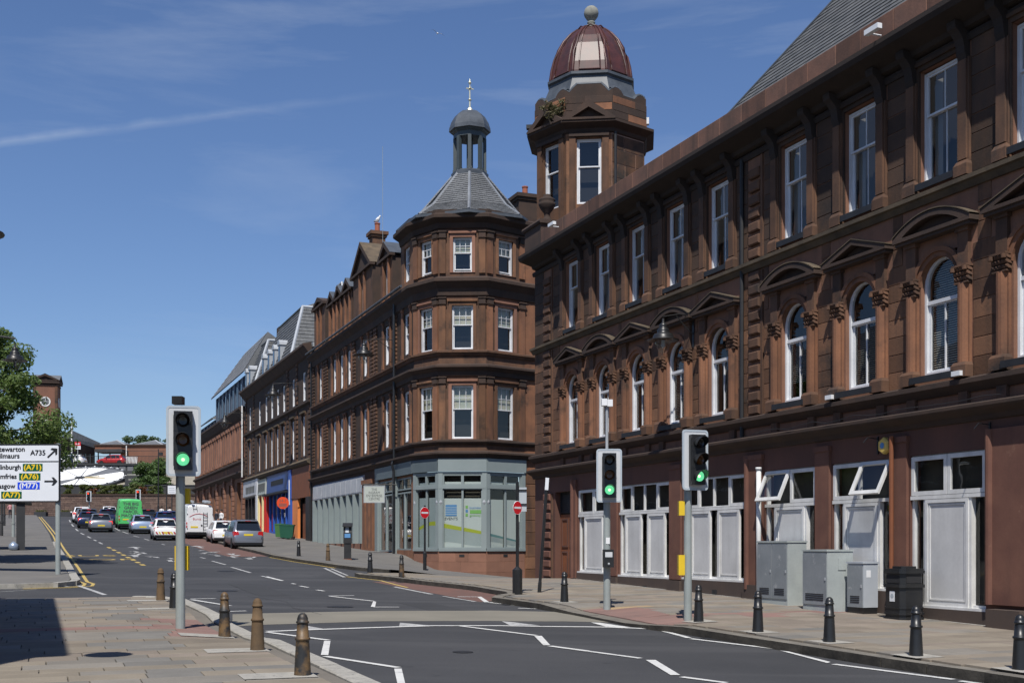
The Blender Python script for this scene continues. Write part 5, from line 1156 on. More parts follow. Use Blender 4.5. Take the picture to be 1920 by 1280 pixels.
for nm, pr, m in (('shop_cornice',[(0,6.4),(.3,6.6),(.5,6.75),(.5,6.9),(0,7.1)],'stone_dark'),('sill_course',[(0,7.7),(.25,7.85),(.25,8.0),(0,8.15)],'stone_dark'),('eaves_cornice',[(0,11.9),(.2,12.1),(.5,12.6),(.6,12.7),(.6,12.9),(0,13)],'stone_dark')): moulding(nm, Fb, 91.8, 131, pr, m)
for a, b, z1 in ((92.6,114.5,16.2),(115.2,130.5,14.0)):
    rh = 4.0 if b < 120 else 1.6
    at = build('attic_wall', MB().box(a, b, -3.5, -.35, 12.9, z1), MT['slate_blue'], Fb); n = int((b-a)/2.6)
    for i in range(n):
        x = a+1.1+i*(b-a-1)/n; build('attic_window', MB().box(x-.45,x+.45,-.38,-.30,13.4,z1-.6), MT['car_glass'], at); build('attic_pilaster', MB().box(x+.75,x+.95,-.36,-.2,12.95,z1-.1), MT['slate_blue'], at)
    rr_ = build('roof', MB().add([(a-.5,.1,z1),(b+.5,.1,z1),(b-9 if b < 120 else b-6,-2.2,z1+rh),(a-.3,-2.2,z1+rh),(a-.5,.1,z1+.09),(b+.5,.1,z1+.09),(a+.5,-8,z1),(b-3,-8,z1),(a-.5,-8,z1),(a-.5,-.3,z1)], [(0,1,5,4),(4,5,2,3),(9,4,3,8),(3,2,7,6)]), MT['slate_far'], Fb)
    slates(rr_, [(a-.5,.1,z1+.1),(b+.5,.1,z1+.1),(b-9 if b < 120 else b-6,-2.2,z1+rh),(a-.3,-2.2,z1+rh)], 10, 'roof_slates', 'slate_pale', .03, .9)
bp = build('downpipe', MB().tube([(91.7,.3,13),(91.7,.3,6.3)], .08, 6), MT['white_paint'], Fb)
for k_ in (0,): build('end_wall', MB().box(130.8,131,-8,0,1,12.8), MT['stone_red'], Fb)
# ================================================================== street furniture
def gz(t, d): return pav(t, d)
# ---- bollards
def bollard_mesh(m):
    return MB().lathe([(.108,-.02),(.108,.0),(.104,.03),(.084,.40),(.082,.43),(.094,.435),(.098,.45),(.094,.465),(.080,.47),(.068,.63),(.067,.64),(.080,.645),(.082,.655),(.080,.665),(.068,.67),(.068,.70),(.054,.74),(.028,.765),(0,.77)], n=18).mesh('post', MT[m])
bmesh_ = {m: bollard_mesh(m) for m in ('black_iron','rust','rust_part')}
for me in bmesh_.values(): me.polygons.foreach_set('use_smooth', [True]*len(me.polygons))
BOL = [(7.13,5.45,'black_iron','black iron bollard on right pavement beside the farther signal post'),(1.26,5.06,'black_iron','black bollard right of the nearer right hand signal post'),(-1.27,5.3,'black_iron','black bollard on right pavement in front of the large grey cabinet'),(-3.3,5.22,'black_iron','black bollard on right pavement in front of the second cabinet'),(-5.53,5.3,'black_iron','black bollard on right pavement in front of the litter bin'),(-7.4,5.12,'black_iron','black bollard cut by the right edge of the picture'),
       (23.3,6.18,'black_iron','small black bollard at the kerb end before the side street mouth'),(20.61,5.74,'rust_part','rusty bollard on the kerb island below the hanging sign'),(32.72,5.64,'rust','rusty brown bollard left of the parking meter'),(37.12,6.08,'black_iron','farthest small black bollard near the parked silver estate car'),
       (-5.45,14.69,'rust_part','large rust and black streaked bollard nearest the camera on left kerb'),(-2.35,14.72,'rust','rust brown bollard, second from the front on left kerb'),(.61,14.78,'rust_part','dark bollard right of the left signal post'),(6.3,15.04,'black_iron','black bollard half hidden behind the left signal post'),(9.08,15.07,'rust','rusty bollard left of the signal post at the side street corner')]
for t, d, m, lb in BOL:
    x, y = wxy(t, d); o = link('bollard', bmesh_[m], None, (x, y, gz(t, d))); tag(o, lb, 'bollard', 'cast iron bollards along the kerbs')
mb = MB()
for t, d, m, lb in BOL[10:]:
    for q in ([(t-.25,d-.15),(t+.3,d-.15),(t+.3,d+.75),(t-.25,d+.75)],): mb.add([W3(a, b, pav(a, b)+.008) for a, b in q], [(0,1,2,3)])
build('sett_patches', mb, MT['sett_pale'], p3, raw=True)
mb = MB()
for t, d, m, lb in BOL[:6]: mb.add([W3(a, b, pav(a, b)+.008) for a, b in ((t-.3,d-.3),(t+.3,d-.3),(t+.3,d+.25),(t-.3,d+.25))], [(0,1,2,3)])
build('sett_patches', mb, MT['sett_pale'], p1, raw=True)
# ---- traffic signals
def rrect(w, h, r, n=4):
    P = []
    for cx, cz, a0 in ((w/2-r,h/2-r,0),(-w/2+r,h/2-r,90),(-w/2+r,-h/2+r,180),(w/2-r,-h/2+r,270)):
        for i in range(n+1): a = R(a0+90*i/n); P.append((cx+r*math.cos(a), cz+r*math.sin(a)))
    return P
def visor():
    m = MB(); n = 16; vs = []; r = .125
    for i in range(n+1):
        a = math.pi*(-.22+1.44*i/n); l = .02+.24*max(0.05, math.sin(max(0, min(math.pi, math.pi*(i/n)))))**.6
        for rr in (r, r-.008):
            for y in (0, -l): vs.append((rr*math.cos(a), y, rr*math.sin(a)))
    fs = []
    for i in range(n):
        b, c = i*4, i*4+4; fs += [(b,c,c+1,b+1),(b+2,b+3,c+3,c+2),(b+1,c+1,c+3,b+3)]
    return m.add(vs, fs).mesh('visor', MT['black_iron'])
vis_m = visor(); lens_m = {k: MB().lathe([(0,0),(.07,.004),(.108,.02)], n=20, cap=False).xf(Matrix.Rotation(R(90),4,'X')).mesh('lens', MT[k]) for k in ('lens_off','lens_amber','lens_green','lens_red')}
core_m = MB().lathe([(0,.001),(.03,.001)], n=12).xf(Matrix.Rotation(R(90),4,'X')).mesh('lens_core', MT['lens_green_core'])
board_m = MB().ring(rrect(.60,1.26,.07), rrect(.52,1.18,.04), -.01, .02).mesh('backing_board_edge', MT['signal_board']); bface_m = MB().prism(rrect(.518,1.178,.04), -.004, .016).mesh('backing_board', MT['signal_board_face'])
house_m = MB().box(-.16,.16,-.16,-.02,-.52,.52).box(-.17,-.16,-.12,-.04,-.45,.45).box(-.165,.165,-.165,-.155,-.18,-.165).box(-.165,.165,-.165,-.155,.165,.18).mesh('signal_housing', MT['black_iron'])
def head(parent, z, yaw, lit='lens_green', on=2, y=-.12, sc=1, dx=0):
    b = link('backing_board', bface_m, parent, (dx, y, z), (0,0,yaw)); b.scale = (sc,sc,sc); link('board_edge', board_m, b); link('signal_housing', house_m, b)
    for i in range(3):
        zz = .345-.345*i; k = lit if i == on else ('lens_amber' if i == 1 else 'lens_off')
        link('lens', lens_m[k], b, (0,-.165,zz)); link('visor', vis_m, b, (0,-.16,zz))
        if i == on and lit == 'lens_green': link('lens_core', core_m, b, (0,-.172,zz))
    return b
def signal(t, d, zc, yaw, label, dx=0):
    x, y = wxy(t, d); zb = gz(t, d); e = link('traffic_signal', None, None, (x, y, zb)); tag(e, label, 'traffic light', 'signals at the crossing')
    h = zc-zb
    build('pole', MB().lathe([(.085,-.05),(.08,h-.35),(.08,h+.62),(.0,h+.64)], n=16), MT['galv'], e, raw=True, smooth=False)
    build('pole_bracket', MB().box(-.04,.04,-.14,0,h+.35,h+.41).box(-.04,.04,-.14,0,h-.45,h-.39), MT['black_iron'], e, raw=True)
    head(e, h, yaw, y=-.16, dx=dx); return e, h
def button(e, z, yaw, front=True):
    M = Matrix.Rotation(yaw,4,'Z')
    o = build('push_button_unit', MB().box(-.12,.12,-.26 if front else -.21,-.08,z,z+.42).xf(M), MT['black_iron' if front else 'yellow_box'], e, raw=True)
    if front:
        build('button_panel', MB().box(-.085,.085,-.265,-.258,z+.24,z+.36).xf(M), MT['signal_board_face'], o, raw=True); build('button', MB().lathe([(.03,0),(.02,.03),(0,.035)], n=10).xf(M @ Matrix.Translation((.0,-.26,z+.08)) @ Matrix.Rotation(R(90),4,'X')), MT['lead_pale'], o, raw=True)
e, h = signal(1.68, 5.07, 1.76, R(20), 'nearer right hand green traffic signal on grey post beside the yellow box', .13)
button(e, .95, R(-90), False); build('push_button_top', MB().box(-.2,-.08,-.1,.1,2.2,2.5), MT['shop_cream'] if False else MT['yellow_box'], e, raw=True)
e, h = signal(5.13, 5.25, 1.62, R(-2), 'farther right hand green traffic signal with white sensor mast on top', .04)
button(e, 1.0, R(5)); build('sticker', MB().box(-.03,.06,-.088,-.082,1.55,1.7), MT['cctv'], e, raw=True)
build('sensor_mast', MB().tube([(0,0,h+.6),(0,0,h+1.72)], .035, 8), MT['lead_pale'], e, raw=True); build('sensor', MB().box(-.13,.0,-.1,.08,h+1.66,h+1.82).box(.005,.13,-.1,.08,h+1.64,h+1.80), MT['cctv'], e, raw=True)
e, h = signal(2.03, 15.36, 1.85, R(13), 'left hand green traffic signal on grey post at the pavement edge', .10)
build('detector', MB().box(-.1,.08,-.2,.0,h+.66,h+.8), MT['black_iron'], e, raw=True)
for s in (-1, 1):
    build('push_button_unit', MB().box(-.12+.01*s,.12+.01*s,.09,.2,1.30 if s < 0 else 2.24,1.74 if s < 0 else 2.52).shift(0,0,-.26 if s < 0 else 0), MT['yellow_box'], e, raw=True)
def small_signal(px, py_base, ztop_px, Y, label):
    X = (px-960)/2200*Y; zt = (1020-ztop_px)/2200*Y; t, d = std(X, Y); zb = G(t, d); e = link('traffic_signal', None, None, (X, Y, zb)); tag(e, label, 'traffic light', 'signals at the top of the street')
    h = zt-.64-zb; build('pole', MB().lathe([(.07,-.1),(.07,h+.6),(0,h+.62)], n=8), MT['galv'], e, raw=True); head(e, h, 0, 'lens_red', 0, -.16); return e
small_signal(167.5, 985, 920, 138, 'red traffic signal at the far end of the street above the queue'); small_signal(260, 985, 917, 138, 'red traffic signal behind the roof of the green van')
# ---- sign posts
def post(name, t, d, lean, h, label, cat, r=.05, rb=.085, hb=.9):
    x, y = wxy(t, d); e = link(name, None, None, (x, y, gz(t, d)), (0, lean, 0)); tag(e, label, cat)
    build('post', MB().lathe([(rb,-.05),(rb,hb-.08),(r*1.1,hb),(r,hb+.02),(r,h),(0,h+.03)], n=12), MT['black_iron'], e, raw=True); return e
def noentry(e, z, dia, yaw, y=-.07):
    M = Matrix.Translation((0,y,z)) @ Matrix.Rotation(yaw,4,'Z'); q = M @ Matrix.Rotation(R(90),4,'X')
    s = build('sign_plate', MB().lathe([(dia/2,-.008),(dia/2,.008)], n=28).xf(q), MT['sign_red'], e, raw=True)
    build('sign_bar', MB().box(-dia*.38,dia*.38,-.012,-.009,-dia*.075,dia*.075).xf(M), MT['sign_white'], s, raw=True); build('sign_rim', MB().tube([tuple(q @ Vector((dia/2*math.cos(a), dia/2*math.sin(a), 0))) for a in [2*math.pi*i/28 for i in range(29)]], .01, 4), MT['sign_white'], s, raw=True)
e = post('no_entry_sign', 33.16, .9, 0, 3.05, 'no entry sign on black pole in front of the turret shop window', 'sign'); noentry(e, 2.72, .52, R(42))
e = post('no_entry_sign', 10.88, 5.21, 0, 3.15, 'no entry sign with grey plate backs on thick based black pole', 'sign', .045, .14, .75); noentry(e, 2.42, .37, R(50), -.08)
build('sign_back', MB().box(-.02,.26,.05,.07,2.32,3.0), MT['sign_grey'], e, raw=True); build('sign_clip', MB().box(-.12,.26,.02,.05,2.9,2.94).box(-.12,.26,.02,.05,2.5,2.54), MT['black_iron'], e, raw=True)
e = post('leaning_post', 11.2, 4.4, R(4.0), 3.25, 'leaning thin black post with small white plate on top', 'sign post', .045, .055, .3); build('sign_plate', MB().box(-.05,.05,-.06,-.05,2.95,3.3), MT['sign_white'], e, raw=True)
# parking meter
x, y = wxy(36.25, 3.86); e = link('parking_meter', None, None, (x, y, gz(36.25, 3.86)), (0,0,R(6))); tag(e, 'dark grey parking ticket machine on the far right pavement', 'parking meter')
build('cabinet', MB().box(-.17,.17,-.16,.16,.0,.78).prismx([(-.19,.78),(.16,.78),(.16,1.62),(-.10,1.62),(-.19,1.3)], -.2, .2), MT['iron_soft'], e, raw=True); build('hood', MB().prismx([(-.28,1.58),(.2,1.72),(.2,1.78),(-.28,1.64)], -.24, .24), MT['iron_soft'], e, raw=True)
build('label_panel', MB().add([(-.14,-.205,1.05),(.14,-.205,1.05),(.14,-.205,1.25),(-.14,-.205,1.25)], [(0,1,2,3)]), MT['print_blue'], e, raw=True); build('screen_panel', MB().add([(-.10,-.196,1.3),(.06,-.196,1.3),(.06,-.115,1.58),(-.10,-.115,1.58)], [(0,1,2,3)]), MT['sign_grey'], e, raw=True); build('plinth', MB().box(-.2,.2,-.18,.18,-.1,.03), MT['shop_rust'], e, raw=True)
# ---- grey cabinets and the litter bin by the boarded windows
def cabinet(t0, t1, d0, d1, h, label, md, ms, doors, name='utility_cabinet', skirt=None):
    zb = gz((t0+t1)/2, (d0+d1)/2); e = thing(name, t0, d0, zb, label, 'cabinet', 'grey utility cabinets'); w, q = t1-t0, d1-d0
    build('body', MB().box(0, w, 0, q, -.15 if not skirt else .14, h-.04), MT[ms], e, raw=True); build('cap', MB().box(-.02, w+.02, -.02, q+.03, h-.04, h), MT[ms], e, raw=True)
    for i in range(doors):
        for j_ in range(4): build('louvre', MB().box(w*i/doors+.12, w*(i+1)/doors-.12, q+.0185, q+.026, .24+j_*.045, .262+j_*.045), MT['iron_soft'], e, raw=True)
        dd = build('door', MB().box(w*i/doors+.015, w*(i+1)/doors-.008, q, q+.018, .14, h-.08), MT[md], e, raw=True); build('door_handle', MB().box(w*i/doors+.04, w*i/doors+.07, q+.018, q+.035, h*.5, h*.5+.07), MT['lead_pale'], dd, raw=True)
    if skirt: build('skirt', MB().box(.01, w-.01, .01, q-.01, -.15, .14), MT[skirt], e, raw=True)
    return e
cabinet(4.42, 5.72, .10, .66, 1.58, 'large weathered grey cabinet with two doors beside the white pipe', 'cabinet_door', 'cabinet', 2)
e = cabinet(2.5, 3.42, .2, .92, 1.42, 'medium grey cabinet with single door between the large and small cabinets', 'cabinet_door', 'cabinet', 1); build('inspection_panel', MB().box(-.016,-.002,.2,.42,.95,1.22), MT['cabinet'], e, raw=True)
e = cabinet(1.72, 2.28, .12, .52, 1.17, 'small pale blue grey cabinet on a black plinth beside the litter bin', 'cabinet_door', 'cabinet_pale', 1, skirt='black_iron'); build('notice', MB().box(-.004,-.001,.2,.32,.82,.98), MT['cctv'], e, raw=True)
e = thing('litter_bin', .42, .48, gz(.42,.48), 'black octagonal litter bin with white sticker in front of the brown pier', 'bin')
def oc(w, c): return [(w,-w+c),(w,w-c),(w-c,w),(-w+c,w),(-w,w-c),(-w,-w+c),(-w+c,-w),(w-c,-w)]
build('bin_body', MB().prismz(oc(.31,.09), 0, .68), MT['black_iron'], e, raw=True)
for z0, z1, w in ((-.05,.05,.33),(.10,.15,.335),(.23,.26,.325),(.68,.74,.345),(.98,1.04,.345)): build('bin_band', MB().prismz(oc(w,.095), z0, z1), MT['black_iron'], e, raw=True)
build('bin_hood', MB().prismz(oc(.30,.09), .74, .98), MT['black_iron'], e, raw=True); build('bin_lid', MB().prismz(oc(.33,.095), 1.04, 1.08).prismz(oc(.2,.06), 1.08, 1.13), MT['black_iron'], e, raw=True)
build('bin_opening', MB().box(-.308,-.303,-.2,.2,.78,.94).box(-.2,.2,.303,.308,.78,.94), MT['interior'], e, raw=True); build('sticker', MB().box(-.07,.09,.312,.316,.38,.60), MT['cctv'], e, raw=True); build('sticker_figure', MB().lathe([(.05,0),(.05,.002)], n=14).xf(Matrix.Translation((.01,.317,.5)) @ Matrix.Rotation(R(-90),4,'X')), MT['sign_grey'], e, raw=True)
# wheelie bins
for (t, d, m, lb) in ((67.3,1.35,'bin_green','bright green wheelie bin outside the blue shop'),(66.0,1.25,'bin_green_dark','dark green wheelie bin beside the bright green one'),(65.0,1.1,'bin_green_dark','darkest wheelie bin nearest the orange doorway')):
    e = thing('wheelie_bin', t, d, gz(t, d), lb, 'bin', 'wheelie bins outside the shops', rz=R(-20))
    build('bin_body', MB().add([(-.24,-.26,.08),(.24,-.26,.08),(.24,.26,.08),(-.24,.26,.08),(-.29,-.36,.98),(.29,-.36,.98),(.29,.34,.98),(-.29,.34,.98)], [(0,3,2,1),(0,1,5,4),(1,2,6,5),(2,3,7,6),(3,0,4,7)]), MT[m], e, raw=True); build('bin_lid', MB().prismx([(-.40,.98),(.38,.98),(.36,1.04),(0,1.08),(-.40,1.06)], -.31, .31), MT[m], e, raw=True)
    for s in (-.22,.22): build('wheel', MB().lathe([(.1,-.03),(.1,.03)], n=12).xf(Matrix.Translation((s,-.28,.1)) @ Matrix.Rotation(R(90),4,'Y')), MT['tyre'], e, raw=True)
# ---- wall lanterns
lan_top = MB().lathe([(.0,.62),(.03,.62),(.04,.5),(.10,.46),(.12,.40),(.10,.36),(.16,.32),(.18,.26),(.17,.2),(.26,.17),(.30,.10),(.30,.04),(.46,.0),(.46,-.02),(.28,.02),(.05,.03)], n=20).mesh('shade', MT['black_iron']); lan_glass = MB().lathe([(.25,.0),(.23,-.12),(.15,-.30),(.12,-.36),(0,-.37)], n=14).mesh('lamp_glass', MT['glass_shop']); lan_lamp = MB().lathe([(.05,0),(.06,-.18),(0,-.25)], n=8).mesh('lamp', MT['lead_pale'])
for me in (lan_top, lan_glass): me.polygons.foreach_set('use_smooth', [True]*len(me.polygons))
def lantern(t, dw, dl, z, label, sc=1.0, wall=True):
    e = thing('wall_lantern', t, dw, z, label, 'lamp', 'bracket lanterns'); a = dl-dw
    s = link('shade', lan_top, e, (0, a, -.45*sc)); s.scale = (sc,)*3
    g = link('lamp_glass', lan_glass, e, (0, a, -.45*sc)); g.scale = (sc,)*3; k = link('lamp', lan_lamp, e, (0, a, -.45*sc)); k.scale = (sc,)*3
    sg = 1 if a > 0 else -1
    build('bracket', MB().tube([(0,0,.32),(0,a*.5,.33),(0,a,.22)], .022, 6).tube([(0,0,-.25),(0,a*.35,.05),(0,a*.6,.31)], .016, 6).box(-.05,.05,0,sg*.04,-.6,.5), MT['black_iron'], e, raw=True)
lantern(10.0, .0, 1.02, 6.35, 'black glass bowl lantern on a bracket between the arched first floor windows'); lantern(41.4, .0, 1.7, 10.7, 'black lantern on a long bracket on the turreted building front', 1.25); lantern(67.0, .1, 1.9, 11.6, 'dark lantern on the mansard building front', 1.3); lantern(91.0, .1, 2.0, 11.9, 'farthest lantern on the terrace beside a white pipe', 1.4)
# ================================================================== building on the left, mostly outside the picture, that shades the near pavement
Lb = thing('left_corner_building', -1, 20.68, -1.5, 'building on the left of the near pavement, outside the picture', 'building')
def lbuild(name, mb, m): mb.v = [(x+1, y-19.75, z+1.5) for x, y, z in mb.v]; return build(name, mb, MT[m], Lb, raw=True)
lw = wall_holes(-7.8, 5, -2.4, 7.9, [(a, a+1.2, z, z+2) for a in (-6.6,-3.6,-.6,2.4) for z in (.0,3.9)], 19.75, -.3); lbuild('wall', lw, 'stone'); lbuild('wing_wall', wall_holes(5, 9.6, -2.4, 4.7, [(6.4,7.6,0,2)], 19.75, -.3), 'stone')
lbuild('block', MB().box(-7.8,5,20.1,30,-2.4,7.9).box(-7.8,-7.6,19.76,20.1,-2.4,7.9).box(5,9.6,20.1,30,-2.4,4.7).box(9.5,9.6,19.76,20.1,-2.4,4.7), 'stone_dark'); lbuild('cornice', MB().prismx([(19.76,7.9),(19.45,8.0),(19.45,8.2),(20.5,8.3),(30,8.3),(30,7.9)], -7.9, 5.1), 'stone_dark'); lbuild('wing_roof', MB().prismx([(19.6,4.7),(19.6,4.85),(24,6.0),(30,6),(30,4.7)], 5.1, 9.7), 'slate')
for a in (-6.6,-3.6,-.6,2.4):
    for z in (.0,3.9): lbuild('window', MB().frame(a, a+1.2, z, z+2, .08, 19.9, 20.0).box(a, a+1.2, 19.93, 19.96, .96+z, 1.04+z), 'sash_white')
lantern(-5.3, 20.6, 18.40, 3.85, 'black bracket lantern whose rim shows at the left picture edge', .72); lantern(8.9, 20.6, 18.25, 4.42, 'black bracket lantern hanging in front of the leafy tree at left', .6)
# terrace on the far side of the street, beyond the left edge of the picture, mirrored in the windows opposite
def terrace(t0, t1, d0, h, label, m):
    zb = G((t0+t1)/2, 24)-.5; e = thing('left_terrace_house', t0, d0, zb, label, 'building', 'houses across the street'); n = int((t1-t0)/3); w = t1-t0
    hs_ = [(1+i*(w-1)/n, 2.2+i*(w-1)/n, z, z+1.9) for i in range(n) for z in (1.4,4.8,8.0) if z+2 < h]
    build('wall', wall_holes(0, w, -1, h, hs_, 0, -.25), MT[m], e, raw=True); build('block', MB().box(0, w, .4, 9, -1, h), MT['stone_dark'], e, raw=True)
    build('roof', MB().prismx([(-.3,h),(-.3,h+.2),(4.5,h+3.2),(9.3,h+.2),(9.3,h)], -.1, w+.1), MT['slate'], e, raw=True)
    for a, b, c, z in hs_: build('window', MB().frame(a, b, c, z, .08, .12, .2).box(a, b, .14, .18, (c+z)/2-.04, (c+z)/2+.04), MT['sash_white'], e, raw=True)
terrace(24, 42, 29.5, 10.5, 'sandstone house across the street, outside the picture, nearest the side street', 'stone'); terrace(42.2, 62, 29.5, 12, 'taller sandstone house across the street, outside the picture', 'stone_red'); terrace(62.2, 84, 29.5, 9.5, 'low sandstone house across the street, outside the picture, farthest up', 'stone_trim')
# ================================================================== direction sign on the left
sx, sy = wxy(23.64, 17.21); zb = gz(23.64, 17.21); SS = 2200/sy
e = link('direction_sign', None, None, (sx, sy, zb), (0,0,R(-3))); tag(e, 'large white road direction sign on grey posts at the left edge', 'road sign')
def sp(px, py): return (px-107)/SS, (1020-py)/SS-zb
x1, z1 = sp(113.5, 832.5); x0, z0 = sp(-118, 940.5); x1i = x1
pl = build('sign_plate', MB().prism([(x+(x0+x1)/2, z+(z0+z1)/2) for x, z in rrect(x1-x0, z1-z0, .07)], -.06, -.04), MT['sign_white'], e, raw=True)
build('sign_border', MB().ring([(x+(x0+x1)/2, z+(z0+z1)/2) for x, z in rrect(x1-x0+.02, z1-z0+.02, .08)], [(x+(x0+x1)/2, z+(z0+z1)/2) for x, z in rrect(x1-x0-.07, z1-z0-.07, .05)], -.066, -.035), MT['sign_black'], pl, raw=True)
_, zd = sp(0, 865); build('sign_divider', MB().box(x0+.04, x1-.04, -.065, -.06, zd-.018, zd+.018), MT['sign_black'], pl, raw=True)
build('sign_back', MB().box(x0+.1, x1-.1, -.038, -.02, z0+.1, z1-.1), MT['sign_back'], pl, raw=True)
for px in (107.5, -95):
    xx, _ = sp(px, 900); build('sign_post', MB().lathe([(.085,-.1),(.085,z1+.02),(0,z1+.04)], xx, .06, 0, 14), MT['galv'], e, raw=True)
def word(s, px, py, size, m='sign_black', al='RIGHT', sq=1): x, z = sp(px, py); return lettering(pl, s, size, MT[m], face_m(x, -.0685, z), al, bold=.007, squeeze=sq)
word('Stewarton', 47.5, 842, .245); word('Kilmaurs', 37, 854.5, .245); word('A735', 87, 849, .25, sq=1.0); word('Edinburgh', 39.5, 875.5, .235); word('Dumfries', 31.5, 893, .235); word('Glasgow', 28.5, 911, .235)
for s, a, b, c, d_, mb_, mt_ in (('(A71)',43,81,869,883,'sign_green','sign_yellow'),('(A76)',36,77,886.7,900,'sign_green','sign_yellow'),('(M77)',33,75.5,903.5,917,'sign_blue','sign_white'),('(A77)',1.5,41,921,934,'sign_green','sign_yellow')):
    xa, za = sp(a, d_); xb, zb_ = sp(b, c); p_ = build('route_patch', MB().box(xa, xb, -.066, -.06, za, zb_), MT[mb_], pl, raw=True); lettering(pl, s, .25, MT[mt_], face_m((xa+xb)/2, -.071, (za+zb_)/2), bold=.009, squeeze=1.1)
def sarrow(cx, cy, L, ang):
    x, z = sp(cx, cy); a = .028; q = [(-L/2,-a),(L*.2,-a),(L*.05,-L*.30),(L*.22,-L*.30),(L/2,0),(L*.22,L*.30),(L*.05,L*.30),(L*.2,a),(-L/2,a)]; c, s = math.cos(ang), math.sin(ang)
    build('sign_arrow', MB().prism([(x+u*c-v*s, z+u*s+v*c) for u, v in q], -.0695, -.06), MT['sign_black'], pl, raw=True)
sarrow(100, 849, .46, R(42)); sarrow(97, 902, .46, 0)
# bus shelter posts, bins and lamp columns on the far left pavement
t, d = gp(43, 1031, 0); e = thing('bus_shelter', t, d, gz(t, d), 'dark framed bus shelter half hidden behind the direction sign', 'bus shelter')
build('end_panel', MB().box(-.08,.08,-.1,.32,0,2.5), MT['far_dark'], e, raw=True); build('roof', MB().prismx([(-.4,2.45),(2.2,2.6),(2.2,2.7),(-.4,2.55)], -.2, 4.2), MT['far_dark'], e, raw=True)
for i in range(3): build('post', MB().box(i*2-.04,i*2+.04,1.6,1.68,0,2.6), MT['far_dark'], e, raw=True)
for i in range(2): build('glass_panel', MB().box(i*2+.06,i*2+1.94,1.63,1.65,.3,2.3), MT['glass_shop'], e, raw=True)
e = thing('refuse_bag', t-.1, d+.45, gz(t, d+.45), 'pale blue bag left beside the bus shelter', 'bag'); build('bag', MB().lathe([(.0,0),(.2,.02),(.26,.15),(.24,.3),(.12,.4),(.05,.46),(0,.47)], n=10), MT['silver_bag'] if 'silver_bag' in MT else MT['paint_silver_blue'], e, raw=True, smooth=True)
for px, py, m, lb in ((25,1006,'galv','grey lamp column on far left pavement seen under the sign'),(8,985,'far_dark','dark post on far left pavement at the picture edge'),(3,1004,'far_dark','nearest dark post at the left picture edge under the sign')):
    t, d = gp(px, py, 0); e = thing('street_post', t, d, gz(t, d), lb.replace('lamp column', 'post'), 'post'); build('column', MB().lathe([(.11,-.1),(.11,.9),(.085,1.0),(.08,2.9),(0,2.95)], n=10), MT[m], e, raw=True); build('collar', MB().lathe([(.13,.88),(.13,1.02)], n=10), MT[m], e, raw=True)
# ================================================================== vehicles, all seen from behind
def loft(st, cap=True):
    """stations along x: (x, [(y,z)...half section from sill to roof centre])"""
    mb = MB(); n = len(st[0][1]); vs = []
    for x, h in st:
        ring = [(x, y, z) for y, z in h]+[(x, -y, z) for y, z in h[::-1][1 if h[-1][0] < 1e-6 else 0:]]
        vs += ring
    m = len(vs)//len(st); fs = []
    for i in range(len(st)-1):
        for k in range(m-1): fs.append((i*m+k, i*m+k+1, (i+1)*m+k+1, (i+1)*m+k))
        fs.append((i*m+m-1, i*m, (i+1)*m, (i+1)*m+m-1))
    fs += [tuple(range(m-1,-1,-1)), tuple(range(len(vs)-m, len(vs)))]
    return mb.add(vs, fs)
def wheel_set(e, L, W, r, xs, mr='rim'):
    for x in xs:
        for s in (-1, 1):
            M = Matrix.Translation((x, s*(W/2-.09), r)) @ Matrix.Rotation(R(90),4,'X')
            w = build('wheel', MB().lathe([(r*.62,-.1),(r*.95,-.1),(r,-.07),(r,.07),(r*.95,.1),(r*.62,.1)], n=18).xf(M), MT['tyre'], e, raw=True); build('rim', MB().lathe([(0,-.085*1),(r*.3,-.095),(r*.62,-.09),(r*.62,.09),(r*.3,.095),(0,.085)], n=14).xf(M), MT[mr], w, raw=True)
def place_vehicle(name, t, d, label, cat, group, yaw=0):
    x, y = wxy(t, d); sl = math.atan((G(t+3,d)-G(t,d))/3); e = link(name, None, None, (x, y, G(t,d)+RD)); e.rotation_euler = (0, -sl, ANG+yaw); return tag(e, label, cat, group)
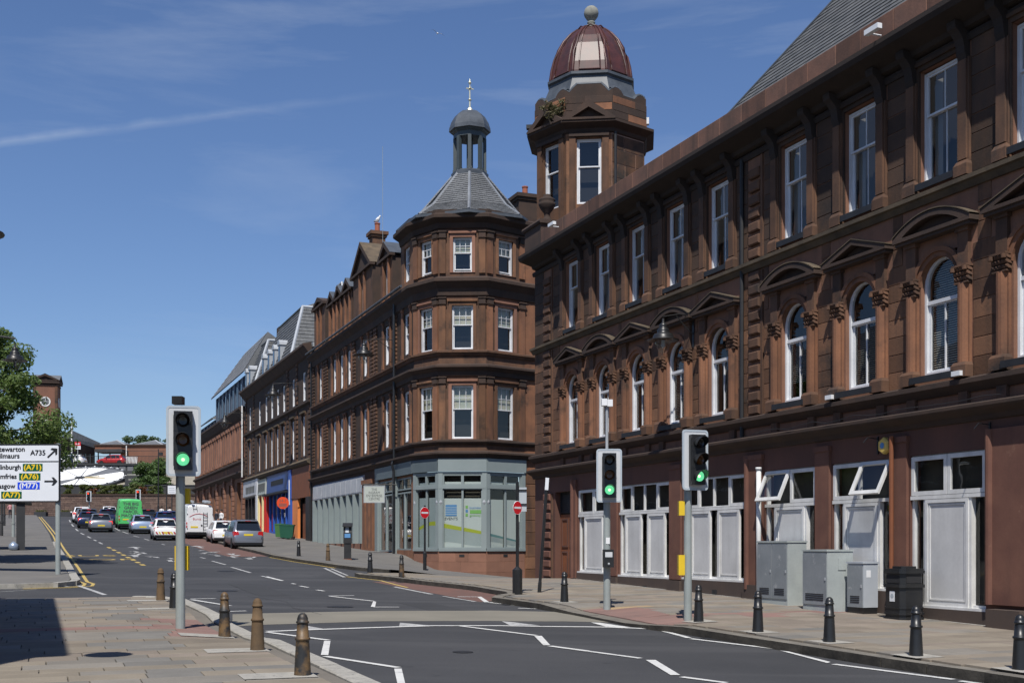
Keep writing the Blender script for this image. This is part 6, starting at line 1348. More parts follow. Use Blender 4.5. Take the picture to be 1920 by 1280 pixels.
def car(t, d, paint, label, L=4.0, W=1.72, H=1.48, kind='hatch', brake=False, plate=True, extra=None, yaw=0, group='cars on the road'):
    e = place_vehicle('car', t, d, label, 'car', group, yaw); hw = W/2; sus = .19; P = MT['paint_'+paint]
    est = kind == 'estate'; bz = .92 if not est else 1.0; rx0 = .62 if not est else .50; belt = bz
    def sec(x, top, rw, b=belt, w=hw, low=.24):
        b = min(b, top-.02)
        return (x, [(w*.90,low),(w,low+.14),(w*1.0,.62 if b > .66 else b-.04),(w*.985,b-.02),(w*.95,b),(rw,top-.04),(rw*.86,top),(0,top+.025)])
    st = [sec(.0,.60,hw*.86,.58,hw*.88,.34), sec(.05,.86,hw*.86,.80,hw*.93,.28), sec(.14,belt+.04,hw*.88,belt), sec(rx0,H-.06,hw*.72), sec(rx0+.28,H-.01,hw*.74), sec(L*.40,H,hw*.76), sec(L*.55,H-.05,hw*.74), sec(L*.74,belt+.06,hw*.80), sec(L*.80,belt-.0,hw*.82,belt-.02), sec(L*.95,.74,hw*.80,.70,hw*.93), sec(L,.55,hw*.7,.52,hw*.8,.3)]
    b = build('body', loft(st), P, e, raw=True, smooth=False)
    for p in b.data.polygons: p.use_smooth = True
    # rear window
    xa, za, xb, zb_ = .14, belt+.06, rx0, H-.08; f0, f1 = .10, .94; o = .018
    pt = lambda f, y: (xa+(xb-xa)*f-o, y, za+(zb_-za)*f+o*.6)
    build('rear_window', MB().add([pt(f0,-hw*.80),pt(f0,hw*.80),pt(f1,hw*.66),pt(f1,-hw*.66)], [(0,1,2,3)]), MT['car_glass'], e, raw=True)
    build('spoiler', MB().box(xb-.16,xb+.1,-hw*.66,hw*.66,H-.06,H-.015), P, e, raw=True); build('high_brake_light', MB().box(xb-.165,xb-.155,-.16,.16,H-.055,H-.03), MT['lamp_lit' if brake else 'lamp_red'], e, raw=True)
    for s in (-1, 1):
        cols = [(rx0+.12, rx0+.62), (rx0+.68, L*.47), (L*.485, L*.645)]
        for k, (x0, x1) in enumerate(cols):
            y0, y1 = s*(hw*.955+.006), s*(hw*.765+.012); zt = H-.09
            build('side_window', MB().add([(x0-.05*(k==0),y0,belt+.03),(x1+(.16 if k==2 else 0),y0,belt+.03),(x1-(.12 if k==2 else 0),y1,zt-(.05 if k==2 else 0)),(x0+.12*(k==0),y1,zt)], [(0,1,2,3)]), MT['car_glass'], e, raw=True)
        lz = (.66,.92) if not est else (.78,1.06)
        build('tail_light', MB().add([(.035,s*hw*.60,lz[0]+.1),(.06,s*hw*.96,lz[0]),(.10,s*hw*.96,lz[1]),(.06,s*hw*.66,lz[1]),(.30,s*hw*1.012,lz[1]-.05),(.26,s*hw*1.012,lz[0]+.1)], [(0,1,2,3),(1,5,4,2)]), MT['lamp_lit' if brake else 'lamp_red'], e, raw=True)
        build('door_mirror', MB().box(L*.62,L*.66,s*hw*1.0,s*(hw+.16),belt-.02,belt+.13), P, e, raw=True)
        build('wheel_arch', MB().lathe([(0,.0),(.37,.0),(.37,.004)], n=18).xf(Matrix.Translation((.72,s*(hw+.002),.31)) @ Matrix.Rotation(R(-90*s),4,'X')), MT['car_black'], e, raw=True)
        build('door_line', MB().box(L*.47,L*.475,s*hw*1.0,s*(hw+.004),.4,belt-.03), MT['car_black'], e, raw=True)
    build('bumper', MB().box(-.05,.12,-hw*.92,hw*.92,.26,.40), MT['car_black'], e, raw=True); build('underside', MB().box(.2,L-.2,-hw*.86,hw*.86,.17,.34), MT['car_black'], e, raw=True)
    build('number_plate', MB().box(-.012 if not est else .02,.03,-.27,.27,.50 if not est else .80,.62 if not est else .92), MT['plate_yellow'], e, raw=True)
    build('bumper_face', MB().box(-.03,.06,-hw*.86,hw*.86,.40,.49), P, e, raw=True)
    for s in (-1,1): build('windscreen_pillar', MB().tube([(L*.55,s*hw*.70,H-.06),(L*.74,s*hw*.80,belt+.05)], .03, 5), P, e, raw=True)
    build('windscreen', MB().add([(L*.565,-hw*.66,H-.06),(L*.565,hw*.66,H-.06),(L*.745,hw*.76,belt+.085),(L*.745,-hw*.76,belt+.085)], [(0,1,2,3)]), MT['car_glass'], e, raw=True)
    if est:
        for s in (-1,1): build('roof_rail', MB().tube([(.8,s*hw*.66,H+.01),(.95,s*hw*.66,H+.07),(2.6,s*hw*.66,H+.07),(2.75,s*hw*.66,H+.01)], .018, 5), MT['car_black'], e, raw=True)
    wheel_set(e, L, W, .31, (.72, L-.82))
    if extra == 'chevron':
        for i in range(7): y = -.66+i*.2; build('warning_stripe', MB().add([(-.035,y,.44),(-.035,y+.1,.44),(-.035,y+.2,.62),(-.035,y+.1,.62)], [(0,1,2,3)]), MT['plate_yellow' if i % 2 else 'lamp_red'], e, raw=True)
        build('rear_hatch_glass', MB().add([(.02,-.62,.66),(.02,.62,.66),(.12,.62,.98),(.12,-.62,.98)], [(0,1,2,3)]), MT['car_glass'], e, raw=True)
    if extra == 'roofbox': build('roof_sign', MB().box(1.0,1.3,-.3,.3,H+.02,H+.22), MT['paint_white'], e, raw=True)
    return e
def van(t, d, paint, label, L=5.2, W=1.98, H=2.5, rack=False, txt=None, group='vans on the road', yaw=0):
    e = place_vehicle('van', t, d, label, 'van', group, yaw); hw = W/2; P = MT['paint_'+paint]
    def sec(x, top, rw, w=hw, low=.36): return (x, [(w*.94,low),(w,low+.1),(w,1.0 if top > 1.2 else top-.1),(w*.985,min(1.45,top-.06)),(rw,top-.12),(rw*.9,top-.02),(0,top+.02)])
    st = [sec(0,H-.12,hw*.82,hw*.97), sec(.06,H-.03,hw*.85), sec(L*.6,H,hw*.86), sec(L*.70,H-.08,hw*.84), sec(L*.84,1.35,hw*.88), sec(L*.97,1.05,hw*.84,hw*.95), sec(L,.7,hw*.8,hw*.9)]
    b = build('body', loft(st), P, e, raw=True)
    for s in (-1, 1):
        build('tail_light', MB().box(-.012,.08,s*hw*.90,s*hw*.985,.82,1.22), MT['lamp_red'], e, raw=True); build('tail_lens', MB().box(-.014,-.01,s*hw*.90,s*hw*.975,.98,1.07), MT['lamp_clear'], e, raw=True)
        build('rear_door', MB().box(-.02,-.004,.012*s,s*hw*.88,.52,H-.22), P, e, raw=True)
        build('door_hinge', MB().box(-.03,.05,s*hw*.87,s*hw*.92,H-.75,H-.65).box(-.03,.05,s*hw*.87,s*hw*.92,.7,.8), MT['car_black'], e, raw=True)
        build('cab_window', MB().add([(L*.66,s*(hw*.99+.004),1.45),(L*.80,s*(hw*.99+.004),1.45),(L*.74,s*(hw*.87+.01),H-.3),(L*.66,s*(hw*.87+.01),H-.25)], [(0,1,2,3)]), MT['car_glass'], e, raw=True)
        build('side_panel', MB().box(L*.08,L*.58,s*(hw+.001),s*(hw+.006),1.2,1.42), P if not txt else MT['paint_green'], e, raw=True)
        build('door_mirror', MB().box(L*.78,L*.82,s*hw,s*(hw+.22),1.3,1.6), MT['car_black'], e, raw=True)
    build('bumper', MB().box(-.09,.1,-hw*.97,hw*.97,.34,.52), MT['car_black'], e, raw=True); build('underside', MB().box(.3,L-.3,-hw*.85,hw*.85,.2,.42), MT['car_black'], e, raw=True)
    build('number_plate', MB().box(-.035,-.02,hw*.15,hw*.15+.52,.82,.94), MT['plate_yellow'], e, raw=True); build('door_handle', MB().box(-.05,-.02,-.16,-.06,.95,1.05), MT['car_black'], e, raw=True)
    wheel_set(e, L, W, .34, (1.0, L-.95), 'iron_soft')
    FM = lambda y, z: Matrix.Translation((-.024, y, z)) @ Matrix.Rotation(R(-90),4,'Z') @ Matrix.Rotation(R(90),4,'X')
    if txt:
        for i, s in enumerate(txt): lettering(e, s, .36, MT['print_dark'], FM(0, H-.42-i*.34), bold=.012)
    if rack:
        build('roof_rack', MB().tube([(.1,-hw*.9,H+.1),(.1,hw*.9,H+.1)], .03, 6).tube([(2.6,-hw*.9,H+.1),(2.6,hw*.9,H+.1)], .03, 6).tube([(.0,-hw*.8,H+.1),(3.2,-hw*.8,H+.1)], .03, 6).tube([(.0,hw*.8,H+.1),(3.2,hw*.8,H+.1)], .03, 6), MT['iron_soft'], e, raw=True)
        for s in (-.62,.55): build('pipe_tube', MB().tube([(-.15,s*hw,H+.2),(3.1,s*hw,H+.2)], .11, 10), MT['lead_pale'], e, raw=True)
        lad = MB(); 
        for y in (-.50,-.22): lad.tube([(-.06,y,.6),(-.06,y,1.95)], .016, 5)
        for i in range(6): lad.tube([(-.06,-.50,.7+i*.23),(-.06,-.22,.7+i*.23)], .014, 5)
        build('ladder', lad, MT['car_black'], e, raw=True)
        build('roof_ladder', MB().tube([(-.05,.55,H-.02),(-.05,.45,H-.5)], .016, 5).tube([(-.05,.28,H-.02),(-.05,.2,H-.5)], .016, 5).tube([(-.05,.5,H-.3),(-.05,.24,H-.3)], .014, 5), MT['car_black'], e, raw=True)
        lettering(e, 'Burns', .26, MT['sign_red'] if False else MT['lamp_red'], FM(.22, 1.45)); build('logo_arc', MB().tube([(-.028,.75-1.3*i/12,1.62+.22*math.sin(math.pi*i/12)) for i in range(13)], .018, 4), MT['lamp_red'], e, raw=True)
    return e
CP = lambda x, y: gp(x, y, RD)
q = CP(466,1029); car(q[0], q[1], 'forest_silver', 'silver blue estate car parked at the right kerb nearest the camera', 4.5, 1.82, 1.72, 'estate', group='cars parked at the right kerb')
q = CP(424,1019); car(q[0]+.2, q[1]-.05, 'white', 'white hatchback parked just ahead of the silver estate car', 4.1, 1.76, 1.5, group='cars parked at the right kerb')
q = CP(375,1010); van(q[0], q[1], 'white', 'white van with ladders and pipe tubes on its roof at the right kerb', 5.2, 2.0, 2.5, True)
q = CP(312,1013); car(q[0], q[1], 'white', 'small white hatchback with red and yellow warning stripes behind the left signal post', 3.6, 1.66, 1.5, extra='chevron')
q = CP(268,1000.5); car(q[0], q[1], 'silver_blue', 'pale blue silver hatchback with brake lights behind the green van', 4.0, 1.72, 1.48, brake=True)
q = CP(249,993); van(q[0]+1, q[1]+.1, 'green', 'bright green van with large black lettering on its rear doors', 5.6, 2.05, 2.65, txt=('THE BIG','GREEN','PARCEL','MACHINE'))
q = CP(190,997.5); car(q[0], q[1], 'silver', 'grey silver hatchback with brake lights, last in the left queue', 4.05, 1.78, 1.48, brake=True)
q = CP(168,991); car(q[0]+1.0, q[1]+.05, 'navy', 'dark navy hatchback just ahead of the grey silver one in the left queue', 4.0, 1.72, 1.45, brake=True)
t0 = q[0]+7; dd = q[1]
for i, (pt_, lb) in enumerate((('grey','dark grey car in the left queue with red tail light lit'),('silver','silver car with roof sign in the left queue near its head'),('white','white car at the head of the left queue below the stone wall'))):
    car(t0+i*6.2, dd-.2+i*.12, pt_, lb, 4.4, 1.8, 1.6 if i != 1 else 1.5, brake=True, extra='roofbox' if i == 1 else None, kind='estate' if i == 2 else 'hatch')
q = CP(203,983); car(q[0], q[1], 'navy', 'dark blue car in the middle lane between the queue and the green van', 4.4, 1.82, 1.5)
q = CP(214,977); car(q[0]+9, q[1], 'white', 'white car seen beyond the dark blue car near the junction', 4.2, 1.78, 1.5)
q = CP(310,990); car(q[0], q[1], 'blue', 'blue car ahead of the striped white hatchback', 4.3, 1.8, 1.48); q = CP(285,985); car(q[0]+4, q[1], 'dark', 'black car with lit tail lamp beyond the pale blue hatchback', 4.3, 1.8, 1.5, brake=True); q = CP(334,992); car(q[0]+7, q[1], 'blue', 'second blue car beside the white van in the right lane', 4.3, 1.8, 1.48)

# ================================================================== people (all small, far up the street)
def person(X, Y, z, ang, label, top, trousers, hair='hair_dark', stride=.12, h=1.72, arms=.15):
    k = h/1.72; J = {'pelvis':(0,0,.93),'waist':(0,0,1.08),'chest':(0,.01,1.30),'neck':(0,.01,1.47),'head':(0,.02,1.56),'crown':(0,.01,1.70)}
    verts = []; edges = []; rad = []; idx = {}
    def v(n, p, r): idx[n] = len(verts); verts.append(tuple(c*k for c in p)); rad.append(r if isinstance(r, tuple) else (r, r)); return idx[n]
    v('pelvis',J['pelvis'],(.15,.11)); v('waist',J['waist'],(.14,.10)); v('chest',J['chest'],(.17,.11)); v('neck',J['neck'],.055); v('head',J['head'],(.078,.09)); v('crown',J['crown'],(.07,.085))
    edges += [(0,1),(1,2),(2,3),(3,4),(4,5)]
    for s in (-1, 1):
        a = v(f'hip{s}',(s*.09,0,.88),.09); b = v(f'knee{s}',(s*.095,.02+s*stride*.5,.49),.062); c = v(f'ankle{s}',(s*.10,s*stride-.02,.08),.042); t_ = v(f'toe{s}',(s*.11,s*stride+.13,.03),.036); edges += [(0,a),(a,b),(b,c),(c,t_)]
        sh = v(f'sh{s}',(s*.19,0,1.38),.06); el = v(f'el{s}',(s*.25,-.02-s*stride*.3,1.12),.044); wr = v(f'wr{s}',(s*.26,.06-s*stride*.6,.88),.03); hd = v(f'hd{s}',(s*.26,.09-s*stride*.6,.79),.034); edges += [(2,sh),(sh,el),(el,wr),(wr,hd)]
    me = bpy.data.meshes.new('body'); me.from_pydata(verts, edges, []); o = bpy.data.objects.new('body', me); COL.objects.link(o)
    o.modifiers.new('skin','SKIN'); sk = me.skin_vertices[0].data
    for i, r in enumerate(rad): sk[i].radius = (r[0]*k, r[1]*k)
    sk[0].use_root = True; m2 = o.modifiers.new('sub','SUBSURF'); m2.levels = 1; m2.render_levels = 1
    me2 = bpy.data.meshes.new_from_object(o.evaluated_get(bpy.context.evaluated_depsgraph_get())); bpy.data.objects.remove(o)
    for m in ('skin', top, trousers, 'cloth_dark'): me2.materials.append(MT[m])
    for p in me2.polygons:
        c = p.center/k; p.use_smooth = True
        p.material_index = 0 if c.z > 1.44 or (c.z < .92 and abs(c.x) > .2) else 1 if c.z > .95 else 2 if c.z > .1 else 3
    e = link('person', None, None, (X, Y, z), (0,0,ang)); tag(e, label, 'person'); link('body', me2, e)
    build('hair', MB().lathe([(.095,1.58),(.105,1.65),(.09,1.74),(.04,1.78),(0,1.785)], 0, -.012, 0, 12), MT[hair], e, raw=True, smooth=True)
    build('nose', MB().add([(-.014,.115,1.57),(.014,.115,1.57),(0,.14,1.575),(0,.115,1.62)], [(0,1,2),(0,2,3),(1,3,2)]), MT['skin'], e, raw=True)
    for s in (-1,1): build('eye', MB().lathe([(.011,0),(0,.008)], n=6).xf(Matrix.Translation((s*.034,.108,1.625)) @ Matrix.Rotation(R(-90),4,'X')), MT['print_dark'], e, raw=True)
    return e
def at(px, py, Y): return ((px-960)/2200*Y, Y, (1020-py)/2200*Y)
for px, Y, lb in ((303,128,'person in white shirt walking on the far road, left of two'),(318,126,'person in white shirt walking on the far road, right of two')):
    X = (px-960)/2200*Y; t, d = std(X, Y); person(X, Y, G(t, d)+RD, R(10), lb, 'cloth_white', 'cloth_dark')
for (t, d, lb, tp) in ((86.0,3.0,'person in white top on the pavement behind the parked white hatchback','cloth_white'),(84.6,3.6,'person in dark top walking beside the one in white','cloth_dark')): X, Y = wxy(t, d); person(X, Y, G(t, d), R(150), lb, tp, 'cloth_dark')
for px, py, lb in ((19,962,'person in pink top walking up the far left pavement under the sign'),(37,966,'person in dull red top on the far left pavement beside the shelter')):
    t, d = gp(px, py+9, 0); X, Y = wxy(t, d); person(X, Y, G(t, d), R(20), lb, 'cloth_pink' if px < 30 else 'cloth_red', 'cloth_dark')

# ================================================================== foliage
def leaves(n, sample, size, seed, up=.35):
    rnd = random.Random(seed); mb = MB()
    for _ in range(n):
        p, nd = sample(rnd); s = size*rnd.uniform(.6, 1.35)
        nv = Vector((nd[0]+rnd.gauss(0,.6), nd[1]+rnd.gauss(0,.6), nd[2]+up+rnd.gauss(0,.6))).normalized(); a = nv.orthogonal().normalized(); a = Matrix.Rotation(rnd.uniform(0,6.28),3,nv) @ a; b = nv.cross(a); p = Vector(p)
        mb.add([p-a*s, p-b*s*.45+nv*s*.12, p+a*s*.9, p+b*s*.45+nv*s*.12], [(0,1,2,3)])
    return mb
def clump_sampler(clumps):
    tot = sum(c[3]**2 for c in clumps)
    def f(r):
        x = r.uniform(0, tot)
        for c in clumps:
            x -= c[3]**2
            if x <= 0: break
        while True:
            d = Vector((r.gauss(0,1), r.gauss(0,1), r.gauss(0,1)))
            if d.length > 1e-3: break
        d.normalize(); q = c[3]*(r.random()**.4); return (c[0]+d.x*q*1.25, c[1]+d.y*q*1.25, c[2]+d.z*q*.66), d
    return f
X, Y = wxy(32.5, 20.3); zg = G(32.5, 20.3)
tr = link('broadleaf_tree', None, None, (X, Y, zg)); tag(tr, 'leafy green broadleaf tree at the left edge above the direction sign', 'tree')
rnd = random.Random(5); trunk = MB().tube([(0,0,-.2),(.05,0,1.5),(-.05,.1,3.2),(.1,.1,5.2),(.1,0,7.8)], [.24,.19,.16,.11,.04], 10); cl = []
for i in range(120):
    a = rnd.uniform(0, 6.28); z = rnd.uniform(3.3, 9.4); f = 1-abs((z-5.4)/4.7)**1.8; r_ = 3.5*max(.2, f)*rnd.uniform(.25, 1.0)**.7; p = (r_*math.cos(a), r_*math.sin(a), z); cl.append((*p, rnd.uniform(.42,.9)))
    trunk.tube([(.05,.05,max(1.6,z-1.2)), (p[0]*.5,p[1]*.5,z-.35), p], [.06,.04,.015], 5)
build('trunk', trunk, MT['bark'], tr, raw=True); build('crown', leaves(44000, clump_sampler(cl), .10, 6), MT['leaf'], tr, raw=True)
def bush(name, X, Y, z, w, dpt, h, n, size, m, label, cat='bush', group=None, seed=1):
    e = link(name, None, None, (X, Y, z)); tag(e, label, cat, group); r = random.Random(seed); c = [(r.uniform(-w/2,w/2)*.8, r.uniform(-dpt/2,dpt/2)*.8, r.uniform(.15,.9)*h, min(w,h)*r.uniform(.16,.3)) for _ in range(14)]
    st = MB()
    for q in c[:6]: st.tube([(q[0]*.3,q[1]*.3,-.1),(q[0],q[1],q[2])], [.04,.012], 4)
    build('stem', st, MT['bark'], e, raw=True); build('foliage', leaves(n, clump_sampler(c), size, seed), MT[m], e, raw=True); return e
# ================================================================== the station at the head of the street
def B3(px0, px1, py0, py1, Y, depth):           # box from picture extents at a given distance
    return ((px0-960)/2200*Y, (px1-960)/2200*Y, Y, Y+depth, (1020-py1)/2200*Y, (1020-py0)/2200*Y)
mb = MB(); vs = []; prof = [(150,3.0),(152.3,3.0),(152.4,6.2),(157,6.9),(161,8.3),(170,10.2),(172,10.3),(172.1,11.85),(230,12.2)]
for Y, z in prof: vs += [(-95,Y,z),(-30,Y,z)]
mb.add(vs, [(2*i,2*i+1,2*i+3,2*i+2) for i in range(len(prof)-1)]); struct('embankment', mb, MT['terrace'])
rw = link('retaining_wall', None, None, (-55,152,3.2)); tag(rw, 'coursed red stone retaining wall at the head of the street', 'wall')
build('wall_face', MB().box(-35,20,-.3,.3,-1.0,3.1), MT['brick_far'], rw, raw=True); build('wall_cope', MB().box(-35,20.1,-.42,.35,3.1,3.32), MT['stone_dark'], rw, raw=True)
r = random.Random(3); mbs = [MB(), MB()]
for k in range(14):
    x = -20-(k%2)*.3
    while x < 20: w = r.uniform(.35,.75); mbs[r.random() < .4].block(x+.015, x+w-.015, -.3+k*.245+.015, -.3+(k+1)*.245-.015, -.33, -.29, .015); x += w
for m, q in zip(('brick_far','wall_brown'), mbs):
    q.v = [(x,-y-.6-.02,z) for x,y,z in q.v]; o = build('wall_stones', q, MT[m], rw, raw=True); o['kind'] = 'stuff'
fe = link('terrace_fence', None, None, (-55,155.5,6.6)); tag(fe, 'dark fence band behind the hedge bushes', 'fence'); build('fence_panel', MB().box(-30,14,0,.1,-.2,1.15), MT['far_dark'], fe, raw=True); build('fence_rail', MB().box(-30,14,-.08,.15,1.15,1.3), MT['far_dark'], fe, raw=True)
hedges = [(128,.9,'leaf_hedge'),(157,.9,'leaf_hedge'),(167,.8,'leaf_hedge'),(176,.7,'leaf_russet'),(187,.9,'leaf_hedge'),(199,.9,'leaf_hedge'),(211,.9,'leaf_hedge'),(222,.85,'leaf_hedge'),(235,1.0,'leaf_shrub'),(247,1.0,'leaf_hedge'),(258,.9,'leaf_hedge'),(269,.7,'leaf_russet'),(287,.8,'leaf_hedge'),(299,.8,'leaf_shrub')]
words = ('first','second','third','fourth','fifth','sixth','seventh','eighth','ninth','tenth','eleventh','twelfth','thirteenth','fourteenth')
for i, (px, w, m) in enumerate(hedges): bush('hedge_bush', (px-960)/2200*153.6, 153.6, 6.35, 1.2*w, .9, 1.7*w, 500, .16, m, f'{"russet" if m == "leaf_russet" else "green"} clipped bush on the station wall, {words[i]} from the left', 'bush', 'bushes along the station wall', seed=20+i)
shr = [(275,886,158,3.2,3.0),(291,873,159,3.4,3.4),(304,890,157,2.6,4.0),(288,905,156,3.2,2.4),(262,915,156,2.4,1.8)]
for i, (px, py, Y, w, h) in enumerate(shr): bush('embankment_shrub', (px-960)/2200*Y, Y, (1020-py)/2200*Y-h*.55, w, 2, h, 1500, .2, 'leaf_shrub', ('broad green shrub on the embankment right of the floral clock','tallest green shrub below the station railing','green shrub beside the black lamp post on the embankment','low green shrub at the foot of the embankment terraces','small shrub under the terraces behind the green van')[i], 'shrub', 'shrubs on the station embankment', seed=40+i)
# floral clock
ck = link('floral_clock', None, None, ((150-960)/2200*163, 163, (1020-896)/2200*163), (R(17.0),0,0)); tag(ck, 'huge white and grey sectored clock face lying on the station embankment', 'clock')
Rc = 5.9; build('clock_bed', MB().lathe([(Rc+.5,-.3),(Rc+.5,.0)], n=48), MT['far_dark'], ck, raw=True)
for i in range(12):
    a0, a1 = 2*math.pi*i/12+.17, 2*math.pi*(i+1)/12+.15; grey = i in (1, 7); pts = [(.3*math.cos((a0+a1)/2), .3*math.sin((a0+a1)/2))]+[(Rc*math.cos(a0+(a1-a0)*k/6), Rc*math.sin(a0+(a1-a0)*k/6)) for k in range(7)]
    build('clock_sector', MB().prismz(pts, 0, .05), MT['clock_grey' if grey else 'clock_white'], ck, raw=True)
build('clock_rim', MB().lathe([(Rc+.02,0),(Rc+.02,.16),(Rc+.5,.16),(Rc+.5,0)], n=60), MT['clock_grey'], ck, raw=True)
for i in range(60): a = 2*math.pi*i/60; build('rim_stud', MB().box(-.14,.14,-.08,.08,.16,.26).xf(Matrix.Translation(((Rc+.26)*math.cos(a),(Rc+.26)*math.sin(a),0)) @ Matrix.Rotation(a,4,'Z')), MT['clock_white' if i % 2 else 'far_dark'], ck, raw=True)
for a, l in ((-.12,3.6),(.25,2.6)): build('clock_hand', MB().box(-.3,l,-.08,.08,.06,.14).xf(Matrix.Rotation(a,4,'Z')), MT['gold'], ck, raw=True)
build('clock_boss', MB().lathe([(.7,.05),(.7,.14),(0,.16)], n=16), MT['far_dark'], ck, raw=True)
for i, (py, a, b) in enumerate(((884,232,292),(893,234,300),(902,234,300),(911,226,300))):
    Y = 164-i*1.8; x0, x1, y0, y1, z0, z1 = B3(a, b, py-2.0, py+2.2, Y, 1.6); e = link('terrace_step', None, None, ((x0+x1)/2, Y, z0)); tag(e, ('top','upper middle','lower middle','bottom')[i]+' terrace step with dark edge right of the floral clock', 'terrace', 'embankment terraces'); build('terrace_edge', MB().box((x0-x1)/2,(x1-x0)/2,0,.3,-1.2,z1-z0), MT['far_dark'], e, raw=True); build('terrace_bed', MB().box((x0-x1)/2,(x1-x0)/2,.3,1.7,-1.2,z1-z0+.02), MT['terrace'], e, raw=True)
    build('terrace_paving', MB().box((x0-x1)/2+.6,(x0-x1)/2+2.6,-.3,-.05,-.5,-.15), MT['stone_ball'], e, raw=True)
# bridge girder, railing and forecourt
br = link('forecourt_parapet', None, None, (-60,171.5,10.4)); tag(br, 'dark steel panelled parapet with railing above the floral clock', 'parapet')
build('girder', MB().box(-20,11,0,.3,-.3,1.15), MT['far_dark'], br, raw=True); build('top_flange', MB().box(-20,11,-.2,.4,1.15,1.42), MT['far_dark'], br, raw=True)
for i in range(26): build('girder_panel', MB().box(-19.6+i*1.17,-18.7+i*1.17,-.05,-.001,-.1,1.0), MT['clock_grey'], br, raw=True)
rl = MB()
for i in range(150): x = -20+i*.2; rl.box(x-.015,x+.015,.1,.13,1.42,2.5)
rl.box(-20,11,.08,.15,2.46,2.52); build('railing', rl, MT['iron_soft'], br, raw=True)
for paint, px, lb in (('red',210,'red hatchback parked side on in the station forecourt'),('white',134,'white car parked behind the railing near the station lamp post')):
    Y = 176; X = (px-960)/2200*Y; e = car(0, 0, paint, lb, 4.2, 1.75, 1.5, group='cars at the station'); e.location = (X+2.1, Y, 11.9); e.rotation_euler = (0,0,R(180))
e = link('cycle_barrier', None, None, ((247-960)/2200*174, 174, 11.9)); tag(e, 'white slatted barrier beside the red car in the forecourt', 'barrier')
for i in range(8): build('slat', MB().prism([(-.85+i*.21,0),(-.73+i*.21,0),(-.60+i*.21,1.1),(-.72+i*.21,1.1)], -.03, .03), MT['white_paint'], e, raw=True)
# station buildings
st_ = link('station_building', None, None, (-58,192,12)); tag(st_, 'brick station building with two hipped slate roofs and canopy', 'building')
def SB(name, mb, m): mb.v = [(x+58,y-192,z-12) for x,y,z in mb.v]; return build(name, mb, MT[m], st_, raw=True)
x0, x1, y0, y1, z0, z1 = B3(226, 318, 834.5, 874, 192, 8); SB('wall', MB().box(x0,x1,y0,y1,z0-.5,z1), 'station_brick'); SB('wall_cope', MB().box(x0-6,x1,y0-.25,y0,z1-.1,z1+.15), 'stone_dark')
x0, x1, y0, y1, z0, z1 = B3(177, 228, 834.5, 841.5, 191.9, 8); SB('wall_upper', MB().box(x0,x1,y0,y1,z0,z1), 'station_brick')
x0, x1, y0, y1, z0, z1 = B3(177, 229, 841.5, 847, 189, 4); SB('canopy', MB().box(x0,x1,y0,y1,z0,z1), 'far_dark')
for px in (183,205): x0, x1, y0, y1, z0, z1 = B3(px, px+1.6, 847, 874, 190, .2); SB('canopy_post', MB().box(x0,x1,y0,y1,z0,z1), 'far_dark')
for a, b, c in ((178,208,236),(249,281,306)):
    Y = 193; f = lambda px, py, Y=Y: ((px-960)/2200*Y, (1020-py)/2200*Y); (xa, za), (xb, zb_), (xc, zc) = f(a, 834), f(b, 822.5), f(c, 834)
    o = SB('hipped_roof', MB().add([(xa,Y,za),(xc,Y,zc),(xb,Y+3,zb_),(xb,Y+9,zb_),(xa,Y+12,za),(xc,Y+12,zc)], [(0,1,2),(0,2,3,4),(1,5,3,2)]), 'slate_far'); SB('roof_hip', MB().tube([(xb,Y+3,zb_),(xc,Y,zc)], .16, 5).tube([(xb,Y+3,zb_),(xa,Y,za)], .08, 5), 'lead_pale')
x0, x1, y0, y1, z0, z1 = B3(236, 237.5, 835, 860, 190, .2); SB('rain_pipe', MB().box(x0,x1,y0,y1,z0,z1), 'white_paint')
sl = link('station_wing', None, None, (-68,186,12)); tag(sl, 'dark brick station wing running back from the clock tower', 'building')
P = []
for px, py, Y in ((118,806,183),(178,834,192)): P.append(((px-960)/2200*Y, Y, (1020-py)/2200*Y))
(xa, ya, za), (xb, yb, zb_) = P
wv = [(xa,ya,11.5),(xb,yb,11.5),(xb,yb,zb_-.3),(xa,ya,za-.9),(xa-4,ya+6,11.5),(xa-4,ya+6,za-.9)]; build('wall', MB().add([(x+68,y-186,z-12) for x,y,z in wv], [(0,1,2,3),(4,0,3,5)]), MT['stone_dark'], sl, raw=True)
rv = [(xa,ya-.5,za-1.2),(xb,yb-.5,zb_-.5),(xb+.5,yb+3,zb_+.3),(xa,ya+3,za+.4)]; build('roof', MB().add([(x+68,y-186,z-12) for x,y,z in rv], [(0,1,2,3)]), MT['slate'], sl, raw=True)
for i in range(7): f = (i+.5)/7; x, y = xa+(xb-xa)*f, ya+(yb-ya)*f; build('window_bay', MB().box(x-.35+68,x+.35+68,y-.2-186,y-.05-186,1.0,2.6), MT['car_glass'], sl, raw=True)
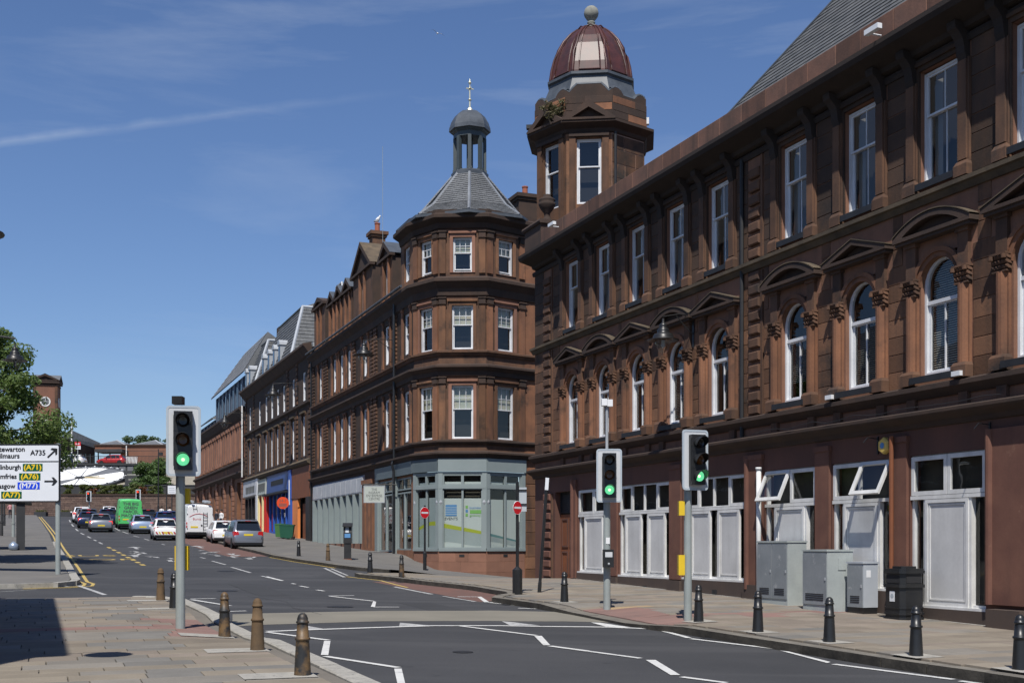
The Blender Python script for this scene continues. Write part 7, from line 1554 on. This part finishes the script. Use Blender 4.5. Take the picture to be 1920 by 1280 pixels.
# station tower
Yt = 186; Xt = (88-960)/2200*Yt; k = Yt/2200
tw = link('station_tower', None, None, (Xt, Yt, 12), (0,0,R(14))); tag(tw, 'tall square red stone station tower with pediments and round windows', 'tower'); hwt = 1.75; Ht = 13.0
build('shaft', MB().box(-hwt,hwt,-hwt,hwt,-.5,Ht), MT['station_brick'], tw, raw=True)
for z_ in (Ht-5.2, Ht-.1): build('string_course', MB().box(-hwt-.12,hwt+.12,-hwt-.12,hwt+.12,z_,z_+.25), MT['stone_dark'], tw, raw=True)
build('cornice', MB().box(-hwt-.35,hwt+.35,-hwt-.35,hwt+.35,Ht+.3,Ht+.6), MT['stone_dark'], tw, raw=True)
for a in (0, 90, 180, 270):
    M = Matrix.Rotation(R(a),4,'Z'); build('corner_strip', MB().box(-hwt-.05,-hwt+.35,-hwt-.06,-hwt,0,Ht).box(hwt-.35,hwt+.05,-hwt-.06,-hwt,0,Ht).xf(M), MT['stone_trim'], tw, raw=True)
    build('pediment', MB().ring([(-hwt-.4,Ht+.6),(hwt+.4,Ht+.6),(hwt+.4,Ht+.75),(0,Ht+1.75),(-hwt-.4,Ht+.75)], [(-hwt+.25,Ht+.8),(hwt-.25,Ht+.8),(hwt-.27,Ht+.82),(0,Ht+1.42),(-hwt+.27,Ht+.82)], -hwt-.4, -hwt).prism([(-hwt,Ht+.6),(hwt,Ht+.6),(0,Ht+1.5)], -hwt-.1, 0).xf(M), MT['stone_dark'], tw, raw=True)
    build('roof_slope', MB().add([(-hwt-.4,-hwt-.4,Ht+.78),(0,-hwt-.4,Ht+1.8),(0,0,Ht+1.8)], [(0,1,2)]).add([(hwt+.4,-hwt-.4,Ht+.78),(0,-hwt-.4,Ht+1.8),(0,0,Ht+1.8)], [(0,1,2)]).xf(M), MT['slate_far'], tw, raw=True)
    w = build('round_window', MB().lathe([(.58,0),(.58,.08),(.78,.08),(.78,0)], n=24).xf(M @ Matrix.Translation((0,-hwt,Ht-2.6)) @ Matrix.Rotation(R(90),4,'X')), MT['white_paint'], tw, raw=True)
    build('pane', MB().lathe([(0,.02),(.6,.02)], n=24).xf(M @ Matrix.Translation((0,-hwt,Ht-2.6)) @ Matrix.Rotation(R(90),4,'X')), MT['glass_shop'], w, raw=True); build('glazing_bar', MB().box(-.03,.03,-hwt-.06,-hwt-.025,Ht-3.2,Ht-2.0).box(-.6,.6,-hwt-.06,-hwt-.025,Ht-2.63,Ht-2.57).xf(M), MT['white_paint'], w, raw=True)
    for s in (-.62,.62): w = build('window', MB().frame(s-.45,s+.45,Ht-9.6,Ht-7.2,.14,-hwt-.1,-hwt-.01).xf(M), MT['white_paint'], tw, raw=True); build('pane', MB().quad((s-.4,-hwt-.03,Ht-9.5),(s+.4,-hwt-.03,Ht-9.5),(s+.4,-hwt-.03,Ht-7.3),(s-.4,-hwt-.03,Ht-7.3)).xf(M), MT['car_glass'], w, raw=True)
build('round_window', MB().lathe([(.4,0),(.4,.08),(.58,.08),(.58,0)], n=20).xf(Matrix.Translation((0,-hwt,Ht-5.9)) @ Matrix.Rotation(R(90),4,'X')), MT['white_paint'], tw, raw=True)
# lamp posts, station sign and a planter
Yp = 173.5; e = link('station_lamp_post', None, None, ((134.5-960)/2200*Yp, Yp, 11.9)); tag(e, 'white station lamp post with dark blue base', 'lamp post')
build('base', MB().lathe([(.2,0),(.2,1.5),(.13,1.6)], n=10), MT['sign_blue'] if False else MT['paint_navy'], e, raw=True); build('column', MB().lathe([(.11,1.5),(.09,6.2)], n=10), MT['white_paint'], e, raw=True); build('lamp_head', MB().lathe([(.1,6.2),(.16,6.3),(.16,6.7),(.05,6.9)], n=10), MT['far_dark'], e, raw=True)
e = link('station_sign', None, None, ((145.5-960)/2200*173, 173, 13.7)); tag(e, 'small red and white railway sign on a post at the station', 'sign'); build('post', MB().box(-.05,.05,.03,.1,-2.0,.4), MT['galv'], e, raw=True); build('name_panel', MB().box(-.45,.45,-.02,.03,.3,.8), MT['sign_white'], e, raw=True); build('symbol_panel', MB().box(-.45,.45,-.02,.03,.8,1.4), MT['sign_red'], e, raw=True)
for s in (-1,1): build('symbol_arrow', MB().prism([(-.3,1.1+s*.06-.03),(.3,1.1+s*.06-.03),(.3,1.1+s*.06+.03),(-.3,1.1+s*.06+.03)], -.03, -.021).prism([(s*.02,1.1-s*.09),(s*.10,1.1-s*.09),(s*.26,1.1+s*.09),(s*.18,1.1+s*.09)], -.033, -.022), MT['sign_white'], e, raw=True)
build('name_line', MB().box(-.3,.3,-.025,-.02,.5,.6), MT['letter_grey'], e, raw=True)
Yl = 146; e = link('lamp_column', None, None, ((297-960)/2200*Yl, Yl, (1020-965)/2200*Yl)); tag(e, 'tall thin black lamp post in front of the embankment shrubs', 'lamp post'); build('column', MB().lathe([(.13,-.3),(.13,1.2),(.08,1.3),(.06,8.2)], n=8), MT['iron_soft'], e, raw=True); build('lamp_arm', MB().tube([(-4,0,7.95),(0,0,8.0),(.8,0,7.9)], .03, 5), MT['iron_soft'], e, raw=True); build('lamp_head', MB().box(.1,.5,-.2,.2,7.4,7.8), MT['iron_soft'], e, raw=True)
Yl = 122; e = link('street_notice', None, None, ((322-960)/2200*Yl, Yl, (1020-985)/2200*Yl)); tag(e, 'white notice board on dark posts behind the left signal post', 'sign'); build('notice_board', MB().box(-.4,.45,-.05,.0,3.3,4.15), MT['sign_white'], e, raw=True)
for x in (-.55,.0): build('post', MB().box(x-.05,x+.05,.0,.1,-.5,4.3), MT['iron_soft'], e, raw=True)
for z_ in (3.5,3.7,3.9): build('notice_line', MB().box(-.3,.32,-.056,-.05,z_-.03,z_+.03), MT['sign_grey'], e, raw=True)
for px, lb in ((77,'dark planter box at the foot of the station wall, left one'),(124,'dark planter box at the foot of the station wall, right one')):
    Y = 149; e = link('planter', None, None, ((px-960)/2200*Y, Y, (1020-966)/2200*Y)); tag(e, lb, 'planter'); build('box', MB().box(-.75,.75,-.4,.4,-.4,.45), MT['far_dark'], e, raw=True); build('planting', leaves(160, lambda r: ((r.uniform(-.7,.7), r.uniform(-.3,.3), r.uniform(.42,.7)), (0,0,1)), .1, 9), MT['leaf_hedge'], e, raw=True)
for i, (px, py, w, h) in enumerate(((252,829,5.5,3.2),(286,826,6.0,3.0),(268,831,4,2.4))): bush('distant_tree', (px-960)/2200*235, 235, (1020-py)/2200*235-h*.6, w, 4, h, 1100, .28, 'leaf_far', ('distant tree between the station roofs','distant tree behind the right station roof','low distant tree crown between the two roofs')[i], 'tree', 'trees behind the station', seed=70+i)
# weeds on the tower ledge
wx, wy = 1.62, 44.2; bush('wild_shrub', wx, wy, 15.86, 1.3, .5, .8, 1300, .055, 'leaf_weed', 'wild shrub growing on the ledge of the dome tower', 'shrub', seed=91)
# gull in flight
e = link('flying_seagull', None, None, *[((820-960)/2200*112, 112, (1020-63)/2200*112)], (R(20),R(18),R(20))); tag(e, 'white seagull gliding in the blue sky left of the dome', 'bird')
build('body', MB().lathe([(0,-.26),(.05,-.2),(.09,0),(.06,.16),(.045,.2),(.05,.26),(0,.31)], n=8).xf(Matrix.Rotation(R(90),4,'X')), MT['gull_white'], e, raw=True, smooth=True)
for s in (-1,1): build('wing', MB().add([(s*.06,-.1,.03),(s*.06,.12,.03),(s*.38,.12,.14),(s*.40,-.08,.14),(s*.74,-.10,.06),(s*.38,.0,.17)], [(0,1,2,5,3),(3,5,2,4)]), MT['gull_grey'], e, raw=True)
